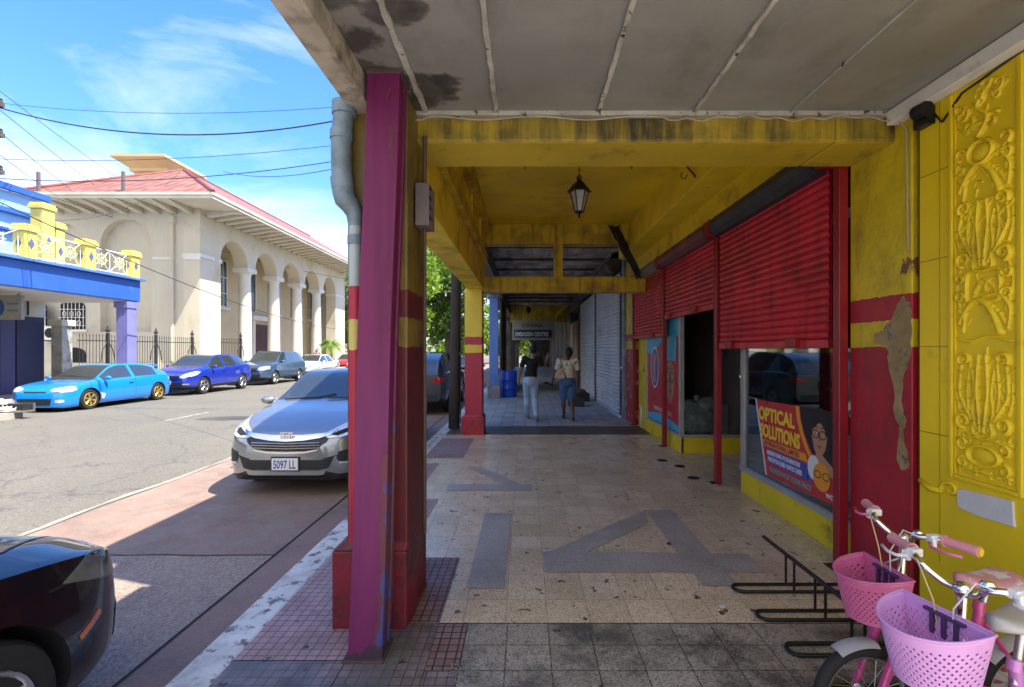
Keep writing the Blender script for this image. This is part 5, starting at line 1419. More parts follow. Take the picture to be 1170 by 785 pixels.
def make_car(name, label, loc, rz, S, group='parked cars along the street'):
    car = thing(name, label, 'car', (loc[0], loc[1], ZR + .004), rz, group)
    L = S['L']; xs = np.unique(np.concatenate([np.linspace(-L/2, L/2, 74), L/2-np.array([.02, .05, .09, .14]), -L/2+np.array([.02, .05, .09, .14])]))
    zb, zs, zr, hw, hr = (pch(S[k], xs) for k in ('zb', 'zs', 'zr', 'hw', 'hr'))
    counts = [1, 2, 4, 5, 3, 1, 6, 3, 5]
    rings = []
    for i in range(len(xs)):
        H = zs[i]-zb[i]; w = hw[i]
        gw = min(w*.935, w-.035)
        P = [(0, zb[i]), (w*.80, zb[i]), (w*.955, zb[i]+.09*H), (w, zb[i]+.42*H), (w*.992, zb[i]+.74*H), (w*.955, zs[i]),
             (gw, zs[i]+.012), (hr[i], max(zr[i]-.055*min(1, (zr[i]-zs[i])/.3+.15), zs[i]+.014)), (hr[i]*.82, zr[i]-.012), (0, zr[i])]
        P = [np.array(p, float) for p in P]
        rings.append(catmull(P, counts))
    nh = len(rings[0])
    off = np.cumsum([0] + counts)          # row index at which each control point starts
    R_ = 2*nh - 2
    vs = []
    for i, rg in enumerate(rings):
        for p in rg: vs.append((xs[i], p[0], p[1]))
        for p in rg[-2:0:-1]: vs.append((xs[i], -p[0], p[1]))
    fs = []; ms = []
    g = S['glass']
    for i in range(len(xs)-1):
        xm = (xs[i]+xs[i+1])/2; zdiff = ((zr[i]-zs[i])+(zr[i+1]-zs[i+1]))/2
        for k in range(R_):
            l = (k+1) % R_
            fs.append((i*R_+k, i*R_+l, (i+1)*R_+l, (i+1)*R_+k))
            kk = k if k < nh-1 else R_-1-k       # mirrored row
            side = 0 if k < nh-1 else 1
            m = 0
            if off[6] <= kk < off[7] and g['side'][0] < xm < g['side'][1] and zdiff > .16:
                fr = (kk-off[6])/counts[6]
                if fr < .99:
                    for q, (a, c) in enumerate(g['panes']):
                        if a < xm < c: m = 3 + q + 3*side
            elif kk >= off[7]+1:
                if g['front'][0] < xm < g['front'][1]: m = 1
                if g['rear'][0] < xm < g['rear'][1]: m = 2
            if kk < off[2]+1 and S.get('trim'): m = 10
            if kk < off[1]: m = 9
            ms.append(m)
    fs.append(tuple(range(R_))); ms.append(0)
    fs.append(tuple((len(xs)-1)*R_+k for k in reversed(range(R_)))); ms.append(0)
    me = bpy.data.meshes.new('body_shell'); me.from_pydata(vs, [], fs)
    mats = [S['paint'], M['glass_car'], M['glass_car']] + [M['glass_car']]*6 + [M['plastic_black'], M['plastic_black']]
    for m in mats: me.materials.append(m)
    me.polygons.foreach_set('material_index', ms); me.update()
    bm = bmesh.new(); bm.from_mesh(me); bmesh.ops.recalc_face_normals(bm, faces=bm.faces); bm.to_mesh(me); bm.free()
    ob = bpy.data.objects.new('shell', me); COL.objects.link(ob)
    rw = S['rw']; W = max(h for _, h in S['hw'])
    cb = MB()
    for ax in S['axles']:
        for s in (-1, 1):
            cb.lathe([(rw+.05, 0), (rw+.05, .6)], 36, (ax, s*(W-.26) + (0 if s < 0 else 0), rw), 'y')
            n = len(cb.v)
            for i in range(n-72, n):
                x, y, z = cb.v[i]; t = abs(y - s*(W-.26)); cb.v[i] = (x, s*(W-.26+t), z)
    cm = bpy.data.meshes.new('cut'); cm.from_pydata(cb.v, [], cb.f)
    for m in mats: cm.materials.append(m)
    cm.polygons.foreach_set('material_index', [9]*len(cm.polygons)); cm.update()
    bm = bmesh.new(); bm.from_mesh(cm); bmesh.ops.recalc_face_normals(bm, faces=bm.faces); bm.to_mesh(cm); bm.free()
    co = bpy.data.objects.new('cut', cm); COL.objects.link(co)
    bo = ob.modifiers.new('b', 'BOOLEAN'); bo.operation = 'DIFFERENCE'; bo.object = co; bo.solver = 'EXACT'
    evaluated(ob); bpy.data.objects.remove(co)
    me = ob.data
    bvh = BVHTree.FromPolygons([v.co.copy() for v in me.vertices], [tuple(p.vertices) for p in me.polygons])
    names = {0: 'body', 1: 'windscreen', 2: 'rear_window', 9: 'wheel_arch', 10: 'sill_trim'}
    groups = {}
    for p in me.polygons: groups.setdefault(p.material_index, []).append(p)
    parts = {}
    for mi, ps in groups.items():
        idx = {}; V_ = []; F_ = []
        for p in ps:
            f = []
            for vi in p.vertices:
                if vi not in idx: idx[vi] = len(V_); V_.append(tuple(me.vertices[vi].co))
                f.append(idx[vi])
            F_.append(f)
        m2 = bpy.data.meshes.new(names.get(mi, 'side_window')); m2.from_pydata(V_, [], F_)
        m2.materials.append(mats[mi]); m2.polygons.foreach_set('use_smooth', [True]*len(m2.polygons)); m2.update()
        try: m2.set_sharp_from_angle(angle=R(38))
        except Exception: pass
        o = bpy.data.objects.new(names.get(mi, 'side_window'), m2); COL.objects.link(o); o.parent = car
        parts[mi] = o
    bpy.data.objects.remove(ob)
    W2 = W
    def wheel(ax, s):
        root = None
        t = MB(); r = rw
        t.lathe([(r*.66, -.09), (r*.80, -.105), (r*.94, -.10), (r*.995, -.075), (r, 0), (r*.995, .075), (r*.94, .10), (r*.80, .105), (r*.66, .09)], 32, (0,0,0), 'y')
        y = s*(W2-.115)
        ty = t.build('wheel', M['rubber'], car, smooth='auto'); ty.location = (ax, y, r)
        q = MB(); ro = s*.098
        q.lathe([(r*.67, 0), (r*.62, .02), (r*.58, .05)], 32, (0, 0, 0), 'y')
        q.tube([(r*.65*math.cos(a), ro, r*.65*math.sin(a)) for a in np.linspace(0, 2*math.pi, 33)[:-1]], r*.035, 6, closed=True)
        ns = S.get('spokes', 5)
        for k in range(ns):
            a = 2*math.pi*k/ns + .3
            for da in ((-.10, .10) if S.get('twin', 1) else (0,)):
                q.tube([(r*.10*math.cos(a), ro*.75, r*.10*math.sin(a)), (r*.4*math.cos(a+da*.8), ro*.88, r*.4*math.sin(a+da*.8)), (r*.64*math.cos(a+da), ro*.92, r*.64*math.sin(a+da))], [r*.07, r*.05, r*.045], 6)
        q.ball((0, ro*.8, 0), r*.15, 12, 6, (1, .5, 1))
        q.build('rim', S['rim'], ty, smooth='auto')
        MB().lathe([(r*.66, 0), (r*.66, .01), (0, .012)], 24, (0, s*.03, 0), 'y').build('brake_disc', M['dark'], ty)
    for ax in S['axles']:
        for s in (-1, 1): wheel(ax, s)
    def proj(poly, view, m, nm, lift=.006, th=.006, par=None, sub=.05, s=1):
        """lay a shaped panel on the body: view front/rear use (y, z), side uses (x, z) on side s"""
        bm = bmesh.new(); vsb = [bm.verts.new((p[0], p[1], 0)) for p in poly]
        if len(vsb) < 3: return None
        bm.faces.new(vsb); bmesh.ops.triangulate(bm, faces=bm.faces[:])
        for _ in range(6):
            es = [e for e in bm.edges if e.calc_length() > sub]
            if not es: break
            bmesh.ops.subdivide_edges(bm, edges=es, cuts=1); bmesh.ops.triangulate(bm, faces=bm.faces[:])
        for v in bm.verts:
            a, z = v.co.x, v.co.y
            if view == 'front': o, d = Vector((9, a, z)), Vector((-1, 0, 0))
            elif view == 'rear': o, d = Vector((-9, a, z)), Vector((1, 0, 0))
            elif view == 'top': o, d = Vector((a, z, 5)), Vector((0, 0, -1))
            else: o, d = Vector((a, s*6, z)), Vector((0, -s, 0))
            h = bvh.ray_cast(o, d)
            if h[0] is None or (h[0]-o).length > (9 if view in ('front', 'rear') else 6) - (.1 if view == 'side' else -9):
                h = bvh.find_nearest(o + d*(9-L/2 if view in ('front','rear') else 6-W2))
            nrm = h[1].normalized()
            if nrm.dot(d) > 0: nrm = -nrm
            v.co = h[0] + nrm*lift*.4 - d*lift*.8
        ext = bmesh.ops.extrude_face_region(bm, geom=bm.faces[:])
        dd = {'front': Vector((-1,0,0)), 'rear': Vector((1,0,0)), 'top': Vector((0,0,-1))}.get(view, Vector((0,-s,0)))
        for e in ext['geom']:
            if isinstance(e, bmesh.types.BMVert): e.co += dd*(th+lift)
        bmesh.ops.recalc_face_normals(bm, faces=bm.faces)
        m3 = bpy.data.meshes.new(nm); bm.to_mesh(m3); bm.free(); m3.materials.append(m)
        m3.polygons.foreach_set('use_smooth', [True]*len(m3.polygons))
        try: m3.set_sharp_from_angle(angle=R(35))
        except Exception: pass
        o = bpy.data.objects.new(nm, m3); COL.objects.link(o); o.parent = par or car
        return o
    def mir(p): return [(-a, z) for a, z in reversed(p)]
    for s in (-1, 1):
        mx, mz = S['mirror']
        ys = s*(W2-.02)
        b = MB(); b.ball((mx, ys+s*.09, mz), .1, 12, 8, (.55, 1.0, .62)); b.tube([(mx, ys-s*.06, mz-.03), (mx, ys+s*.05, mz-.02)], .022, 6)
        b.build('door_mirror', S['paint'], car, smooth=True)
        for (xd, zlo, zhi) in S.get('doors', ()):
            proj([(xd-.005, zlo), (xd+.005, zlo), (xd+.005, zhi), (xd-.005, zhi)], 'side', M['dark'], 'door_seam', .0015, .002, s=s, sub=.12)
        for (xh, zh) in S.get('handles', ()):
            proj([(xh-.08, zh-.015), (xh+.08, zh-.012), (xh+.08, zh+.012), (xh-.08, zh+.015)], 'side', S['paint'], 'door_handle', .025, .01, s=s)
        hl = S.get('headlight')
        if hl:
            p = hl if s > 0 else mir(hl)
            o = proj(p, 'front', M['lamp_clear'], 'headlight', .008, .01)
            if S.get('hl_side'): proj(S['hl_side'], 'side', M['lamp_clear'], 'headlight', .006, .01, s=s)
            if S.get('hl_core'):
                proj(S['hl_core'] if s > 0 else mir(S['hl_core']), 'front', M['dark'], 'lamp_reflector', .013, .004, par=o)
        tl = S.get('taillight')
        if tl: proj(tl if s > 0 else mir(tl), 'rear', M['lamp_red'], 'tail_light', .008, .01)
        if S.get('tl_side'): proj(S['tl_side'], 'side', M['lamp_red'], 'tail_light', .006, .01, s=s)
    for (nm, m, view, poly, both, lift) in S.get('panels', ()):
        proj(poly, view, m, nm, lift, .006)
        if both: proj(mir(poly), view, m, nm, lift, .006)
    if S.get('plate'):
        x, z, body = S['plate']; fwd = 1 if x > 0 else -1
        h = bvh.ray_cast(Vector((fwd*9, 0, z)), Vector((-fwd, 0, 0)))
        xx = (h[0].x if h[0] else x) + fwd*.022
        pl = MB().box(xx-.006, xx+.006, -.155, .155, z-.07, z+.07).build('number_plate', M['plate'], car, bevel=.004)
        MB().box(xx-.012, xx-.0065, -.17, .17, z-.085, z+.085).build('plate_holder', M['plastic_black'], car)
        text('lettering', body, .135, M['bluetext'], pl, (xx+fwd*.0068, -.135*fwd, z-.048), (0, fwd, 0), (0, 0, 1), .0008, sx=.60, bold=.002)
    return car, proj, bvh

C_rim = mat('alloy_rim', (.45, .46, .48), .3, .1, 5, metal=.8)
C_gold = mat('gold_rim', (.62, .42, .10), .3, .1, 5, metal=.6)
glf = lambda cowl, rf, rr, rb: dict(front=(rf+.03, cowl-.06), rear=(rb+.06, rr-.03))

# the silver saloon facing us
silver = dict(L=4.44, rw=.31, axles=(1.37, -1.23), paint=carpaint('silver_car_paint', (.30, .32, .345), .7, rough=.3, dirty=.12), rim=C_rim, spokes=7, twin=0,
    zb=[(-2.22,.34),(-2.0,.24),(-1.0,.19),(1.2,.19),(1.9,.19),(2.15,.20),(2.22,.27)],
    zs=[(-2.22,.95),(-1.8,1.04),(-.5,.99),(.6,.95),(1.2,.93),(1.6,.86),(1.95,.77),(2.12,.70),(2.22,.60)],
    zr=[(-2.22,1.0),(-1.95,1.12),(-1.55,1.17),(-.9,1.39),(-.3,1.465),(.2,1.46),(.45,1.42),(1.18,1.045),(1.6,.965),(1.95,.86),(2.12,.77),(2.22,.66)],
    hw=[(-2.22,.66),(-2.1,.76),(-1.7,.845),(0,.86),(1.4,.855),(1.75,.83),(2.0,.765),(2.14,.66),(2.22,.48)],
    hr=[(-2.22,.55),(-1.7,.62),(-.9,.56),(-.1,.56),(.45,.58),(1.18,.70),(1.6,.68),(2.0,.60),(2.22,.40)],
    glass=dict(side=(-1.35, 1.05), panes=[(.02, 1.0), (-.85, -.06), (-1.3, -.92)], **glf(1.2, .38, -.75, -1.6)),
    mirror=(.88, 1.02), doors=((1.0, .3, .9), (-.02, .28, .94), (-.98, .35, .95)), handles=((.15, .84), (-.85, .86)), trim=True,
    headlight=[(.40,.735),(.52,.80),(.64,.865),(.735,.90),(.775,.88),(.765,.80),(.72,.735),(.62,.705),(.48,.70)],
    hl_core=[(.50,.735),(.56,.765),(.66,.80),(.70,.79),(.67,.755),(.58,.725)],
    hl_side=[(1.62,.84),(1.78,.86),(1.95,.82),(2.06,.76),(2.02,.73),(1.85,.76),(1.7,.80)],
    plate=(2.2, .405, '5097 LL'),
    panels=[
        ('grille', M['plastic_black'], 'front', [(-.50,.735),(-.38,.70),(-.2,.68),(0,.675),(.2,.68),(.38,.70),(.50,.735),(.47,.66),(.36,.58),(.22,.555),(0,.55),(-.22,.555),(-.36,.58),(-.47,.66)], False, .006),
        ('grille_chrome', M['chrome'], 'front', [(-.56,.79),(-.44,.755),(-.2,.735),(0,.73),(.2,.735),(.44,.755),(.56,.79),(.50,.735),(.38,.70),(.2,.675),(0,.665),(-.2,.675),(-.38,.70),(-.50,.735)], False, .016),
        ('grille_lip', M['chrome'], 'front', [(-.38,.575),(-.22,.547),(0,.54),(.22,.547),(.38,.575),(.37,.562),(.22,.533),(0,.526),(-.22,.533),(-.37,.562)], False, .013),
        ('lower_grille', M['plastic_black'], 'front', [(-.56,.49),(-.40,.45),(.40,.45),(.56,.49),(.50,.36),(.40,.33),(-.40,.33),(-.50,.36)], False, .007),
        ('fog_lamp_recess', M['plastic_black'], 'front', [(.60,.54),(.70,.56),(.76,.56),(.765,.46),(.72,.40),(.62,.41),(.58,.47)], True, .007),
        ('fog_lamp_trim', M['lamp_clear'], 'front', [(.60,.405),(.72,.39),(.74,.40),(.72,.415),(.61,.425)], True, .010),
        ('chin_spoiler', M['plastic_black'], 'front', [(-.62,.275),(-.4,.25),(.4,.25),(.62,.275),(.60,.215),(-.60,.215)], False, .008),
        ('bumper_crease', M['dark'], 'front', [(-.60,.505),(-.44,.47),(-.43,.463),(-.60,.495)], True, .003),
    ])
car_s, pj, bv = make_car('silver_saloon', 'silver saloon parked facing us at the near kerb, its bonnet half in shade', (-2.82, 5.62+2.22), R(-90), silver)
def on_front(a, z): 
    h = bv.ray_cast(Vector((9, a, z)), Vector((-1, 0, 0))); return h[0].x if h[0] else 2.2
for z in (.585, .615, .645):
    MB().tube([(on_front(a, z)+.012, a, z+.012*abs(a/.4)) for a in np.linspace(-.40, .40, 17)], .007, 6).build('grille_bar', M['steel'], car_s)
for z in (.37, .41):
    MB().tube([(on_front(a, z)+.010, a, z) for a in np.linspace(-.46, .46, 17)], .005, 6).build('grille_bar', M['plastic_black'], car_s)
ex = on_front(0, .715) + .03
MB().prism([(-.075,.065),(.075,.065),(.068,-.05),(.055,-.062),(-.055,-.062),(-.068,-.05)], (ex, 0, .712), (0,1,0), (0,0,1), (1,0,0), .006,
           [[(-.062,.054),(.062,.054),(.056,-.045),(.048,-.051),(-.048,-.051),(-.056,-.045)]]).prism(
           [(-.050,.054),(-.030,.054),(-.022,.008),(.022,.008),(.030,.054),(.050,.054),(.040,-.050),(.022,-.050),(.022,-.010),(-.022,-.010),(-.022,-.050),(-.040,-.050)],
           (ex, 0, .712), (0,1,0), (0,0,1), (1,0,0), .008).build('emblem', M['chrome'], car_s)
MB().tube([(1.14, -.55, 1.06), (1.10, -.1, 1.085), (1.02, .12, 1.125)], .009, 6).build('wiper', M['plastic_black'], car_s)
MB().tube([(1.14, .05, 1.08), (1.10, .35, 1.085), (1.0, .58, 1.11)], .009, 6).build('wiper', M['plastic_black'], car_s)
MB().box(.62, .86, .18, .42, 1.0, 1.12).build('dashboard_parcel', mat('pale_parcel', (.35,.33,.36), .6, .1, 4), car_s)

# bright blue hatchback
blue = dict(L=4.18, rw=.295, axles=(1.28, -1.34), paint=carpaint('azure_car_paint', (.006, .22, .72), .0, rough=.3, dirty=.05), rim=C_gold, spokes=6, twin=1,
    zb=[(-2.09,.22),(-1.9,.14),(1.2,.13),(1.9,.10),(2.09,.14)],
    zs=[(-2.09,.80),(-1.8,.88),(-.5,.87),(.6,.84),(1.2,.80),(1.7,.72),(2.0,.62),(2.09,.50)],
    zr=[(-2.09,.90),(-1.98,.98),(-1.75,1.06),(-1.10,1.26),(-.6,1.31),(0,1.315),(.3,1.26),(1.1,.86),(1.5,.80),(1.85,.72),(2.0,.65),(2.09,.54)],
    hw=[(-2.09,.66),(-1.95,.76),(-1.6,.83),(0,.845),(1.4,.84),(1.8,.80),(2.0,.70),(2.09,.52)],
    hr=[(-2.09,.56),(-1.5,.58),(-.5,.56),(.3,.57),(1.1,.69),(1.6,.66),(2.0,.56),(2.09,.42)],
    glass=dict(side=(-1.72, .95), panes=[(-.28, .92), (-1.35, -.38)], **glf(1.15, .22, -1.05, -1.75)),
    mirror=(.78, .90), doors=((.95, .22, .82), (-.36, .22, .86)), handles=((-.18, .72),),
    headlight=[(.40,.60),(.42,.66),(.60,.70),(.74,.72),(.79,.70),(.78,.62),(.70,.58),(.50,.57)], hl_side=[(1.66,.66),(1.9,.66),(2.03,.62),(2.02,.55),(1.8,.56),(1.68,.60)],
    plate=None,
    panels=[('grille', M['plastic_black'], 'front', [(-.32,.58),(.32,.58),(.30,.545),(-.30,.545)], False, .006),
            ('lower_grille', M['plastic_black'], 'front', [(-.48,.38),(.48,.38),(.44,.20),(-.44,.20)], False, .006),
            ('fog_lamp', M['lamp_clear'], 'front', [(.56,.34),(.66,.36),(.72,.34),(.72,.28),(.64,.25),(.56,.27)], True, .008),
            ('side_sticker', mat('pale_sticker', (.5,.55,.5), .5, .2, 8), 'side', [(.78,.42),(.96,.48),(.96,.30),(.82,.27)], False, .004)])
make_car('blue_hatchback', 'bright azure low hatchback with gold wheels parked across the road', (-13.68, 15.38), R(-90), blue)
MB().hexa([(-1.62,-.56,1.17),(-1.18,-.56,1.255),(-1.18,.56,1.255),(-1.62,.56,1.17),(-1.66,-.56,1.24),(-1.2,-.56,1.275),(-1.2,.56,1.275),(-1.66,.56,1.24)]).build('spoiler', blue['paint'], bpy.data.objects['blue_hatchback'], bevel=.008)

cross = dict(L=4.3, rw=.335, axles=(1.32, -1.28), paint=carpaint('deep_blue_car_paint', (.015, .04, .42), .3, rough=.28, dirty=.1), rim=C_rim, spokes=5, twin=1, trim=True,
    zb=[(-2.15,.36),(-1.9,.24),(1.7,.24),(2.15,.30)],
    zs=[(-2.15,1.02),(-1.6,1.08),(0,1.02),(1.1,.98),(1.6,.92),(2.0,.82),(2.15,.70)],
    zr=[(-2.15,1.08),(-2.02,1.16),(-1.88,1.24),(-1.35,1.48),(-.6,1.56),(0,1.57),(.35,1.53),(1.15,1.10),(1.6,1.02),(1.95,.92),(2.15,.76)],
    hw=[(-2.15,.70),(-1.9,.82),(0,.88),(1.5,.875),(1.85,.82),(2.05,.72),(2.15,.56)],
    hr=[(-2.15,.58),(-1.5,.58),(-.5,.60),(.35,.62),(1.15,.74),(1.7,.68),(2.15,.46)],
    glass=dict(side=(-1.75, 1.0), panes=[(.02, .98), (-.88, -.06), (-1.55, -.96)], **glf(1.2, .28, -1.35, -1.9)),
    mirror=(.82, 1.08), doors=((1.0, .34, .95), (-.02, .34, 1.0), (-.95, .40, 1.02)), handles=((.12, .90), (-.82, .93)),
    headlight=[(.46,.70),(.54,.80),(.70,.88),(.80,.90),(.83,.86),(.78,.76),(.66,.68),(.52,.66)], hl_side=[(1.5,.90),(1.75,.92),(1.98,.84),(2.08,.74),(1.95,.72),(1.7,.78)],
    plate=(2.1, .50, '7214 GK'),
    panels=[('grille', M['plastic_black'], 'front', [(-.42,.76),(.42,.76),(.40,.62),(-.40,.62)], False, .008),
            ('lower_grille', M['plastic_black'], 'front', [(-.60,.50),(.60,.50),(.55,.34),(-.55,.34)], False, .008),
            ('fog_lamp_trim', M['chrome'], 'front', [(.56,.46),(.74,.46),(.74,.41),(.58,.41)], True, .012),
            ('emblem', M['chrome'], 'front', [(-.06,.73),(.06,.73),(.06,.65),(-.06,.65)], False, .018)])
make_car('blue_crossover', 'deep blue crossover parked behind the azure hatchback in front of the cream hall', (-13.62, 20.3), R(-90), cross)
import copy as _cp
def vary(S, **kw):
    T = dict(S); T.update(kw); return T
suv = vary(cross, paint=carpaint('slate_blue_car_paint', (.07, .13, .25), .5, rough=.3, dirty=.12), L=4.55, rw=.34, axles=(1.32, -1.30),
    zr=[(-2.27,1.1),(-2.15,1.22),(-1.85,1.50),(-1.2,1.67),(0,1.70),(.3,1.65),(1.05,1.16),(1.6,1.06),(2.0,.98),(2.27,.80)],
    zs=[(-2.27,1.05),(-1.6,1.12),(0,1.08),(1.1,1.04),(1.7,.98),(2.1,.88),(2.27,.72)],
    zb=[(-2.27,.38),(-1.9,.26),(1.8,.26),(2.27,.34)],
    hw=[(-2.27,.74),(-2.0,.85),(0,.89),(1.6,.885),(2.0,.84),(2.18,.74),(2.27,.58)],
    hr=[(-2.27,.66),(-1.9,.66),(-.5,.66),(.3,.66),(1.05,.76),(1.7,.70),(2.27,.48)],
    glass=dict(side=(-2.0, .95), panes=[(.02, .93), (-.88, -.06), (-1.95, -.96)], **glf(1.12, .24, -1.75, -2.12)),
    headlight=[(.50,.76),(.52,.90),(.72,.94),(.84,.93),(.86,.80),(.72,.74)], hl_side=[(1.75,.94),(2.05,.92),(2.2,.84),(2.18,.76),(1.9,.80)],
    mirror=(.78, 1.16), plate=(2.2, .52, '3380 HB'),
    panels=[('grille', M['plastic_black'], 'front', [(-.44,.86),(.44,.86),(.40,.72),(-.40,.72)], False, .008),
            ('grille_chrome', M['chrome'], 'front', [(-.44,.90),(.44,.90),(.44,.865),(-.44,.865)], False, .012),
            ('lower_grille', M['plastic_black'], 'front', [(-.62,.54),(.62,.54),(.58,.36),(-.58,.36)], False, .008)])
make_car('slate_suv', 'slate blue sport utility car parked beyond the deep blue crossover', (-13.62, 25.7), R(-90), suv)
white = vary(silver, paint=carpaint('white_car_paint', (.66, .67, .66), .0, rough=.3, dirty=.1), panels=silver['panels'][:1]+silver['panels'][3:4], plate=(2.2, .405, '9051 FD'))
make_car('white_saloon', 'white saloon parked beside the small palm, beyond the slate sport utility car', (-13.62, 31.0), R(-90), white)
redc = vary(silver, paint=carpaint('red_car_paint', (.50, .015, .03), .0, rough=.3, dirty=.05), panels=silver['panels'][:1]+silver['panels'][3:4], plate=None)
make_car('red_saloon', 'red saloon furthest along the far kerb, mostly hidden by the magenta post', (-13.62, 37.4), R(-90), redc)
grey = vary(suv, paint=carpaint('dark_grey_car_paint', (.07, .075, .085), .5, rough=.32, dirty=.15),
    headlight=None, hl_side=None, taillight=[(.52,.92),(.60,1.0),(.76,1.02),(.80,.95),(.74,.86),(.58,.86)], tl_side=[(-2.24,.90),(-2.05,.93),(-1.95,1.0),(-2.1,1.02),(-2.24,.99)],
    plate=(-2.2, .80, '6612 JC'), panels=[('rear_bumper_trim', M['plastic_black'], 'rear', [(-.66,.56),(.66,.56),(.62,.40),(-.62,.40)], False, .008)])
make_car('grey_suv', 'dark grey sport utility car seen from behind between the columns at the near kerb', (-2.98, 14.9), R(90), grey)
sil2 = vary(silver, paint=carpaint('pale_silver_car_paint', (.48, .50, .52), .5, rough=.32, dirty=.15), headlight=None, hl_side=None, hl_core=None,
    taillight=[(.40,.82),(.46,.92),(.66,.96),(.76,.94),(.74,.82),(.56,.80)], plate=(-2.2, .70, '2208 EW'), panels=[('rear_bumper_trim', M['plastic_black'], 'rear', [(-.6,.40),(.6,.40),(.56,.30),(-.56,.30)], False, .008)])
make_car('silver_hatchback', 'pale silver car at the near kerb, just beyond the dark grey sport utility car', (-2.9, 21.6), R(90), sil2)

black = vary(silver, L=4.6, paint=carpaint('black_car_paint', (.006, .007, .009), .2, rough=.22, dirty=.12), rw=.325, axles=(1.46, -1.25), spokes=5, twin=1, trim=False,
    zb=[(-2.3,.34),(-1.0,.19),(1.2,.19),(1.9,.19),(2.2,.20),(2.3,.26)],
    zs=[(-2.3,.95),(-.5,.99),(.6,.95),(1.2,.91),(1.6,.86),(1.95,.80),(2.15,.74),(2.24,.66),(2.3,.56)],
    zr=[(-2.3,1.05),(-1.55,1.17),(-.9,1.39),(-.3,1.455),(.2,1.45),(.40,1.41),(1.18,1.03),(1.6,.955),(1.95,.89),(2.15,.81),(2.25,.74),(2.3,.62)],
    hw=[(-2.3,.70),(-1.7,.86),(0,.88),(1.5,.885),(1.9,.875),(2.08,.83),(2.2,.74),(2.27,.62),(2.3,.5)],
    hr=[(-2.3,.55),(-.9,.56),(.40,.58),(1.18,.72),(1.6,.72),(2.0,.66),(2.2,.56),(2.3,.40)],
    headlight=None, hl_core=None, hl_side=None,
    plate=None, panels=[
        ('bonnet_line', mat('smoked_headlamp', (.22,.235,.23), .08, .1, 3, metal=.4, coat=1), 'front', [(-.62,.70),(-.50,.70),(-.50,.66),(-.62,.66)], False, .004),
        ('lower_grille', M['plastic_black'], 'front', [(-.5,.5),(.5,.5),(.45,.28),(-.45,.28)], False, .006),
        ('bumper_line', M['dark'], 'front', [(-.5,.58),(.5,.58),(.5,.575),(-.5,.575)], False, .002),
        ('bonnet_gap', M['dark'], 'top', [(1.25,-.735),(1.7,-.72),(1.98,-.60),(2.22,-.44),(2.22,-.432),(1.98,-.590),(1.7,-.71),(1.25,-.725)], True, .0015)])
cb_, pjb, bvb = make_car('black_saloon', 'glossy black saloon, only its front corner and wheel in view at the bottom left', (-2.86, 2.56-2.3), R(90), black)
pjb([(1.86,.475),(1.97,.54),(1.985,.515),(1.87,.45)], 'side', mat('dull_amber', (.40, .09, .02), .2, 0, coat=1), 'indicator_lens', .004, .004, s=-1)
pjb([(1.80,.735),(1.95,.80),(2.12,.795),(2.22,.74),(2.27,.66),(2.2,.615),(2.04,.655)], 'side', bpy.data.materials['smoked_headlamp'], 'headlight', .004, .006, s=-1)
pjb([(2.12,.46),(2.20,.48),(2.22,.36),(2.16,.30)], 'side', M['plastic_black'], 'bumper_vent', .004, .006, s=-1)
pjb([(1.74,.735),(2.0,.72),(2.2,.66),(2.2,.652),(2.0,.712),(1.74,.727)], 'side', M['dark'], 'panel_gap', .0015, .002, s=-1)
# ------------------------------------------------------------------ trees and plants
def leaf_mat(name, a, b, c):
    m, nt = newmat(name)
    g = nt("NewGeometry")
    col = nt.mix(g.outputs["Random Per Island"], a, b)
    col = nt.mix(nt.ramp(nt.noise(nt.co, .6, 4), .45, .65), col, c)
    nt.set(nt.bs.inputs["Base Color"], col); nt.bs.inputs["Roughness"].default_value = .55
    tr = nt("BsdfTranslucent"); nt.l.new(nt.mix(.5, col, (.25, .4, .03)), tr.inputs["Color"])
    mx = nt("MixShader"); mx.inputs[0].default_value = .35
    nt.l.new(nt.bs.outputs[0], mx.inputs[1]); nt.l.new(tr.outputs[0], mx.inputs[2]); nt.l.new(mx.outputs[0], nt.out.inputs[0])
    return m
M['leaf1'] = leaf_mat('mango_leaves', (.035, .09, .012), (.08, .17, .02), (.12, .22, .02))
M['leaf2'] = leaf_mat('bright_leaves', (.10, .20, .02), (.20, .33, .03), (.28, .40, .03))
M['bark'] = mat('grey_brown_bark', (.11, .085, .065), .9, .3, 3, .6, 15)
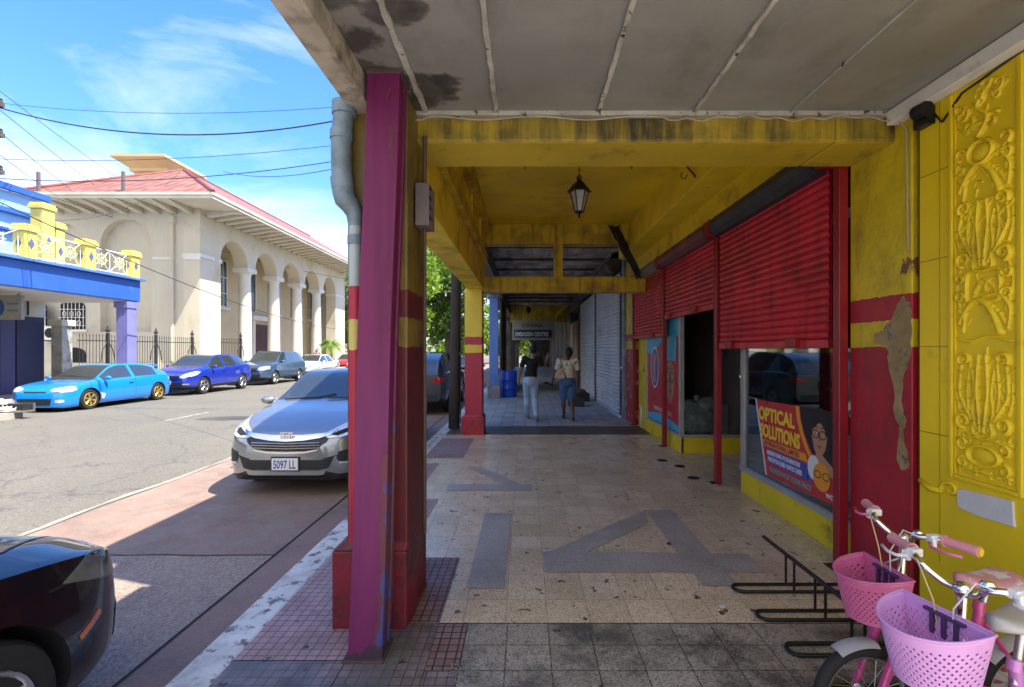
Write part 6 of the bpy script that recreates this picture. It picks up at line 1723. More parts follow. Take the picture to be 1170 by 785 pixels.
def tree(name, label, loc, hgt, crown, nclump, nleaf, leaf, m, trunk_r=.25, group=None, seed=1, clump_r=.7):
    rg = np.random.default_rng(seed)
    t = thing(name, label, 'tree', loc, 0, group)
    cx, cy, cz, rx, ry, rz_ = crown
    cen = []
    while len(cen) < nclump:
        p = rg.uniform(-1, 1, 3); r = np.linalg.norm(p)
        if r > 1 or r < .35: continue
        cen.append((cx+p[0]*rx, cy+p[1]*ry, cz+p[2]*rz_))
    b = MB(); top = Vector((cx*.4, cy*.4, cz - rz_*.35))
    b.tube([(0, 0, 0), (.05, .02, hgt*.3), (top.x*.5, top.y*.5, top.z*.8), tuple(top)], [trunk_r*1.3, trunk_r, trunk_r*.85, trunk_r*.6], 10)
    for i in range(0, nclump, max(1, nclump//14)):
        c = Vector(cen[i]); mid = top.lerp(c, .5) + Vector((0, 0, -.2))
        b.tube([tuple(top + Vector((0, 0, -.25))), tuple(mid), tuple(c)], [trunk_r*.45, trunk_r*.25, trunk_r*.1], 6)
    b.build('trunk', M['bark'], t, smooth=True)
    C_ = np.repeat(np.array(cen), nleaf, axis=0); n = len(C_)
    d = rg.normal(0, 1, (n, 3)); d /= np.linalg.norm(d, axis=1)[:, None]
    cr = clump_r * (.6 + .7*np.repeat(rg.random(nclump), nleaf))
    P = C_ + d * (cr * rg.random(n)**.4)[:, None] * np.array([1, 1, .75])
    a = rg.normal(0, 1, (n, 3)); a[:, 2] -= .5; a /= np.linalg.norm(a, axis=1)[:, None]
    bb = np.cross(a, rg.normal(0, 1, (n, 3))); bb /= np.linalg.norm(bb, axis=1)[:, None]
    s = leaf * rg.uniform(.7, 1.3, n)[:, None]
    V_ = np.stack([P - a*s, P + bb*s*.38, P + a*s, P - bb*s*.38], axis=1).reshape(-1, 3)
    me = bpy.data.meshes.new('crown'); me.vertices.add(len(V_)); me.vertices.foreach_set('co', V_.ravel())
    me.loops.add(4*n); me.loops.foreach_set('vertex_index', np.arange(4*n)); me.polygons.add(n)
    me.polygons.foreach_set('loop_start', np.arange(0, 4*n, 4)); me.update(); me.validate(); me.materials.append(m)
    o = bpy.data.objects.new('crown', me); COL.objects.link(o); o.parent = t
    return t
tree('mango_tree', 'big leafy green tree standing beyond the parked cars, seen between the near columns', (-5.3, 33, ZR), 3.5, (0, 0, 6.6, 4.6, 4.2, 4.4), 110, 190, .17, M['leaf1'], .3, seed=3, clump_r=1.0)
tree('sunlit_tree', 'bright yellow-green tree at the left edge of the gap behind the near column', (-6.5, 26.5, ZR), 3, (0, 0, 5.4, 1.7, 2, 2.9), 40, 170, .14, M['leaf2'], .18, seed=5, clump_r=.7)
tree('street_tree', 'green tree beyond the far end of the cream hall', (-19.5, 53, ZR), 4, (0, 0, 6.5, 3.5, 4, 4.2), 60, 120, .25, M['leaf1'], .3, seed=8, clump_r=1.1)
far = [(-24, 74), (-15, 82), (-9, 70), (-4, 62), (1.0, 60), (6, 76)]
words = ['leftmost', 'second from the left', 'third from the left', 'behind the utility pole', 'behind the arcade end arch', 'rightmost']
for i, (x, y) in enumerate(far):
    tree('distant_tree', 'distant bright green tree at the end of the street, ' + words[i], (x, y, ZR), 3, (0, 0, 4.0, 3.6, 3, 3.2), 34, 90, .32, M['leaf2'], .25, 'trees at the end of the street', seed=20+i, clump_r=1.1)
# far buildings that close the street
for i, (x, y, w, h, lab, col) in enumerate(((-30, 95, 16, 8, 'distant pale building closing the street on the left', (.5,.48,.44)), (-8, 100, 18, 7, 'distant cream building at the end of the street', (.55,.5,.42)), (14, 92, 16, 9, 'distant grey building on the right of the street end', (.4,.4,.4)))):
    db = thing('distant_building', lab, 'building', (x, y, ZR), 0, 'buildings at the end of the street')
    MB().box(-w/2, w/2, 0, 8, 0, h).build('wall', mat('distant_wall', col, .8, .1, 1), db)
    MB().box(-w/2-.3, w/2+.3, -.3, 8.3, h+.003, h+.4).build('roof', mat('distant_roof', (.25,.2,.18), .8, .1, 1), db)
    for k in range(5): MB().box(-w/2+1+k*(w-2)/5, -w/2+2+k*(w-2)/5, -.03, -.002, 1.2, 2.8).build('window', M['dark'], db)
# small palm in front of the hall
pm = thing('small_palm', 'small bright green palm in front of the last arch of the cream hall', 'palm', (-16.5, 40.5, 0))
b = MB(); b.tube([(0, 0, -.1), (.03, 0, 1.0), (0, 0, 2.0)], [.17, .13, .11], 8); b.build('trunk', mat('palm_trunk', (.28,.16,.08), .9, .3, 5, .5, 20), pm, smooth=True)
b = MB(); rg = np.random.default_rng(4)
for k in range(46):
    a = rg.uniform(0, 2*math.pi); el = rg.uniform(-.3, 1.3); L = rg.uniform(1.1, 1.6)
    d = Vector((math.cos(a)*math.cos(el), math.sin(a)*math.cos(el), math.sin(el))); sd_ = Vector((-math.sin(a), math.cos(a), 0))
    pts = [Vector((0, 0, 2.05)) + d*(L*t) + Vector((0, 0, -.75*L*t*t)) for t in (0, .25, .5, .75, 1)]
    for i in range(4):
        for s in (-1, 1):
            for q in range(4):
                p = pts[i].lerp(pts[i+1], q/4); e = p + sd_*s*.26*(1-.4*(i/4)) + (pts[i+1]-pts[i]).normalized()*.22 + Vector((0, 0, -.07))
                n = (pts[i+1]-pts[i]).normalized()*.035
                b.add([p-n, p+n, e], [(0, 1, 2)])
b.build('fronds', M['leaf2'], pm)
# utility poles and wires
up_ = thing('utility_pole', 'dark wooden utility pole standing on the kerb beside the far column', 'pole', (-1.42, 9.75, 0))
b = MB(); b.tube([(-.035, 0, 0), (0, 0, 2), (.03, 0, 5), (.05, 0, 8.5)], [.115, .105, .10, .085], 14); b.build('pole', mat('dark_timber', (.035,.03,.03), .85, .3, 4, .5, 20), up_, smooth='auto')
MB().tube([(.10, -.02, .1), (.11, -.02, 3.2)], .012, 6).box(.08, .135, -.06, .03, 1.5, 1.56).build('earth_cable', M['iron'], up_)
lp = thing('far_utility_pole', 'utility pole with crossarms and insulators just beyond the left edge', 'pole', (-16.0, 14.2, 0))
MB().tube([(0, 0, 0), (0, 0, 10.6)], [.17, .13], 12).build('pole', M['bark'], lp)
for z in (8.9, 8.0, 6.9): 
    a_ = MB().box(-.9, .45, -.06, .06, z-.06, z+.06).build('crossarm', M['bark'], lp)
    for x in (-.7, .1, .38): MB().lathe([(.03, z+.06), (.06, z+.09), (.04, z+.13), (.06, z+.16), (.02, z+.2)], 8, (x, 0, 0)).build('insulator', M['iron'], a_)
wm = mat('wire_rubber', (.03, .035, .05), .6, 0)
def wire(label, p0, p1, sag, r, name='power_line', nseg=26, mid=None):
    p0, p1 = Vector(p0), Vector(p1); P = []
    for i in range(nseg+1):
        t = i/nseg; p = p0.lerp(p1, t); p.z -= sag*4*t*(1-t); P.append(tuple(p))
    o = MB().tube(P, r, 5).build(name, wm, smooth=True)
    tag(o, label, 'wire', 'overhead wires crossing the sky')
E = lambda px, py, Y: at(px, py, Y)
wire('thin wire highest across the sky', E(-14, 116, 14.3), E(430, 118, 12), .30, .007)
wire('thick twisted cable sagging across the sky', E(-14, 119, 14.3), E(430, 128, 12.5), .75, .020)
wire('steep thin wire descending from the upper left towards the hall roof, uppermost', E(-12, 95, 14.2), E(180, 232, 40), .2, .011)
wire('steep thin wire descending towards the hall roof, second from the top', E(-12, 116, 14.2), E(160, 250, 40), .1, .011)
wire('steep thin wire descending towards the hall roof, third from the top', E(-12, 141, 14.2), E(130, 250, 40), .2, .011)
wire('steep thin wire descending towards the hall roof, lowest', E(-12, 168, 14.2), E(110, 250, 40), .2, .010)
wire('faint level wire just above the red roof', E(-14, 181, 14), E(430, 160, 13), .25, .008)
wire('level wire crossing the red roof', E(-14, 203, 14), E(430, 176, 13), .35, .012)
wire('lower faint wire just under the level wire near the drain pipe', E(255, 196, 13), E(430, 180, 8), .22, .007)
wire('long dark wire sloping down past the balcony and across the portico', E(-20, 222, 12), E(430, 376, 46), 1.2, .016)
wire('long thin wire running down the hall front above the lowest one', E(60, 225, 24), E(420, 322, 46), .6, .016)
wire('slack service wire looping from the blue shop up to the hall roof', E(40, 250, 18.5), E(206, 196, 27), .9, .012)

# ------------------------------------------------------------------ barrel, crates in the arcade
br = thing('plastic_barrel', 'bright blue plastic barrel standing beside the blue column', 'barrel', (-.56, 16.35, .004))
b = MB(); b.lathe([(.26, 0), (.275, .03), (.285, .1), (.285, .28), (.295, .30), (.285, .32), (.285, .58), (.295, .60), (.285, .62), (.283, .80), (.27, .86), (.262, .87), (.262, .90), (.24, .90), (.235, .86), (0, .86)], 28)
b.build('drum', mat('blue_barrel_plastic', (.01, .07, .55), .4, .1, 4, .05, 20), br, smooth='auto')
MB().lathe([(.04, .86), (.04, .885), (0, .885)], 12, (.1, .08, 0)).build('bung', M['plastic_black'], br)
for i, (x, y, s, lab) in enumerate(((1.45, 13.6, 1.0, 'dark plastic crate against the grey shutters, nearer of the two'), (1.75, 14.9, .85, 'dark plastic crate with a bundle, further along the grey shutters'))):
    cr_ = thing('plastic_crate', lab, 'crate', (x, y, .004), .2*i, 'crates by the grey shutters')
    q = MB(); q.box(-.22, .22, -.17, .17, 0, .02); q.box(-.22, .22, -.17, -.15, .02, .26); q.box(-.22, .22, .15, .17, .02, .26); q.box(-.22, -.2, -.15, .15, .02, .26); q.box(.2, .22, -.15, .15, .02, .26)
    q.build('box', mat('dark_crate', (.03,.03,.035), .6, .2, 5), cr_, bevel=.006)
    q = MB(); q.ball((0, 0, .27), .16, 12, 8, (1.1, .9, .7)); q.build('contents', mat('bundle_cloth', (.09,.05,.04) if i else (.05,.04,.03), .8, .3, 8, .4, 20), cr_, smooth=True)

# ------------------------------------------------------------------ people
def blob(name, chains, m, parent=None, voxel=.011, balls=(), smooth=3, loc=None, rz=0):
    b = MB()
    for pts, rs in chains:
        b.tube(pts, rs, 12)
        for p, r in zip(pts, rs if isinstance(rs, (list, tuple)) else [rs]*len(pts)): b.ball(p, r*.995, 12, 8)
    for c, r, sc in balls: b.ball(c, r, 16, 12, sc)
    o = b.build(name, m, None)
    rm = o.modifiers.new('r', 'REMESH'); rm.mode = 'VOXEL'; rm.voxel_size = voxel; rm.use_smooth_shade = True
    sm = o.modifiers.new('s', 'SMOOTH'); sm.iterations = smooth; sm.factor = .5
    o = evaluated(o)
    o.data.materials.clear(); o.data.materials.append(m)
    o.data.polygons.foreach_set('use_smooth', [True]*len(o.data.polygons))
    if parent: o.parent = parent
    if loc: o.location = loc; o.rotation_euler = (0, 0, rz)
    return o
def hand(wrist, dirv, up, chains, s=1.0, curl=.35, side=1):
    """palm and five curled fingers; dirv = finger direction, up = back of the hand"""
    w = Vector(wrist); d = Vector(dirv).normalized(); u = Vector(up); u = (u - d*u.dot(d)).normalized(); r = d.cross(u)
    pal = w + d*.05*s
    chains.append(([tuple(w), tuple(w+d*.04*s+r*.012*s), tuple(w+d*.078*s+r*.012*s)], [.026*s, .025*s, .018*s]))
    chains.append(([tuple(w+d*.02*s), tuple(w+d*.04*s-r*.014*s), tuple(w+d*.078*s-r*.016*s)], [.024*s, .024*s, .017*s]))
    for k, (off, L) in enumerate(((.030, .062), (.010, .072), (-.010, .068), (-.030, .052))):
        a = w + d*.078*s + r*off*s
        p1 = a + (d*math.cos(curl) - u*math.sin(curl))*L*.45*s
        p2 = p1 + (d*math.cos(curl*2.4) - u*math.sin(curl*2.4))*L*.32*s
        p3 = p2 + (d*math.cos(curl*3.4) - u*math.sin(curl*3.4))*L*.25*s
        chains.append(([tuple(a), tuple(p1), tuple(p2), tuple(p3)], [.0095*s, .009*s, .008*s, .0075*s]))
    a = w + d*.022*s + r*.026*s*side
    p1 = a + (d*.6 + r*.75*side - u*.2).normalized()*.036*s; p2 = p1 + (d*.9 + r*.25*side - u*.25).normalized()*.030*s
    chains.append(([tuple(a), tuple(p1), tuple(p2)], [.013*s, .011*s, .009*s]))
def person(label, loc, rz, skin, top_m, leg_m, hair_m, foot_m, K, shorts=False, bun=True, sc=1.0):
    """K: joints in local coordinates, the figure looks along +y"""
    ch = []
    hx, hy, hz = K['head']; nk = K['neck']; pel = K['pelvis']; che = K['chest']
    ch.append(([pel, (pel[0]*.5+che[0]*.5, pel[1], (pel[2]+che[2])/2), che, nk], [.125, .105, .118, .055]))
    ch.append(([K['shL'], che, K['shR']], [.055, .09, .055]))
    ch.append(([nk, (hx, hy-.01, hz-.06)], [.052, .055]))
    for s in 'LR':
        ch.append(([K['sh'+s], K['el'+s], K['wr'+s]], [.050, .040, .026]))
        ch.append(([K['hip'+s], K['kn'+s], K['cf'+s], K['an'+s]], [.088, .058, .052, .033]))
        a = Vector(K['an'+s]); f = K['toe'+s]
        ch.append(([tuple(a), tuple(a.lerp(Vector(f), .5)), f], [.034, .030, .022]))
        hand(K['wr'+s], K['hd'+s], (1 if s == 'R' else -1, .2, .1), ch, 1.0, .3, 1 if s == 'L' else -1)
    balls = [((hx, hy, hz), .098, (.80, 1.0, 1.18)), ((hx, hy+.095, hz-.015), .018, (.7, 1, 1.2)), ((hx-.078, hy, hz-.01), .024, (.4, .7, 1.2)), ((hx+.078, hy, hz-.01), .024, (.4, .7, 1.2)), ((hx, hy+.05, hz-.08), .05, (.8, .9, .7))]
    body = blob('person', ch, skin, None, .009, balls, 2, loc, rz)
    tag(body, label, 'person')
    # face details
    for sx in (-.032, .032):
        MB().ball((hx+sx, hy+.088, hz+.01), .013, 10, 8).build('eye', M['white'], body, smooth=True)
    MB().ball((hx, hy+.085, hz-.055), .02, 10, 6, (1.3, .5, .35)).build('mouth', mat('lip_tone', (.20,.06,.05), .5, 0), body, smooth=True)
    hc = [((hx, hy-.022, hz+.02), .104, (.86, 1.0, 1.12))]
    if bun: hc.append(((hx+.01, hy-.06, hz+.13), .055, (1, 1, .9)))
    else: hc.append(((hx, hy-.06, hz-.03), .08, (.95, .8, 1.1)))
    blob('hair', [], hair_m, body, .011, hc, 1)
    # shirt with sleeves
    sc_ = [([(pel[0], pel[1], pel[2]+.06), (pel[0]*.5+che[0]*.5, pel[1], (pel[2]+che[2])/2), che, (nk[0], nk[1], nk[2]-.07)], [.150, .132, .140, .075]),
           ([K['shL'], che, K['shR']], [.072, .115, .072])]
    for s in 'LR':
        a, e = Vector(K['sh'+s]), Vector(K['el'+s]); sc_.append(([tuple(a), tuple(a.lerp(e, .62))], [.064, .060]))
    blob('shirt', sc_, top_m, body, .012, [], 2)
    tr = [([(pel[0], pel[1], pel[2]+.05), (pel[0], pel[1]-.02, pel[2]-.05)], [.138, .150])]
    for s in 'LR':
        h_, k_, c_, a_ = (Vector(K[x+s]) for x in ('hip', 'kn', 'cf', 'an'))
        if shorts: tr.append(([tuple(h_), tuple(h_.lerp(k_, .5)), tuple(h_.lerp(k_, .93))], [.112, .102, .094]))
        else: tr.append(([tuple(h_), tuple(h_.lerp(k_, .5)), tuple(k_), tuple(c_), tuple(c_.lerp(a_, .75))], [.113, .094, .074, .070, .062]))
    blob('shorts' if shorts else 'jeans', tr, leg_m, body, .012, [], 2)
    for s in 'LR':
        a = Vector(K['an'+s]); f = Vector(K['toe'+s]); hl = a + Vector((0, -.05, -.035)); 
        q = blob('shoe', [([tuple(hl), tuple(a.lerp(f, .5)+Vector((0, 0, -.022))), tuple(f+Vector((0, .01, -.005)))], [.036, .036, .032])], foot_m, body, .010, [], 1)
    return body
skin1 = mat('brown_skin', (.32, .17, .11), .5, .1, 5); skin2 = mat('dark_brown_skin', (.13, .065, .042), .5, .1, 5)
hairm = mat('black_hair', (.008, .007, .007), .6, .2, 20, .4, 60)
denim = mat('light_denim', (.36, .48, .66), .8, .15, 6, .2, 60); denim2 = mat('blue_denim', (.06, .13, .30), .8, .2, 8, .2, 60)
blk = mat('black_jersey', (.010, .010, .012), .85, .1, 5)
prt = mat('cream_printed_shirt', (.68, .66, .56), .8, .1, 5, peel=(.22, .19, .13), pamt=(.55, .6), pscale=14)
K1 = dict(pelvis=(0, 0, .95), chest=(.03, 0, 1.28), neck=(.05, .01, 1.46), head=(.06, .02, 1.60), shL=(-.145, 0, 1.40), elL=(-.235, .0, 1.14), wrL=(-.28, .06, .90), hdL=(0, .15, -1),
          shR=(.205, 0, 1.40), elR=(.30, .12, 1.20), wrR=(.385, .18, 1.40), hdR=(.3, .1, 1), hipL=(-.085, 0, .88), knL=(-.09, .13, .50), cfL=(-.085, .10, .34), anL=(-.07, .22, .085), toeL=(-.08, .36, .04),
          hipR=(.085, 0, .88), knR=(.09, .05, .49), cfR=(.10, -.06, .33), anR=(.13, -.19, .085), toeR=(.14, -.06, .035))
person('woman with a bun in a black top and pale jeans walking away, one hand raised', (.13, 10.9, .005), 0, skin1, blk, denim, hairm, mat('tan_sandal', (.22,.12,.08), .6, 0), K1)
K2 = dict(pelvis=(0, 0, .93), chest=(0, 0, 1.24), neck=(.0, .01, 1.42), head=(.03, .03, 1.535), shL=(-.185, 0, 1.35), elL=(-.27, .03, 1.08), wrL=(-.34, .12, .88), hdL=(-.1, .3, -1),
          shR=(.185, 0, 1.35), elR=(.25, .02, 1.07), wrR=(.26, .12, .84), hdR=(0, .15, -1), hipL=(-.09, 0, .86), knL=(-.085, .1, .48), cfL=(-.085, .08, .33), anL=(-.07, .2, .085), toeL=(-.09, .33, .04),
          hipR=(.09, 0, .86), knR=(.09, .04, .48), cfR=(.10, -.05, .32), anR=(.11, -.16, .085), toeR=(.12, -.03, .035))
person('woman in a cream printed shirt and blue denim shorts walking away with a shoulder bag', (.97, 10.9, .005), 0, skin2, prt, denim2, hairm, mat('black_slipper', (.02,.02,.02), .6, 0), K2, shorts=True, bun=False)
hb = thing('shoulder_bag', 'beige cloth shoulder bag hanging at the left side of the woman in denim shorts', 'bag', (.97-.16, 10.9-.13, .98))
blob('pouch', [([(-.10, -.02, .02), (.06, -.05, .02)], [.055, .055]), ([(-.04, -.03, .16), (.05, -.05, .20)], [.04, .035])], mat('beige_cloth', (.42, .36, .26), .85, .1, 6), hb, .012, [((-.02, -.035, .06), .11, (1.1, .5, 1))], 2)
MB().tube([(.03, -.06, .24), (-.01, -.03, .36), (-.03, .02, .455), (-.03, .13, .46), (-.02, .2, .33), (.0, .2, .15)], .012, 6).build('strap', mat('grey_strap', (.16,.15,.14), .8, 0), hb, smooth=True)
hp = thing('folded_umbrella', 'dark folded umbrella carried in the left hand of the woman in denim shorts', 'umbrella', (.62, 11.02, .80))
MB().tube([(.03, -.08, -.07), (-.02, -.04, .0), (-.12, .0, .04), (-.2, .02, .05)], [.006, .022, .034, .012], 10).build('canopy', blk, hp, smooth=True)
MB().tube([(.03, -.08, -.07), (.05, -.095, -.09), (.05, -.10, -.12)], .010, 8).build('handle', M['plastic_black'], hp, smooth=True)
K3 = dict(K2); 
person('person in a pink shirt standing on the far pavement beside the small palm', (-16.5, 37.8, 0), R(200), skin2, mat('pink_shirt', (.62, .10, .16), .8, .1, 5), denim2, hairm, mat('dark_shoe', (.02,.02,.02), .6, 0), K3, bun=False)
# ------------------------------------------------------------------ bicycle rack
rack = thing('bicycle_rack', 'low black tubular bicycle rack on the tiles in front of the red pier', 'bicycle rack', (1.76, 2.9, .008))
bt = .011
MB().tube([(0, .62, .215), (0, -.95, .215)], .013, 10).build('top_bar', M['black_metal'], rack, smooth='auto')
for k in range(5):
    y = .27 - .325*k; q = []
    x0, x1, r = -.375, .42, .05
    q += [(x1, y+r, bt)] + [(x0+r - r*math.sin(a), y + r*math.cos(a), bt) for a in np.linspace(0, math.pi, 9)] + [(x1, y-r, bt)]
    q += [(x1+r*math.sin(a), y-r*math.cos(a), bt) for a in np.linspace(.2, math.pi-.2, 7)]
    MB().tube(q, bt, 8, closed=True).build('floor_loop', M['black_metal'], rack, smooth=True)
    MB().tube([(0, y+r, bt), (0, y+r, .205)], .008, 8).build('upright', M['black_metal'], rack, smooth='auto')
    MB().tube([(0, y-r, bt), (0, y-r, .205)], .008, 8).build('upright', M['black_metal'], rack, smooth='auto')

# ------------------------------------------------------------------ children's bicycles
M['hotpink'] = mat('hot_pink_plastic', (.55, .12, .28), .35, .08, 5, .03, 30, coat=.3)
M['lilac'] = mat('lilac_plastic', (.58, .29, .62), .38, .08, 5, .03, 30, coat=.3)
M['lilacpaint'] = mat('lilac_frame_paint', (.55, .20, .58), .3, .06, 5, coat=.7)
M['pinkpaint'] = mat('magenta_frame_paint', (.55, .05, .24), .3, .06, 5, coat=.7)
M['palepink'] = mat('pale_pink_grip', (.62, .26, .30), .5, .08, 8)
M['whitepl'] = mat('white_plastic', (.70, .70, .72), .35, .06, 6)
M['ivory'] = mat('grey_silver_saddle', (.40, .40, .41), .4, .12, 5, coat=.2)
M['pinksad'] = mat('pink_white_saddle', (.60, .28, .34), .4, .1, 4, peel=(.7, .66, .66), pamt=(.52, .56), pscale=9)
def bike(name, label, loc, rz, fm, bm_, saddle_m, grip_m, lever_m, seat_x=-.34, seat_z=.70, bz=0.0, bs=1.0):
    B = thing(name, label, 'bicycle', loc, rz, 'small bicycles parked in the rack')
    r = .205; ax = .15; rx = -.52
    fr = MB()
    fr.tube([(.035, 0, .50), (.005, 0, .70)], .024, 12)
    fr.tube([(.025, 0, .62), (-.12, 0, .42), (-.30, 0, .30)], .021, 12)
    fr.tube([(.03, 0, .54), (-.10, 0, .34), (-.27, 0, .25)], .019, 12)
    fr.tube([(-.28, 0, .24), (seat_x+.03, 0, .56)], .019, 12)
    for s in (-.045, .045):
        fr.tube([(-.28, s*.4, .25), (rx, s*1.4, r)], .010, 8); fr.tube([(seat_x+.025, s*.3, .50), (rx, s*1.4, r)], .009, 8)
    fr.build('frame', fm, B, smooth='auto')
    fk = MB()
    fk.tube([(.03, -.055, .50), (.04, 0, .515), (.03, .055, .50)], .02, 10)
    for s in (-.058, .058): fk.tube([(.035, s, .50), (.075, s*1.02, .40), (ax, s, r)], [.021, .018, .013], 10)
    fk.build('fork', fm, B, smooth='auto')
    for nm, x in (('front_wheel', ax), ('rear_wheel', rx)):
        t = MB(); t.tube([(r*.90*math.cos(a), 0, r*.90*math.sin(a)) for a in np.linspace(0, 2*math.pi, 41)[:-1]], .025, 12, closed=True)
        w = t.build(nm, M['rubber'], B, smooth=True); w.location = (x, 0, r)
        t = MB(); t.tube([(r*.79*math.cos(a), 0, r*.79*math.sin(a)) for a in np.linspace(0, 2*math.pi, 37)[:-1]], .012, 8, closed=True); t.build('rim', M['steel'] if nm == 'front_wheel' else M['whitepl'], w, smooth=True)
        t = MB()
        for k in range(20):
            a = 2*math.pi*k/20; t.tube([(.02*math.cos(a+.9), .025*(-1)**k, .02*math.sin(a+.9)), (r*.78*math.cos(a), 0, r*.78*math.sin(a))], .0014, 4)
        t.lathe([(.022, -.04), (.028, -.035), (.016, -.02), (.016, .02), (.028, .035), (.022, .04)], 12, (0, 0, 0), 'y')
        t.build('spokes', M['steel'], w)
        g = MB(); nseg = 14; a0, a1 = (1.0, 1.75) if nm == 'front_wheel' else (.7, 2.9)
        pr = [(-.038, r+.010), (-.020, r+.021), (.020, r+.021), (.038, r+.010), (.036, r+.007), (.019, r+.018), (-.019, r+.018), (-.036, r+.007)]
        for i in range(nseg+1):
            a = a0+(a1-a0)*i/nseg
            g.v += [(x+q*math.cos(a), y, r+q*math.sin(a)) for (y, q) in pr]
        for i in range(nseg):
            for k in range(8): g.f.append([i*8+k, i*8+(k+1) % 8, (i+1)*8+(k+1) % 8, (i+1)*8+k]); g.m.append(0)
        g.f += [list(range(8)), [nseg*8+k for k in reversed(range(8))]]; g.m += [0, 0]
        g.build('mudguard', M['ivory'], B, smooth='auto')
    hb_ = MB()
    hb_.tube([(.0, 0, .68), (-.012, 0, .83)], .014, 12); hb_.ball((-.012, 0, .835), .026, 12, 8)
    bar = [(.0, -.26, .895), (-.0, -.17, .895), (.03, -.10, .885), (.0, -.05, .84), (-.012, 0, .835), (.0, .05, .84), (.03, .10, .885), (0, .17, .895), (.0, .26, .895)]
    bar = [(x - .35*max(0, abs(y)-.10), y, z) for x, y, z in bar]
    P = []
    for i in range(len(bar)-1):
        p0, p1, p2, p3 = (Vector(bar[min(max(j, 0), len(bar)-1)]) for j in (i-1, i, i+1, i+2))
        for k in range(5):
            t = k/5; P.append(tuple(.5*((2*p1)+(-p0+p2)*t+(2*p0-5*p1+4*p2-p3)*t*t+(-p0+3*p1-3*p2+p3)*t**3)))
    P.append(bar[-1]); hb_.tube(P, .0105, 12)
    H = hb_.build('handlebar', M['chrome'], B, smooth='auto')
    for s in (-1, 1):
        e = Vector((-.056, s*.262, .895)); i_ = Vector((-.024, s*.165, .895))
        d = (e-i_).normalized()
        g = MB(); nn = 12
        g.tube([tuple(i_ + d*(.105*k/nn)) for k in range(nn+1)], [.0165 + .0015*(k % 2) for k in range(nn+1)], 14)
        g.tube([tuple(i_ + d*.0), tuple(i_ + d*.008)], .022, 14); g.tube([tuple(i_ + d*.098), tuple(i_ + d*.108)], .019, 14)
        G = g.build('grip', grip_m, H, smooth='auto')
        g = MB(); g.tube([tuple(i_ + d*.1085), tuple(i_ + d*.114)], .014, 14); g.build('end_cap', mat('amber_cap', (.65, .42, .04), .4, 0) if 'cap' not in M else M['cap'], G)
        c = i_ - d*.02
        l = MB(); l.box(c.x-.012, c.x+.034, c.y-.014, c.y+.014, c.z-.014, c.z+.014); l.box(c.x+.02, c.x+.036, c.y-.01+s*.012, c.y+.01+s*.012, c.z-.03, c.z+.006)
        lv = l.build('brake_clamp', M['whitepl'], H, bevel=.004)
        l = MB(); l.tube([(c.x+.03, c.y+s*.005, c.z-.012), (c.x+.052, c.y+s*.03, c.z-.018), (c.x+.052-.01, c.y+s*.07, c.z-.022), (c.x+.045-.03, c.y+s*.115, c.z-.020)], [.007, .006, .0055, .006], 8)
        l.build('brake_lever', lever_m, H, smooth=True)
        l = MB(); l.tube([(c.x+.03, c.y-s*.01, c.z-.01), (c.x+.08, c.y-s*.06, c.z+.01), (.07, s*.03, .80), (.05, s*.012, .62), (.06, s*.03, .48)], .0026, 6)
        l.build('brake_cable', M['whitepl'] if s > 0 else mat('straw_cable', (.55, .42, .18), .5, 0), H, smooth=True)
    # bell
    MB().lathe([(.0, .022), (.014, .02), (.022, .008), (.024, 0), (0, 0)], 16, (-.012, .07, .875)).build('bell', M['chrome'], H, smooth='auto')
    # basket: perforated half-round tub
    n = 72; hrows = 15
    def rim(t, k):
        """t 0..1 round the wall, k 0 (top) .. 1 (bottom)"""
        sc = 1 - .26*k
        if t < .62:
            a = -math.pi/2 + math.pi*(t/.62); x = .235*max(0, math.cos(a))**.8*sc; y = .152*math.sin(a)*sc
        else:
            u = (t-.62)/.38; x = 0; y = .152*sc*(1-2*u)
        top = .785 - .028*math.sin(math.pi*min(t/.62, 1)) if t < .62 else .785 + .0*math.sin(math.pi*(t-.62)/.38)
        z = top*(1-k) + .585*k
        return (.062*bs + (x + .012*k)*bs, y*bs, z + bz)
    bk = MB()
    for j in range(hrows):
        for i in range(n):
            t0, t1, k0, k1 = i/n, (i+1)/n, j/hrows, (j+1)/hrows
            q = [Vector(rim(t0 % 1, k1)), Vector(rim(t1 % 1 if i+1 < n else 0, k1)), Vector(rim(t1 % 1 if i+1 < n else 0, k0)), Vector(rim(t0 % 1, k0))]
            holed = 3 <= j < hrows-1 and ((i+j) % 2 == 0)
            if not holed: bk.add(q, [(0, 1, 2, 3)])
            else:
                c = sum(q, Vector())/4; e = [c.lerp(p, .44) for p in q]
                e2 = [c.lerp((q[m]+q[(m+1) % 4])/2, .64) for m in range(4)]
                inner = [e[0], e2[0], e[1], e2[1], e[2], e2[2], e[3], e2[3]]
                bk.add(q + inner, [(0, 1, 6, 5, 4), (1, 2, 8, 7, 6), (2, 3, 10, 9, 8), (3, 0, 4, 11, 10)])
    bot = [rim(i/n, 1.0) for i in range(n)]
    bk.add(bot, [tuple(range(n))])
    K = bk.build('basket', bm_, B, smooth='auto', merge=.0004)
    so = K.modifiers.new('s', 'SOLIDIFY'); so.thickness = .0032
    q = MB(); q.tube([tuple(Vector(rim(i/n, 0)) + Vector((0, 0, .001))) for i in range(n)], .0042, 8, closed=True); q.build('rim', bm_, K, smooth=True)
    q = MB()
    for y in (-.035, 0, .035): q.box(.050, .072, y-.006, y+.006, .70+bz, .765+bz)
    q.box(.049, .073, -.06, .06, .765+bz, .775+bz); q.build('strap', mat('dark_violet_strap', (.06, .03, .10), .5, .1), K, bevel=.002)
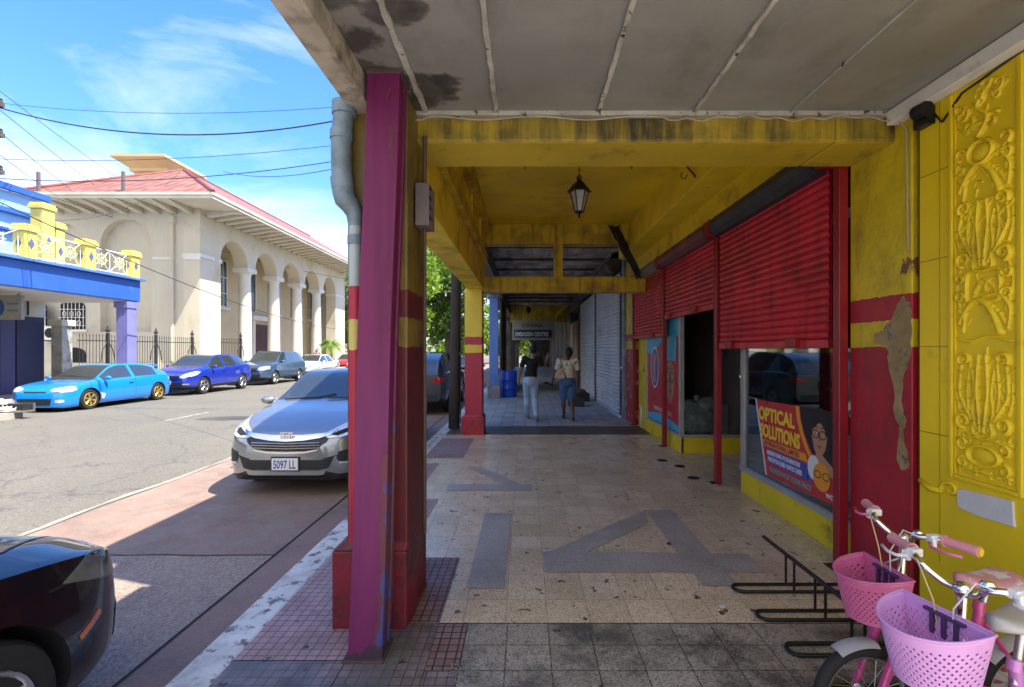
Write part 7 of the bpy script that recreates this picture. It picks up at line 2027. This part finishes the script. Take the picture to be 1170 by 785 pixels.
    q = MB(); q.tube([(.062, -.05, .70), (.02, -.02, .74), (0, 0, .76)], .005, 6); q.tube([(.062, .05, .70), (.02, .02, .74), (0, 0, .76)], .005, 6); q.tube([(.10, 0, .582), (.05, 0, .52)], .006, 6)
    q.build('bracket', M['steel'], K, smooth=True)
    # saddle and post
    MB().tube([(seat_x+.035, 0, .50), (seat_x, 0, seat_z-.03)], .0125, 12).build('seat_post', M['steel'], B, smooth='auto')
    MB().tube([(seat_x+.036, 0, .545), (seat_x+.03, 0, .58)], .021, 12).build('seat_clamp', fm, B, smooth='auto')
    vs = []; fs = []; NX = 20; NY = 12
    for i in range(NX+1):
        t = i/NX; x = seat_x - .12 + .25*t
        hw_ = .078*(1-t)**.55*(.35+.65*min(1, t/.12))**.6 + .020*min(1, t/.1) if t < 1 else .012
        hw_ = max(.012, hw_*(1 if t < .95 else .8))
        for j in range(NY):
            a = 2*math.pi*j/NY
            z = seat_z + .012*math.cos(2*math.pi*t)*.5 + (.028*max(0, math.sin(a))**.7 if math.sin(a) > 0 else .020*math.sin(a))
            vs.append((x, hw_*math.cos(a), z))
    for i in range(NX):
        for j in range(NY): fs.append((i*NY+j, i*NY+(j+1) % NY, (i+1)*NY+(j+1) % NY, (i+1)*NY+j))
    fs += [tuple(reversed(range(NY))), tuple(NX*NY+j for j in range(NY))]
    q = MB(); q.add(vs, fs); q.build('saddle', saddle_m, B, smooth=True)
    # cranks, pedals, chain guard, stabilisers
    q = MB(); q.lathe([(.05, -.048), (.052, -.044), (.0, -.043)], 24, (-.28, 0, .24), 'y'); q.hexa([(-.30, -.06, .19), (-.30, -.045, .19), (rx-.04, -.045, r-.035), (rx-.04, -.06, r-.035), (-.26, -.06, .30), (-.26, -.045, .30), (rx-.04, -.045, r+.035), (rx-.04, -.06, r+.035)][:8])
    q.build('chain_guard', M['whitepl'], B, bevel=.004)
    for s in (-1, 1):
        q = MB(); q.tube([(-.28, s*.065, .24), (-.28+s*.09, s*.075, .20)], .008, 8); c = q.build('crank', M['steel'], B, smooth='auto')
        MB().box(-.28+s*.09-.03, -.28+s*.09+.03, s*.08-.0 if s > 0 else -.15, .15 if s > 0 else -.08, .19, .21).build('pedal', fm, c, bevel=.004)
        q = MB(); q.tube([(rx, s*.05, r), (rx-.01, s*.13, .12), (rx-.01, s*.15, .065)], .008, 8); c = q.build('stabiliser_arm', M['steel'], B, smooth='auto')
        MB().lathe([(.055, -.016), (.062, -.01), (.062, .01), (.055, .016)], 20, (rx-.01, s*.175, .063), 'y').build('stabiliser_wheel', M['whitepl'], c, smooth='auto')
    return B
M['cap'] = mat('amber_cap', (.65, .42, .04), .4, 0)
bike('childs_bicycle', 'small lilac bicycle with a perforated lilac basket, nearest in the rack', (1.385, 1.52, .0), math.atan2(-.23, -.97), M['lilacpaint'], M['lilac'], M['ivory'], M['palepink'], M['whitepl'], -.27, .70, -.01, .90)
bike('childs_bicycle', 'small magenta bicycle with a hot pink basket, behind the lilac bicycle', (1.52, 1.93, .0), math.atan2(-.03, -.99), M['pinkpaint'], M['hotpink'], M['pinksad'], M['palepink'], M['hotpink'], -.36, .66, -.06, .86)

# litter and a faint painted flower on the pavement
q = MB(); q.prism([(-.012,-.02),(.014,-.015),(.02,.012),(.002,.004),(-.004,.022),(-.016,.008)], (1.22, 2.96, .0085), (1,0,0), (0,1,0), (0,0,1), .003)
tag(q.build('paper_scrap', M['whitepl']), 'tiny white scrap of paper on the tan tiles beside the rack', 'litter')
q = MB()
for k in range(6):
    a = 2*math.pi*k/6 + .3; c = Vector((-.31, 2.36, .0105)); d = Vector((math.cos(a), math.sin(a), 0)); n = Vector((-d.y, d.x, 0))
    pts = [c + d*.012, c + d*.05 + n*.018, c + d*.085, c + d*.05 - n*.018]
    for i in range(4):
        u, w_ = pts[i], pts[(i+1) % 4]; e = (w_-u).normalized(); m_ = Vector((-e.y, e.x, 0))*.0022
        q.add([u-m_, w_-m_, w_+m_, u+m_], [(0,1,2,3)])
struct(q.build('painted_mark', mat('faint_white_paint', (.24,.27,.26), .7, .3, 12)))
